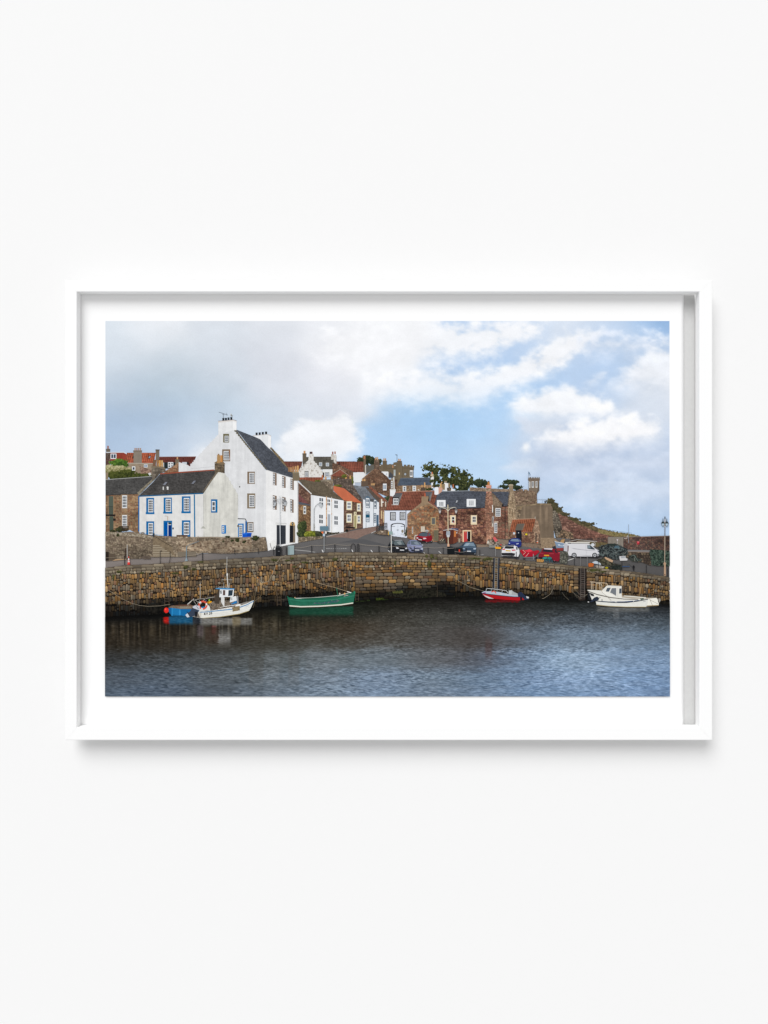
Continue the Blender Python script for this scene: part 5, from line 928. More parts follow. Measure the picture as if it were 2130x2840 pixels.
for i in range(46):
    x, y = random.uniform(60, 620), random.uniform(960, 1200)
    line(L, [(x, y), (x + random.uniform(-40, 40), y + random.uniform(-30, 30)), (x + random.uniform(-50, 50), y + random.uniform(-40, 40))], 0.6, random.choice([(120, 132, 132), (96, 110, 112), (150, 150, 144)]))
motif('lobster_creels', 'stack of dark green netted lobster creels at the right')
fill(L([(1160, 1070), (1200, 1020), (1420, 1040), (1640, 1060), (1640, 1410), (1400, 1410), (1220, 1380), (1180, 1200)]), mottle([(20, 26, 24), (36, 48, 42), (58, 74, 64), (80, 96, 84)], 2.4, 213, 2.4), rough=2)
for i in range(70):
    x, y = random.uniform(1190, 1600), random.uniform(1050, 1380)
    line(L, [(x, y), (x + random.uniform(-10, 10), y + random.uniform(20, 60))], 0.5, random.choice([(96, 118, 104), (70, 90, 80), (120, 132, 120)]))
for y in (1120, 1210, 1300): line(L, [(1185, y - 20), (1640, y)], 0.7, (84, 104, 92))
motif('lobster_creels', 'small loose creels beside the fish box'); fill(L([(680, 1200), (760, 1140), (870, 1150), (880, 1220), (1000, 1260), (980, 1310), (760, 1310)]), mottle([(30, 34, 32), (52, 58, 54), (84, 88, 82)], 2.4, 214), rough=2)
line(L, [(740, 1180), (820, 1160), (850, 1220), (900, 1290)], 0.8, (120, 136, 128)); line(L, [(820, 1220), (816, 1300)], 0.9, (150, 150, 140))
motif('fish_box', 'white plastic fish box on the quay')
poly(L([(474, 1180), (614, 1176), (616, 1220), (660, 1240), (654, 1280), (490, 1285), (476, 1240)]), (206, 204, 204)); poly(L([(500, 1186), (600, 1184), (604, 1225), (510, 1228)]), (160, 164, 170))
motif('fishing_gear', 'piled nets, floats and boxes along the quay edge')
fill(L([(60, 1330), (200, 1300), (330, 1330), (520, 1380), (520, 1490), (300, 1500), (60, 1440)]), mottle([(30, 30, 28), (56, 54, 48), (84, 84, 76)], 2.8, 215), rough=2)
motif('plank', 'pale timber board on the fishing gear'); poly(L([(150, 1196), (330, 1280), (310, 1325), (104, 1246)]), (190, 158, 128)); motif('fish_box', 'pale fish boxes by the quay edge'); fill(L([(-10, 1440), (10, 1390), (130, 1420), (130, 1460), (20, 1480)]), mottle([(120, 114, 106), (176, 170, 160)], 3, 216), rough=1); motif('float', 'yellow fishing float'); ell(L, 180, 1446, 36, 22, (160, 150, 30)); motif('lobster_creels', 'low row of dark creels on the quay edge'); fill(L([(290, 1400), (500, 1380), (520, 1480), (300, 1490)]), mottle([(24, 28, 26), (50, 56, 52)], 2.4, 217)); motif('trailer', 'small blue boat trailer with a dark wheel'); rect(L, 525, 1405, 710, 1430, (58, 78, 108)); ell(L, 800, 1430, 26, 40, (34, 34, 36)); rect(L, 785, 1460, 815, 1510, (40, 40, 42)); line(L, [(530, 1440), (530, 1320), (700, 1370), (780, 1440)], 0.7, (60, 62, 66))
motif('crate', 'orange plastic crate on the quay edge'); poly(K([(1085, 1350), (1130, 1335), (1215, 1345), (1200, 1420), (1095, 1430)]), (182, 98, 46)); motif('tarpaulin', 'pale blue sheet over gear'); poly(K([(1170, 1320), (1250, 1290), (1360, 1320), (1380, 1380), (1220, 1350)]), (186, 196, 204)); fill(K([(1240, 1400), (1330, 1390), (1440, 1430), (1440, 1470), (1280, 1460)]), mottle([(120, 112, 100), (190, 184, 176)], 3, 218), rough=1)
motif('nets', 'brown heap of nets behind the crates'); fill(K([(1270, 1270), (1440, 1210), (1560, 1290), (1650, 1340), (1640, 1400), (1400, 1390)]), mottle([(34, 34, 28), (64, 62, 50), (96, 92, 76)], 2.6, 219), rough=2)
motif('lobster_creels', 'stack of grey creels between the red car and the van'); fill(K([(440, 1070), (615, 1080), (620, 1200), (600, 1350), (430, 1350), (430, 1200)]), mottle([(52, 54, 48), (88, 88, 80), (124, 122, 112)], 2, 220, 2.6)); motif('chair', 'pair of green plastic chairs on the quay edge'); polys([K([(76, 1200), (120, 1190), (140, 1220), (120, 1250), (30, 1250), (40, 1210)]), K([(150, 1205), (200, 1195), (245, 1215), (240, 1255), (140, 1255)])], [(46, 134, 128), (40, 122, 118)]); line(K, [(80, 1280), (270, 1290)], 1.6, (54, 92, 104)); polys([K([(x, 1255), (x + 10, 1255), (x + 10, 1330), (x, 1330)]) for x in (84, 130, 190, 250)], [(54, 96, 108)] * 4); motif('crate', 'yellow barred crate beside the green chairs'); poly(J([(1328, 960), (1420, 962), (1455, 970), (1440, 1015), (1330, 1006)]), (196, 146, 80)); polys([J([(x, 962), (x + 8, 962), (x + 4, 1010), (x - 4, 1010)]) for x in (1350, 1385, 1420)], [(70, 56, 44)] * 3)

# ---- quay wall
TOP = np.array([(292, 1576), (350, 1568.5), (411, 1566), (476, 1561.5), (531, 1558), (620, 1552), (720, 1547), (812, 1539.5), (925, 1532.5), (1060, 1532.5), (1200, 1537), (1310, 1541), (1390, 1547), (1458, 1556), (1599, 1570.5), (1626, 1572), (1694, 1580), (1785, 1590), (1858, 1602)])
BOT = np.array([(292, 1712), (411, 1706), (560, 1698), (730, 1684), (802, 1682), (900, 1676), (1060, 1666), (1221, 1656), (1340, 1656), (1450, 1659), (1600, 1666), (1740, 1672), (1858, 1678)])
def top(x): return np.interp(x, TOP[:, 0], TOP[:, 1])
def bot(x): return np.interp(x, BOT[:, 0], BOT[:, 1])
motif('quay_wall', 'old harbour wall of upright tawny stones, dark at the tide line')
base = [(x, float(top(x)) - 1) for x in range(292, 1859, 12)] + [(1857, float(bot(1857)) + 4)] + [(x, float(bot(x)) + 4) for x in range(1850, 291, -12)] + [(292, float(bot(292)) + 4)]
def joints(x, y):
    t_ = np.clip((y - top(x)) / (bot(x) - top(x)), 0, 1)
    n = fbm(x / 6, y / 6, 300, 3)
    c = np.array([40, 32, 26.0]) * (0.6 + 0.8 * n)[:, None]
    wet = ss(0.54, 0.80, t_ + 0.16 * (fbm(x / 40, y / 14, 301, 3) - 0.5) + 0.05 * np.sin(x / 60))
    upper = (1 - ss(0.0, 0.22, t_))[:, None]
    c = c * (1 - upper) + np.array([96, 84, 70.0]) * (0.75 + 0.5 * n)[:, None] * upper
    return c * (1 - 0.72 * wet)[:, None]
fill(base, joints, 1.6)
WPAL = [(140, 112, 76), (152, 120, 80), (122, 100, 74), (132, 110, 82), (112, 92, 70), (160, 124, 76), (146, 108, 64), (118, 104, 88), (104, 86, 68), (166, 136, 96), (128, 96, 74)]
GPAL = [(136, 124, 106), (122, 112, 96), (148, 136, 116), (110, 100, 86), (130, 116, 94)]
stones, scols, slev = [], [], []
rw = random.Random(5)
def stone(x0, y0, x1, y1, t_, lv=0):
    slev.append(lv)
    c = np.array(rw.choice(GPAL if (t_ < 0.13 or rw.random() < 0.16) else WPAL), float) * rw.uniform(0.84, 1.14)
    c = tone(c, 1.0, 0.95)
    cx_, cy_ = (x0 + x1) / 2, (y0 + y1) / 2
    if t_ > 0.12 and rw.random() < 0.035: c = np.array([158, 112, 64.0]) * rw.uniform(0.85, 1.05)
    wetn = float(ss(0.54, 0.84, np.array([t_ + 0.22 * (float(fbm(np.array([cx_ / 45]), np.array([cy_ / 16]), 305, 3)[0]) - 0.5) + 0.04 * math.sin(cx_ / 60)]))[0])
    shade = 0.84 + 0.2 * float(fbm(np.array([cx_ / 90]), np.array([cy_ / 40]), 306, 2)[0]) * 1.2
    if 1100 < cx_ < 1240: wetn = max(wetn, 0.0)
    c = c * shade * (1 - 0.78 * wetn) + np.array([-4, 0, 4.0]) * wetn
    if t_ > 0.9 and rw.random() < 0.25: c = c * 0.6 + np.array([24, 34, 12])
    j = lambda s_=0.6: rw.uniform(-s_ * 1.3, s_ * 1.3)
    b = min(x1 - x0, y1 - y0) * 0.26
    stones.append([(x0 + b + j(), y0 + j(.3)), (x1 - b + j(), y0 + j(.3)), (x1 + j(.3), y0 + b + j()), (x1 + j(.3), y1 - b + j()), (x1 - b + j(), y1 + j(.3)), (x0 + b + j(), y1 + j(.3)), (x0 + j(.3), y1 - b + j()), (x0 + j(.3), y0 + b + j())])
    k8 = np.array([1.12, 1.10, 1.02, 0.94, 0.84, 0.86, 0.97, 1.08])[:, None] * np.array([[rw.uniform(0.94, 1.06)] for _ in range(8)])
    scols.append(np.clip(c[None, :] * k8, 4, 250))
def band(xa, xb, ta, tb, mode):
    """courses between two depths of the wall; mode v upright, h flat, s small"""
    t_ = ta
    row = 0
    while t_ < tb - 0.01:
        hgt = float(bot((xa + xb) / 2) - top((xa + xb) / 2))
        rh = {'v': rw.uniform(10, 19), 'h': rw.uniform(6.5, 10), 's': rw.uniform(6, 9), 'c': rw.uniform(6, 8)}[mode] / hgt
        t2 = min(tb, t_ + rh)
        if tb - t2 < 0.03: t2 = tb
        x = xa; colm = 0; row += 1
        while x < xb - 1:
            colm += 1; lv = (row % 2) * 2 + colm % 2
            wd = {'v': rw.uniform(4.2, 9.5), 'h': rw.uniform(11, 26), 's': rw.uniform(7, 17), 'c': rw.uniform(18, 34)}[mode]
            x2 = min(xb, x + wd)
            if xb - x2 < 4: x2 = xb
            ya, yb = float(top((x + x2) / 2)), float(bot((x + x2) / 2))
            y0_, y1_ = ya + (yb - ya) * t_, ya + (yb - ya) * t2
            wv = 0 if t_ < 0.02 else (7.0 if mode == 'v' else 3.0) * (float(fbm(np.array([x / 22]), np.array([t_ * 9.0]), 310, 2)[0]) - 0.5)
            y0_ += wv; y1_ += wv
            if mode == 'v': y0_ += rw.uniform(-2.2, 2.2); y1_ += rw.uniform(-2.2, 2.2)
            g_ = 0.62
            if mode == 'v' and rw.random() < 0.34 and y1_ - y0_ > 11:
                m = y0_ + (y1_ - y0_) * rw.uniform(0.35, 0.65)
                stone(x + g_, y0_ + g_, x2 - g_, m - g_, t_, lv); stone(x + g_, m + g_, x2 - g_, y1_ - g_, t_, lv)
            else:
                stone(x + g_, y0_ + g_, x2 - g_, y1_ - g_, t_, lv)
            x = x2
        t_ = t2
band(292, 1858, 0.0, 0.06, 'c')
band(292, 985, 0.06, 0.17, 's'); band(985, 1330, 0.06, 0.36, 's'); band(1330, 1590, 0.06, 0.26, 's'); band(1626, 1720, 0.06, 0.2, 's'); band(1720, 1858, 0.06, 0.16, 's')
band(292, 985, 0.17, 1.0, 'v'); band(985, 1262, 0.36, 1.0, 'h')
band(1262, 1330, 0.36, 1.0, 'v'); band(1330, 1590, 0.26, 1.0, 'v'); band(1590, 1604, 0.06, 1.0, 'h'); band(1626, 1650, 0.2, 1.0, 'h'); band(1650, 1720, 0.2, 1.0, 'v'); band(1720, 1858, 0.16, 1.0, 'v')
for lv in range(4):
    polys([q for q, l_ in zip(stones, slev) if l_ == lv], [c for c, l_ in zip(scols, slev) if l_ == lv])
# broken patch, dark recesses and weeds
fill(P([(440, 720), (620, 680), (900, 690), (1100, 760), (1100, 800), (500, 830), (160, 780), (170, 720)]), mottle([(14, 14, 12), (26, 26, 20), (46, 44, 36), (22, 22, 18)], 4, 320), rough=4)
fill(MM([(660, 1000), (900, 940), (1000, 960), (1010, 1120), (800, 1120), (660, 1060)]), mottle([(10, 10, 10), (22, 21, 18), (34, 32, 28)], 5, 321), rough=4)
fill(R([(85, 280), (215, 285), (205, 640), (200, 830), (85, 830), (80, 640)]), mottle([(26, 24, 24), (44, 38, 36), (62, 50, 44)], 4, 322))
polys([R([(725, 515), (775, 515), (775, 555), (725, 555)])], [(12, 10, 10)])
foliage(TB(MM, [(1275, 400, 36, 30), (1405, 435, 42, 20), (260, 478, 50, 22), (610, 490, 40, 12), (1125, 495, 50, 14), (1510, 325, 50, 12), (170, 560, 20, 40)]) + TB(O, [(210, 210, 60, 18), (380, 215, 40, 14), (610, 245, 50, 14), (1020, 200, 40, 22), (240, 380, 12, 16), (470, 300, 26, 14), (440, 190, 30, 16)]) + TB(P, [(795, 180, 30, 26), (870, 185, 30, 36), (830, 300, 34, 60), (940, 215, 20, 26), (1540, 215, 90, 16), (310, 290, 18, 40)]) + TB(Q, [(240, 110, 110, 22), (180, 130, 40, 12)]) + TB(R, [(350, 315, 110, 26), (500, 340, 60, 14)]), [(40, 42, 26), (62, 64, 36), (84, 84, 48), (100, 96, 62)], 2.2, 0.55, 323, step=1.1)
fill(P([(20, 820), (130, 812), (140, 838), (20, 850)]), mottle([(30, 40, 14), (66, 78, 26)], 3, 324), rough=2); fill(P([(260, 720), (430, 700), (430, 745), (270, 750)]), mottle([(56, 60, 30), (92, 92, 48)], 3, 325), rough=2)
# ---- ladders, ropes, chain posts
LADL = ['iron ladder at the left end of the harbour wall', 'iron ladder left of the green boat', 'iron ladder right of the green boat', 'iron ladder in the recess of the wall at the right', 'steel ladder between two black fenders above the red boat']
LADN = [0]
def ladder(T, x0, x1, ya, yb, n_, col, wd=1.0, lean=0):
    motif('ladder', LADL[LADN[0]]); LADN[0] += 1
    line(T, [(x0, ya), (x0 + lean, yb)], wd, col); line(T, [(x1, ya), (x1 + lean, yb)], wd, col)
    for i in range(n_):
        y = ya + (yb - ya) * (i + 0.5) / n_; l_ = lean * (i + 0.5) / n_
        line(T, [(x0 + l_ + 2, y), (x1 + l_ - 2, y)], wd * 0.8, col)
ladder(MM, 955, 1022, 340, 1000, 14, (92, 78, 66)); ladder(O, 240, 292, 180, 830, 14, (92, 78, 64)); ladder(O, 1298, 1340, 120, 760, 14, (88, 74, 60)); motif('pipe', 'thin rusty pipe down the harbour wall'); line(P, [(950, 150), (955, 860)], 1.2, (70, 60, 50))
ladder(R, 122, 188, 275, 780, 14, (116, 108, 102)); motif('fender', 'pair of tall black fender boards on the harbour wall'); poly(Q([(320, 95), (342, 95), (330, 590), (308, 590)]), (30, 36, 50)); motif('fender', 'right black fender board above the red boat'); poly(Q([(396, 95), (418, 95), (408, 590), (386, 590)]), (32, 38, 54)); ladder(Q, 345, 392, 95, 600, 16, (132, 132, 130), 1.2, -12)
def rope(T, p, wd=1.1, col=(178, 166, 144)):
    motif('mooring_rope', 'slack mooring rope on the harbour wall'); line(T, p, wd * 0.8, tuple(c * 0.82 for c in col))
rope(MM, [(45, 725), (280, 875), (450, 955), (580, 990), (700, 1002), (880, 995), (1040, 970)]); rope(MM, [(1085, 1000), (1030, 1070), (920, 1155)], 1.0, (150, 142, 128)); motif('mast', 'thin white whip aerial on the blue boat'); line(MM, [(1500, 640), (1500, 880)], 0.9, (196, 190, 180))
rope(O, [(365, 145), (290, 175), (235, 240), (190, 370), (120, 500), (50, 515), (0, 502)], 1.6, (190, 176, 152)); rope(O, [(235, 240), (180, 420), (100, 560)], 1.0, (160, 146, 124)); rope(O, [(130, 750), (300, 745), (375, 735)], 0.7, (120, 108, 92))
rope(N, [(1485, 0), (1550, 120), (1659, 195)], 1.3, (190, 180, 158)); rope(N, [(1575, 0), (1545, 300), (1520, 540), (1490, 610)], 1.1, (150, 136, 110)); rope(N, [(1520, 490), (1600, 430), (1630, 390)], 0.9, (160, 146, 122)); rope(N, [(1000, 30), (1090, 115)], 0.8, (170, 156, 130)); rope(N, [(1140, 160), (1350, 320), (1510, 410)], 0.8, (130, 110, 86))
rope(P, [(985, 145), (1060, 270), (1150, 420), (1280, 560), (1450, 650), (1660, 712)], 1.0); rope(P, [(1220, 365), (1330, 385), (1450, 368)], 0.9, (160, 140, 110))
rope(Q, [(865, 712), (980, 735), (1090, 715), (1190, 650), (1240, 560), (1250, 510)], 1.0); rope(Q, [(1370, 620), (1420, 690), (1480, 740)], 0.9, (130, 122, 108)); rope(Q, [(1490, 570), (1560, 640), (1659, 712)], 0.9, (140, 130, 114)); rope(R, [(20, 640), (100, 720), (180, 745), (240, 720)], 1.0, (150, 140, 122)); rope(R, [(0, 700), (60, 780), (130, 800), (230, 730)], 0.9, (130, 122, 108)); rope(Q, [(0, 560), (100, 585), (180, 600)], 0.9, (140, 130, 112))
PST = (46, 46, 48)
def posts(T, lst, wd=2.0, col=PST):
    for x, y0_, y1_ in lst:
        motif('fence_post', 'black post along the quay edge'); line(T, [(x, y0_), (x, y1_)], wd, col)
posts(MM, [(340, 225, 370), (1533, 172, 302)]); posts(D, [(180, 1168, 1250), (672, 1125, 1200), (1033, 1108, 1190)], 1.6)
posts(F, [(78, 755, 880), (468, 728, 842), (823, 708, 835), (1190, 706, 835), (1498, 732, 838), (8, 775, 890)]); posts(HH, [(8, 880, 1010), (313, 892, 1015), (658, 892, 1020), (910, 908, 1030), (1187, 908, 1038), (1398, 920, 1050), (1612, 935, 1060)], 1.7); posts(J, [(85, 770, 890), (320, 793, 910), (965, 830, 965), (1312, 900, 1005)], 1.6); posts(K, [(765, 1200, 1395), (1315, 1300, 1450)], 1.5); posts(L, [(530, 1310, 1490), (1092, 1385, 1580), (1580, 1455, 1650)], 1.8)
for p0, p1 in (((200, 770), (468, 730)), ((468, 730), (823, 710)), ((823, 710), (1080, 725)), ((1190, 708), (1498, 735)), ((1498, 735), (1680, 755))): motif('fence_chain', 'chain slung between quay posts'); line(F, sag(p0, p1, 12), 0.9, (150, 142, 130))
for p0, p1 in (((8, 885), (313, 895)), ((313, 895), (658, 895)), ((658, 895), (910, 912)), ((910, 912), (1187, 910)), ((1187, 910), (1398, 925)), ((1398, 985), (1612, 990))): motif('fence_chain', 'chain slung between quay posts'); line(HH, sag(p0, p1, 16), 0.8, (150, 142, 132))
motif('fence_chain', 'chain slung between quay posts'); line(MM, sag((45, 258), (340, 225), 10), 1.0, (140, 128, 112)); motif('fence_chain', 'chain slung between quay posts'); line(MM, sag((1300, 225), (1533, 178), 14), 1.0, (156, 144, 128)); motif('fence_chain', 'chain slung between quay posts'); line(D, sag((0, 1210), (180, 1170), 8), 0.9, (140, 130, 116)); motif('fence_chain', 'chain slung between quay posts'); line(D, sag((672, 1128), (1033, 1110), 14), 0.8, (150, 140, 124))
motif('ladder_hoop', 'black hoop handrails at the quay ladders'); line(F, [(1070, 830), (1070, 745), (1085, 715), (1105, 708), (1125, 716), (1135, 745), (1137, 835)], 1.5, (40, 40, 42)); motif('ladder_hoop', 'bent black handrail beside the hoop'); line(F, [(1165, 830), (1165, 725), (1180, 712)], 1.5, (40, 40, 42)); motif('ladder_hoop', 'black hooked handrail in front of the stone steps'); line(MM, [(885, 350), (885, 165), (900, 150), (912, 160)], 1.5, (50, 46, 44)); motif('ladder_hoop', 'bent black rail right of the stone steps'); line(MM, [(1020, 340), (1040, 260), (1035, 155)], 1.3, (60, 56, 52)); motif('pole', 'short grey pole beside the traffic cone'); line(MM, [(380, 60), (382, 262)], 2.0, (176, 172, 168)); motif('post', 'brown wooden post beside the traffic cone'); rect(MM, 346, 110, 362, 250, (66, 52, 44))
motif('handrail', 'grey ladder handrails at the quay edge'); line(J, [(600, 780), (600, 910)], 1.2, (150, 150, 150)); motif('handrail', 'right handrail of the steel ladder'); line(J, [(698, 780), (698, 920)], 1.2, (150, 150, 150)); motif('handrail', 'left handrail above the wall recess'); line(K, [(908, 1190), (905, 1400)], 1.8, (120, 118, 118)); motif('handrail', 'right handrail above the wall recess'); line(K, [(1062, 1200), (1060, 1415)], 1.8, (120, 118, 118))
motif('railing', 'black iron railing at the top of the street')
line(F, [(1455, 430), (1540, 405), (1622, 390)], 1.2, (34, 34, 38)); line(F, [(1455, 475), (1622, 440)], 0.8, (44, 44, 48)); [line(F, [(x_, a_), (x_, b_)], 1.3, (36, 36, 40)) for x_, a_, b_ in [(1458, 425, 525), (1480, 420, 520), (1505, 412, 515), (1530, 406, 508), (1555, 400, 500), (1580, 396, 490), (1602, 392, 482), (1620, 388, 475)]]; fill(F([(1400, 545), (1520, 500), (1640, 490), (1640, 575), (1540, 570)]), mottle([(84, 72, 62), (112, 96, 82), (136, 120, 102)], 4, 330), rough=1); poly(HH([(176, 690), (174, 640), (186, 600), (192, 690)]), (206, 160, 60)); ell(HH, 66, 630, 26, 10, (206, 190, 170))
motif('traffic_cone', 'red and white traffic cone on the quay')
poly(MM([(380, 364), (386, 352), (420, 352), (426, 364)]), (196, 44, 40)); poly(MM([(386, 354), (400, 238), (408, 238), (422, 354)]), (226, 66, 56)); poly(MM([(393, 300), (397, 265), (411, 265), (415, 300)]), (226, 224, 224)); poly(MM([(389, 325), (391, 312), (418, 312), (420, 325)]), (226, 224, 224))
motif('cabinet', 'pale grey green utility cabinet with a litter bin beside it')
poly(F([(104, 742), (198, 738), (200, 872), (106, 880)]), (150, 168, 170)); poly(F([(104, 742), (130, 746), (132, 878), (106, 880)]), (132, 150, 152)); line(F, [(104, 742), (198, 738)], 1.2, (176, 192, 194)); poly(D([(1302, 1080), (1340, 1062), (1376, 1080), (1372, 1230), (1300, 1230)]), (30, 32, 35)); poly(D([(1300, 1070), (1338, 1058), (1378, 1072), (1376, 1096), (1304, 1096)]), (60, 62, 64)); line(D, [(1266, 1210), (1266, 1110), (1278, 1080), (1292, 1100)], 1.4, (40, 40, 42)); rect(D, 1334, 1150, 1362, 1158, (120, 122, 124))
motif('street_lamp', 'twin lantern street lamp in front of the tall white house')
line(D, [(1363, 310), (1366, 720), (1370, 1080)], 2.0, (206, 210, 214)); line(D, [(1290, 362), (1362, 356), (1446, 352)], 1.0, (150, 154, 158)); line(D, [(1363, 430), (1340, 390), (1310, 366)], 1.1, (170, 172, 176)); line(D, [(1363, 430), (1390, 385), (1430, 360)], 1.1, (170, 172, 176))
for cx_, cy_ in ((1288, 400), (1445, 395)):
    poly(D([(cx_ - 6, cy_ - 30), (cx_ + 6, cy_ - 30), (cx_ + 30, cy_ + 8), (cx_ - 30, cy_ + 8)]), (122, 124, 128)); poly(D([(cx_ - 24, cy_ + 8), (cx_ + 24, cy_ + 8), (cx_ + 8, cy_ + 62), (cx_ - 8, cy_ + 62)]), (176, 180, 184))
motif('street_lamp', 'curved arm lamp post in front of the white street house')
line(EE, [(505, 1340), (506, 1010), (530, 955), (570, 925), (600, 920)], 1.3, (136, 140, 144)); poly(EE([(570, 940), (600, 915), (640, 945), (610, 990)]), (190, 194, 198)); line(EE, [(505, 1230), (505, 1340)], 2.6, (150, 148, 140))
motif('street_lamp', 'cream twin lantern lamp post carrying road signs')
line(HH, [(1273, 130), (1276, 500), (1280, 880)], 2.2, (222, 206, 172)); line(HH, [(1273, 250), (1240, 205), (1150, 180), (1125, 180)], 1.6, (214, 208, 190)); line(HH, [(1276, 250), (1310, 205), (1390, 178), (1420, 182)], 1.6, (214, 208, 190)); line(HH, [(1120, 182), (1420, 178)], 0.8, (190, 188, 180)); poly(HH([(1264, 850), (1300, 850), (1304, 900), (1262, 900)]), (214, 170, 140))
for cx_ in (1126, 1424):
    poly(HH([(cx_ - 6, 175), (cx_ + 6, 175), (cx_ + 28, 240), (cx_ - 28, 240)]), (110, 108, 108)); poly(HH([(cx_ - 24, 240), (cx_ + 24, 240), (cx_ + 8, 290), (cx_ - 8, 290)]), (186, 184, 182))
poly(HH([(1246, 618), (1314, 614), (1316, 690), (1240, 690)]), (160, 166, 174)); poly(HH([(1250, 690), (1310, 690), (1300, 728), (1256, 728)]), (196, 198, 202))
motif('road_sign', 'blue grey road sign on a pole at the quay')
line(F, [(660, 430), (658, 835)], 1.8, (150, 154, 156)); rect(F, 594, 438, 724, 506, (98, 128, 144)); rect(F, 640, 552, 672, 592, (180, 198, 212)); poly(F([(610, 524), (650, 520), (640, 562)]), (230, 120, 70)); poly(F([(676, 516), (700, 520), (696, 552), (676, 556)]), (232, 226, 220)); motif('road_sign', 'pale green sign on a pole beside the black car'); line(HH, [(232, 620), (236, 1010)], 2.2, (206, 204, 198)); rect(HH, 192, 622, 256, 678, (142, 164, 160))
motif('pump', 'pale blue water pump post on the quay'); line(MM, [(1290, 80), (1285, 300)], 2.4, (120, 138, 148)); line(MM, [(1288, 85), (1330, 60), (1480, 5)], 1.4, (120, 134, 142)); poly(MM([(1262, 310), (1280, 262), (1298, 262), (1308, 308)]), (138, 154, 162)); rect(MM, 1255, 315, 1365, 372, (142, 130, 110))
motif('street_lamp', 'tall pole lamp with twin dark lanterns at the right edge')
line(L, [(1518, 275), (1516, 700), (1512, 1340)], 2.0, (176, 160, 142)); line(L, [(1517, 520), (1516, 720)], 1.8, (96, 84, 80)); poly(L([(1496, 1320), (1530, 1320), (1544, 1360), (1535, 1380), (1542, 1630), (1492, 1630), (1496, 1380), (1480, 1360)]), (178, 148, 122)); ell(L, 1516, 1605, 12, 14, (70, 52, 44)); line(L, [(1518, 270), (1518, 330)], 2.6, (48, 52, 56))
for cx_ in (1472, 1560):
    poly(L([(cx_ - 5, 312), (cx_ + 5, 312), (cx_ + 10, 380), (cx_ + 44, 420), (cx_ + 44, 432), (cx_ - 44, 432), (cx_ - 44, 420), (cx_ - 10, 380)]), (56, 66, 70)); poly(L([(cx_ - 36, 432), (cx_ + 36, 432), (cx_ + 10, 494), (cx_ - 10, 494)]), (176, 196, 210)); line(L, [(cx_ - 36, 434), (cx_ - 8, 494), (cx_ + 8, 494), (cx_ + 36, 434)], 0.8, (60, 66, 70))

# ---- water
motif('water', 'dark rippled harbour water with blue sky reflections')
wc = []
def wp(lst):
    for x, y, c in lst: wc.append((x, y, c))
wp([(300, 1712, (18, 18, 18)), (450, 1710, (16, 17, 18)), (600, 1705, (22, 22, 22)), (740, 1692, (24, 22, 18)), (860, 1692, (24, 34, 28)), (960, 1690, (30, 34, 28)), (1100, 1675, (26, 24, 20)), (1250, 1664, (22, 20, 18)), (1400, 1670, (22, 21, 19)), (1550, 1675, (26, 26, 24)), (1700, 1690, (44, 44, 44)), (1850, 1690, (26, 26, 28)),
    (300, 1745, (40, 35, 30)), (450, 1745, (46, 40, 33)), (600, 1750, (58, 54, 50)), (740, 1740, (56, 50, 42)), (880, 1735, (56, 50, 42)), (960, 1745, (68, 56, 46)), (1080, 1720, (70, 66, 62)), (1200, 1705, (70, 68, 66)), (1330, 1700, (62, 60, 58)), (1450, 1705, (68, 68, 70)), (1600, 1715, (74, 78, 86)), (1750, 1715, (80, 84, 92)), (1850, 1725, (70, 76, 84)),
    (300, 1785, (44, 38, 32)), (450, 1790, (52, 46, 40)), (600, 1780, (62, 58, 54)), (740, 1785, (68, 64, 58)), (900, 1775, (78, 74, 70)), (1060, 1770, (82, 78, 76)), (1200, 1770, (84, 80, 80)), (1330, 1770, (70, 62, 60)), (1450, 1765, (98, 104, 116)), (1600, 1770, (112, 122, 138)), (1750, 1765, (112, 122, 138)), (1850, 1775, (96, 108, 126)),
    (300, 1830, (58, 58, 60)), (450, 1835, (70, 72, 76)), (600, 1830, (76, 76, 78)), (740, 1835, (86, 88, 90)), (900, 1830, (98, 102, 108)), (1060, 1825, (100, 106, 116)), (1200, 1825, (94, 94, 100)), (1330, 1830, (76, 72, 76)), (1400, 1835, (100, 114, 138)), (1500, 1835, (126, 140, 162)), (1600, 1845, (146, 160, 182)), (1750, 1830, (124, 138, 162)), (1850, 1830, (116, 132, 158)),
    (300, 1880, (78, 82, 90)), (450, 1880, (82, 88, 98)), (600, 1880, (84, 86, 90)), (740, 1885, (98, 102, 108)), (900, 1880, (108, 114, 124)), (1060, 1885, (110, 120, 138)), (1200, 1880, (106, 116, 132)), (1340, 1880, (104, 118, 140)), (1500, 1880, (118, 134, 162)), (1620, 1880, (134, 150, 178)), (1750, 1880, (122, 140, 170)), (1850, 1880, (114, 132, 162)),
    (300, 1930, (84, 92, 104)), (450, 1930, (82, 90, 104)), (600, 1930, (80, 84, 92)), (740, 1930, (100, 106, 116)), (900, 1930, (106, 114, 126)), (1060, 1930, (110, 122, 142)), (1200, 1930, (108, 118, 136)), (1340, 1930, (110, 124, 148)), (1500, 1930, (112, 130, 158)), (1700, 1930, (116, 134, 164)), (1850, 1930, (108, 126, 156))])
WXY = np.array([(a, b) for a, b, _ in wc], float); WCC = np.array([c for _, _, c in wc], float)
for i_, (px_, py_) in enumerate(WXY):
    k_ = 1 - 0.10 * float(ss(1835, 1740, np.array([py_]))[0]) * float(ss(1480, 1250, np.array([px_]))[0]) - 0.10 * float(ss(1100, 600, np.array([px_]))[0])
    WCC[i_] = WCC[i_] * k_ * (np.array([0.98, 1.0, 0.96]) + float(ss(1000, 1500, np.array([px_]))[0]) * np.array([-0.02, 0.01, 0.05]) + float(ss(1780, 1880, np.array([py_]))[0]) * float(ss(1300, 900, np.array([px_]))[0]) * np.array([0.06, 0.10, 0.16]))
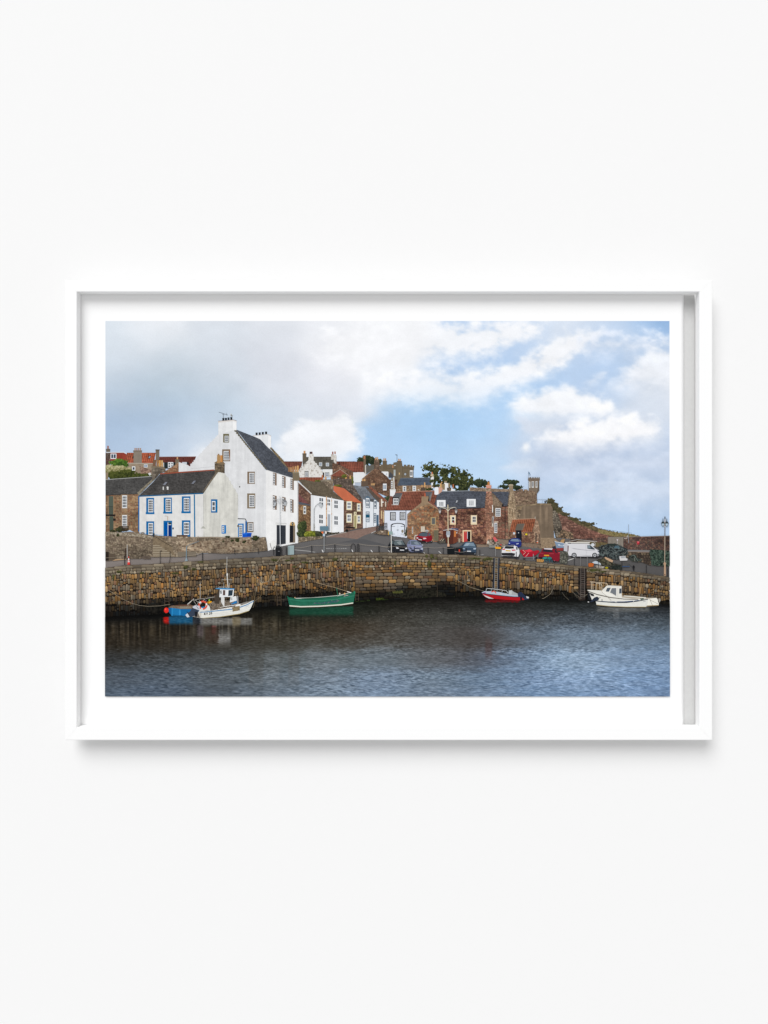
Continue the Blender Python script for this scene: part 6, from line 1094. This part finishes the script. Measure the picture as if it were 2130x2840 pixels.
refl = [  # mirrored colours under hulls: x0,x1,y0,y1,colour,strength
 (455, 470, 1712, 1732, (190, 30, 24), .85), (470, 536, 1708, 1736, (26, 84, 120), .85), (536, 560, 1712, 1735, (40, 46, 56), .7), (556, 700, 1715, 1738, (150, 150, 148), .6), (645, 668, 1712, 1742, (110, 98, 74), .7), (606, 640, 1734, 1800, (150, 150, 150), .6), (588, 600, 1736, 1765, (150, 60, 66), .4), (548, 565, 1735, 1775, (120, 106, 118), .35), (570, 608, 1740, 1795, (54, 40, 32), .6),
 (803, 980, 1683, 1712, (24, 74, 56), .75), (1345, 1440, 1663, 1672, (112, 22, 26), .85), (1655, 1800, 1684, 1700, (112, 112, 110), .55), (1700, 1716, 1690, 1722, (120, 122, 124), .4),
 (1345, 1364, 1755, 1842, (74, 56, 54), .5), (735, 775, 1785, 1930, (122, 126, 130), .25), (690, 732, 1770, 1930, (70, 68, 64), .35), (800, 830, 1770, 1925, (80, 78, 76), .3), (850, 940, 1780, 1900, (116, 120, 126), .25)]
def watercol(x, y):
    yy = (y - 1650) / 280.0
    rip = fbm(x / (5.5 + 5 * yy.clip(0, 1)), y / (1.7 + 1.2 * yy.clip(0, 1)), 401, 3) - 0.5
    rip2 = fbm(x / 30 + y / 40, y / 7, 411, 3) - 0.5
    wx = x + 26 * rip2 + 10 * rip; wy = y + 14 * rip + 10 * rip2
    num = np.zeros((len(x), 3)); den = np.zeros(len(x))
    for (px, py), c in zip(WXY, WCC):
        q = np.exp(-(((wx - px) / 62.0) ** 2 + ((wy - py) / 19.0) ** 2) / 2) + 1e-9
        num += q[:, None] * c; den += q
    out = num / den[:, None]
    # broken reflection of the upright stones near the wall, left half
    cols_ = vn(x / 4.2 + 0.6 * rip, y / 60, 421) - 0.5
    k = (1 - ss(30, 110, y - bot(x))) * ss(6, 20, y - bot(x)) * (1 - ss(560, 1000, x))
    out = out * (1 + 1.5 * k * cols_ + 0.15 * k)[:, None] + (k * 6)[:, None] * np.array([1.3, 1.0, 0.6])
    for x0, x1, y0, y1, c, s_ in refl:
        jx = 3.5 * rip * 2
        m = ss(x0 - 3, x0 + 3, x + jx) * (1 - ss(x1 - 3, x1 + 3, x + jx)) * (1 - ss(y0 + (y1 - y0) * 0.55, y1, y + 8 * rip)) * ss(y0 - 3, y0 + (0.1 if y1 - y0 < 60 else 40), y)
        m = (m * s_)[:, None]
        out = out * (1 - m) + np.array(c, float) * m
    out = out * 1.07
    lum = out.mean(1)
    calm = 0.35 + 1.1 * fbm(x / 160 + y / 90, y / 34, 451, 3)
    rip = rip * calm
    out = out * (1 + 0.20 * rip2)[:, None] + (rip * (8 + 0.80 * lum))[:, None] * np.array([0.98, 1.0, 1.04])
    # small glints in the middle distance
    gl = vn(x / 3.2, y / 1.5, 431)
    gm = ss(0.80, 0.92, gl) * ss(820, 1000, x) * (1 - ss(1720, 1760, y)) * ss(14, 40, y - bot(x))
    out = out + (30 * gm)[:, None]
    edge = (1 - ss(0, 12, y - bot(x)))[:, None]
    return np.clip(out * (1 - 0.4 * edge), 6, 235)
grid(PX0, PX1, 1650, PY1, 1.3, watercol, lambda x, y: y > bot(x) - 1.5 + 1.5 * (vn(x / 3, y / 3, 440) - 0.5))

# ---- boats
motif('boat', 'blue hulled workboat moored behind the white boat, with a red buoy')
ell(N, 178, 620, 36, 42, (222, 44, 36)); ell(N, 166, 606, 12, 14, (240, 92, 76))
poly(N([(210, 590), (260, 580), (400, 600), (600, 590), (760, 560), (760, 690), (560, 700), (370, 708), (260, 700), (225, 660)]), (30, 116, 172)); poly(N([(210, 590), (258, 584), (262, 700), (226, 660)]), (24, 96, 150)); poly(N([(396, 596), (560, 592), (540, 690), (400, 706)]), (24, 104, 160)); rect(N, 258, 552, 280, 704, (40, 132, 188)); ell(N, 385, 655, 14, 48, (50, 140, 196))
fill(N([(206, 576), (260, 552), (390, 540), (560, 545), (640, 555), (600, 596), (400, 600), (262, 582)]), mottle([(96, 84, 70), (130, 116, 98), (112, 80, 64)], 3, 450)); poly(N([(380, 562), (560, 566), (560, 590), (390, 594)]), (138, 128, 112)); poly(N([(210, 545), (300, 545), (380, 535), (560, 530), (560, 548), (380, 556)]), (96, 66, 54))
line(N, [(275, 690), (430, 706)], 1.0, (20, 30, 40)); line(N, [(500, 530), (600, 445)], 1.8, (206, 204, 198)); line(N, [(480, 585), (540, 510), (590, 450)], 0.9, (160, 150, 136)); line(N, [(695, 200), (697, 440)], 0.9, (206, 200, 190))
for a_ in ([(590, 470), (660, 450), (760, 440), (780, 490)], [(600, 480), (640, 540), (690, 470)], [(620, 460), (700, 530), (760, 450)], [(780, 440), (860, 425), (920, 415)]): line(N, a_, 1.2, (176, 172, 166))
poly(N([(800, 490), (870, 478), (884, 520), (820, 528)]), (226, 160, 34)); poly(N([(820, 470), (840, 445), (850, 480)]), (150, 190, 90)); ell(N, 785, 470, 16, 14, (60, 70, 90))
motif('boat', 'white open fishing boat lettered KY 35 with a small wheelhouse and lifebuoy')
fill(N([(770, 560), (900, 480), (1020, 470), (1250, 470), (1290, 500), (1240, 560), (860, 610), (760, 600)]), mottle([(70, 62, 54), (108, 96, 84), (150, 136, 120), (54, 52, 50)], 3, 451))
poly(N([(920, 420), (990, 300), (1000, 430), (990, 520), (920, 520)]), (70, 62, 54)); poly(N([(1160, 420), (1250, 400), (1260, 470), (1150, 500)]), (224, 226, 226)); poly(N([(1170, 520), (1250, 470), (1262, 510), (1180, 530)]), (40, 120, 180))
line(N, [(1150, 450), (1160, 430), (1168, 446), (1168, 462)], 1.0, (40, 42, 46)); line(N, [(1188, 428), (1176, 430), (1176, 442), (1186, 444), (1186, 458), (1174, 460)], 1.0, (40, 42, 46))
poly(N([(1000, 296), (1115, 290), (1115, 415), (990, 420)]), (226, 228, 230)); poly(N([(1115, 290), (1215, 292), (1205, 400), (1190, 412), (1115, 416)]), (238, 240, 240)); poly(N([(918, 292), (960, 278), (1100, 282), (1220, 286), (1222, 302), (1110, 304), (1000, 298)]), (74, 142, 192)); poly(N([(1130, 312), (1200, 308), (1190, 395), (1124, 404)]), (44, 58, 70)); poly(N([(1046, 312), (1082, 312), (1080, 392), (1044, 390)]), (96, 78, 74)); poly(N([(1004, 320), (1022, 310), (1026, 366), (1008, 370)]), (80, 82, 84))
poly(N([(1016, 415), (1066, 420), (1066, 545), (1050, 552), (1016, 490)]), (214, 214, 212)); line(N, [(1064, 425), (1062, 580)], 1.8, (226, 226, 224)); line(N, [(1270, 400), (1278, 555)], 2.6, (166, 168, 170)); line(N, [(975, 272), (990, 264), (1100, 266), (1110, 284)], 0.9, (210, 212, 212))
line(N, [(1108, -200), (1104, 0), (1108, 150)], 1.1, (196, 196, 192)); line(N, [(1032, 148), (1192, 154)], 1.6, (150, 146, 140)); line(N, [(1108, 60), (1125, 280)], 2.2, (214, 212, 206)); line(N, [(1060, 190), (1058, 275)], 0.9, (190, 188, 182)); line(N, [(1145, 200), (1150, 280)], 1.0, (190, 188, 182)); ell(N, 1110, 75, 10, 26, (226, 226, 222))
poly(N([(780, 540), (840, 548), (855, 620), (680, 640), (690, 600), (760, 610)]), (222, 222, 218)); line(N, [(810, 480), (860, 600)], 1.4, (44, 44, 46))
hull = [(575, 660), (640, 645), (700, 640), (900, 622), (1180, 592), (1310, 560), (1420, 520), (1518, 470), (1500, 520), (1470, 590), (1440, 630), (1300, 675), (1000, 720), (760, 738), (700, 738), (585, 716)]
fill(N(hull), plaster((226, 226, 220), 0.03, 9, 0.03, 452)); poly(N([(575, 664), (660, 650), (706, 738), (590, 716)]), (120, 112, 104)); poly(N([(660, 648), (720, 640), (712, 736), (700, 738)]), (206, 202, 192))
poly(N([(700, 648), (900, 628), (1180, 598), (1310, 566), (1420, 526), (1518, 474), (1516, 486), (1420, 540), (1310, 580), (1180, 611), (900, 640), (690, 658)]), (40, 122, 176)); poly(N([(1060, 560), (1240, 536), (1310, 520), (1420, 495), (1518, 466), (1420, 520), (1310, 558), (1180, 590), (900, 620), (860, 616)]), (232, 232, 228)); fill(N([(860, 606), (1060, 570), (1240, 545), (1240, 560), (900, 616)]), mottle([(80, 66, 54), (120, 104, 88)], 3, 453)); poly(N([(706, 738), (1000, 716), (1300, 668), (1440, 624), (1440, 634), (1300, 680), (1000, 726), (760, 742)]), (164, 148, 104))
fill(N([(1186, 575), (1300, 552), (1304, 618), (1196, 642)]), mottle([(116, 102, 76), (146, 130, 100)], 4, 454)); fill(N([(1310, 520), (1400, 490), (1480, 480), (1420, 512), (1320, 545)]), mottle([(150, 144, 136), (110, 104, 98), (190, 186, 180)], 3, 455)); line(N, [(700, 690), (1000, 665), (1300, 625), (1470, 570)], 0.5, (196, 194, 186)); line(N, [(705, 712), (1000, 690), (1300, 650), (1455, 605)], 0.5, (196, 194, 186))
INK_ = (22, 22, 24); lw = 1.9
line(N, [(765, 658), (760, 691)], lw, INK_); line(N, [(782, 660), (762, 674), (780, 691)], lw, INK_); line(N, [(792, 658), (802, 672), (815, 655)], lw, INK_); line(N, [(802, 672), (800, 689)], lw, INK_); line(N, [(835, 655), (852, 653), (842, 666), (852, 674), (845, 684), (832, 682)], lw, INK_); line(N, [(880, 649), (865, 652), (862, 664), (875, 664), (878, 674), (860, 680)], lw, INK_)
for x_ in (1382, 1402, 1420, 1436): line(N, [(x_, 580 - (x_ - 1382) * 0.4), (x_ + 5, 562 - (x_ - 1382) * 0.4)], 0.8, (130, 150, 172))
ring(N, 738, 542, 58, 58, 26, [(214, 92, 72), (222, 100, 80), (214, 92, 72), (226, 222, 216), (214, 92, 72), (220, 98, 78), (214, 92, 72), (226, 222, 216), (206, 84, 66), (214, 92, 72), (214, 92, 72), (226, 222, 216)], 24)
poly(N([(580, 566), (620, 542), (690, 552), (690, 610), (650, 640), (590, 600)]), (196, 198, 206)); poly(N([(578, 580), (600, 590), (680, 620), (650, 690), (560, 720), (500, 730), (470, 700), (490, 670), (540, 640)]), (56, 66, 84)); poly(N([(470, 695), (500, 665), (540, 720), (500, 730)]), (200, 206, 214)); line(N, [(640, 560), (672, 600)], 1.2, (50, 60, 90)); line(N, [(495, 640), (540, 720)], 1.6, (36, 42, 56)); poly(N([(610, 640), (660, 640), (650, 720), (620, 720)]), (30, 32, 38))
motif('boat', 'green clinker rowing boat with white waterline')
fill(O([(375, 692), (392, 712), (500, 728), (700, 722), (900, 705), (1060, 690), (1150, 670), (1240, 650), (1290, 640), (1292, 670), (1268, 800), (1100, 822), (800, 846), (560, 852), (410, 846), (395, 780)]), plaster((40, 104, 82), 0.09, 8, 0.05, 460))
poly(O([(375, 692), (392, 712), (440, 822), (410, 846), (395, 780)]), (30, 100, 76)); poly(O([(405, 820), (560, 832), (800, 826), (1100, 806), (1268, 782), (1266, 797), (1100, 822), (800, 842), (560, 848), (408, 836)]), (222, 220, 206)); poly(O([(410, 838), (560, 849), (800, 843), (1100, 823), (1266, 798), (1262, 812), (1100, 832), (800, 854), (560, 860), (414, 850)]), (52, 40, 30))
poly(O([(470, 722), (700, 716), (900, 700), (1060, 684), (1150, 664), (1250, 640), (1150, 678), (1060, 698), (900, 714), (700, 730), (500, 734)]), (176, 180, 172)); poly(O([(560, 728), (820, 715), (1050, 695), (1060, 704), (820, 735), (620, 742)]), (24, 84, 64)); line(O, [(395, 720), (560, 748), (800, 745), (1050, 720), (1280, 665)], 1.2, (28, 92, 70)); line(O, [(405, 760), (560, 785), (800, 782), (1050, 760), (1280, 715)], 0.8, (30, 98, 74)); line(O, [(404, 740), (560, 762), (800, 760), (1050, 738), (1282, 690)], 0.8, (66, 146, 118))
fill(O([(720, 790), (900, 770), (1050, 745), (1110, 750), (1050, 785), (850, 805), (740, 806)]), mottle([(40, 100, 90), (60, 84, 92), (110, 120, 110)], 4, 461), rough=3); line(O, [(762, 513), (1050, 590), (1220, 645)], 1.6, (150, 130, 104)); line(O, [(1185, 635), (1240, 652)], 2.4, (226, 224, 216)); line(O, [(1042, 585), (1058, 690)], 1.6, (40, 112, 84)); ell(O, 1085, 665, 10, 12, (206, 196, 176)); ell(O, 1152, 664, 12, 12, (214, 168, 110)); poly(O([(1130, 690), (1205, 675), (1210, 690), (1140, 706)]), (56, 58, 60)); ell(O, 480, 716, 8, 7, (190, 150, 110)); line(O, [(1140, 698), (1200, 684)], 1.0, (206, 206, 200)); poly(O([(1272, 630), (1290, 628), (1298, 660), (1280, 668)]), (44, 128, 98))
motif('boat', 'red motorboat with grey deck and outboard engine')
poly(Q([(140, 632), (180, 648), (300, 655), (500, 680), (700, 690), (800, 690), (800, 736), (700, 746), (500, 735), (320, 718), (240, 712), (190, 690)]), (170, 26, 33)); poly(Q([(155, 650), (200, 690), (250, 715), (330, 720), (250, 690), (190, 668)]), (206, 204, 202)); poly(Q([(140, 625), (180, 605), (300, 605), (420, 618), (560, 650), (700, 672), (720, 688), (640, 690), (450, 672), (260, 650), (150, 636)]), (176, 190, 204)); line(Q, [(140, 634), (260, 652), (450, 674), (640, 692), (720, 692)], 2.0, (40, 44, 60)); poly(Q([(560, 600), (600, 590), (640, 620), (690, 640), (700, 672), (560, 660)]), (166, 170, 170)); poly(Q([(555, 595), (605, 588), (600, 655), (556, 655)]), (188, 192, 190))
line(Q, [(205, 605), (215, 565), (240, 563), (380, 575), (520, 598), (548, 635)], 1.3, (206, 208, 208)); line(Q, [(285, 605), (290, 572)], 0.9, (196, 198, 198)); line(Q, [(445, 618), (470, 588)], 0.9, (196, 198, 198)); line(Q, [(290, 620), (320, 602), (345, 610), (360, 638)], 2.6, (214, 84, 60)); ell(Q, 435, 645, 18, 8, (206, 206, 200)); ell(Q, 510, 645, 20, 8, (196, 196, 190)); poly(Q([(690, 650), (710, 620), (750, 615), (790, 660), (850, 700), (860, 730), (800, 740), (760, 700), (700, 690)]), (38, 48, 72)); poly(Q([(820, 680), (865, 692), (860, 715), (830, 712)]), (206, 206, 204)); rect(Q, 728, 690, 760, 740, (28, 30, 36)); rect(Q, 166, 622, 206, 634, (150, 60, 130))
motif('boat', 'white cabin cruiser moored behind the white rowing boat')
poly(R([(232, 650), (300, 650), (480, 660), (560, 580), (590, 574), (816, 585), (820, 775), (1000, 770), (1300, 785), (1410, 785), (1450, 840), (1446, 915), (1250, 930), (600, 860), (310, 820), (260, 690)]), (226, 224, 216)); poly(R([(240, 668), (262, 690), (312, 820), (260, 820), (238, 760)]), (32, 34, 38)); poly(R([(236, 660), (400, 720), (620, 770), (860, 800), (1100, 808), (1100, 820), (860, 812), (620, 785), (400, 736), (240, 676)]), (92, 86, 78)); poly(R([(255, 690), (340, 720), (352, 760), (300, 750)]), (40, 42, 48)); poly(R([(820, 745), (1000, 750), (1220, 780), (1410, 784), (1280, 800), (1000, 800), (820, 778)]), (176, 166, 150)); line(R, [(860, 750), (1000, 762), (1230, 782)], 2.2, (226, 224, 214)); poly(R([(1250, 800), (1410, 790), (1450, 840), (1446, 918), (1240, 928)]), (236, 234, 224)); poly(R([(1240, 915), (1446, 905), (1446, 918), (1240, 930)]), (150, 130, 90))
poly(R([(570, 615), (632, 612), (600, 680), (546, 676)]), (80, 90, 102)); poly(R([(650, 620), (724, 618), (722, 750), (620, 694)]), (116, 120, 126)); poly(R([(776, 628), (814, 622), (814, 708), (774, 712)]), (70, 80, 92)); line(R, [(750, 600), (750, 770)], 0.8, (196, 192, 184)); line(R, [(640, 700), (722, 752)], 0.8, (190, 186, 178)); poly(R([(560, 580), (590, 570), (816, 583), (816, 592), (590, 584)]), (206, 204, 196)); poly(R([(480, 660), (545, 680), (730, 760), (640, 765), (500, 720)]), (236, 234, 226))
line(R, [(280, 510), (560, 535), (578, 575)], 1.6, (206, 190, 164)); line(R, [(300, 515), (302, 640)], 1.5, (206, 190, 164)); line(R, [(326, 515), (330, 640)], 1.3, (206, 190, 164)); line(R, [(382, 540), (380, 655)], 1.5, (206, 190, 164)); line(R, [(440, 525), (450, 650)], 1.3, (206, 190, 164)); line(R, [(380, 538), (460, 545), (480, 570), (480, 680)], 1.5, (206, 190, 164)); line(R, [(485, 685), (640, 830)], 0.7, (90, 80, 70)); line(R, [(1290, 800), (1345, 920)], 0.8, (96, 84, 70)); line(R, [(1300, 820), (1440, 890)], 0.8, (96, 84, 70)); ell(R, 1452, 830, 18, 42, (50, 44, 40)); poly(R([(1440, 800), (1470, 790), (1480, 830), (1455, 870)]), (166, 160, 150)); line(R, [(1130, 800), (1200, 790)], 1.4, (70, 96, 84))
motif('boat', 'white rowing boat with blue gunwale and dark outboard engine')
fill(R([(378, 840), (500, 848), (700, 862), (900, 860), (1100, 835), (1268, 806), (1250, 900), (1228, 945), (900, 945), (600, 930), (392, 908)]), plaster((222, 222, 216), 0.03, 9, 0.02, 470)); poly(R([(375, 832), (500, 845), (700, 858), (900, 855), (1100, 830), (1270, 800), (1268, 814), (1100, 846), (900, 872), (700, 872), (500, 858), (378, 846)]), (60, 64, 70)); poly(R([(440, 836), (600, 848), (850, 846), (1030, 832), (1120, 820), (1100, 832), (900, 854), (700, 858), (500, 846)]), (36, 70, 118)); line(R, [(1015, 845), (1035, 825)], 1.6, (226, 226, 224)); line(R, [(700, 852), (740, 856)], 1.4, (214, 214, 212)); poly(R([(392, 904), (600, 926), (900, 940), (1228, 940), (1226, 958), (900, 955), (600, 942), (394, 922)]), (44, 34, 26)); poly(R([(392, 895), (600, 918), (900, 932), (1230, 932), (1228, 942), (900, 942), (600, 928), (392, 906)]), (196, 184, 150)); poly(R([(280, 850), (350, 780), (400, 762), (436, 790), (420, 830), (360, 832), (330, 850), (260, 862)]), (40, 48, 64)); line(R, [(240, 850), (262, 858)], 2.4, (206, 206, 204)); line(R, [(400, 800), (456, 776)], 1.2, (40, 42, 46)); line(R, [(1182, 850), (1225, 844)], 1.2, (150, 152, 156)); line(R, [(482, 805), (484, 838)], 1.8, (60, 62, 64)); poly(R([(1128, 808), (1180, 795), (1200, 808), (1150, 820)]), (60, 86, 76))

for m in MOTIFS:
    m.build()
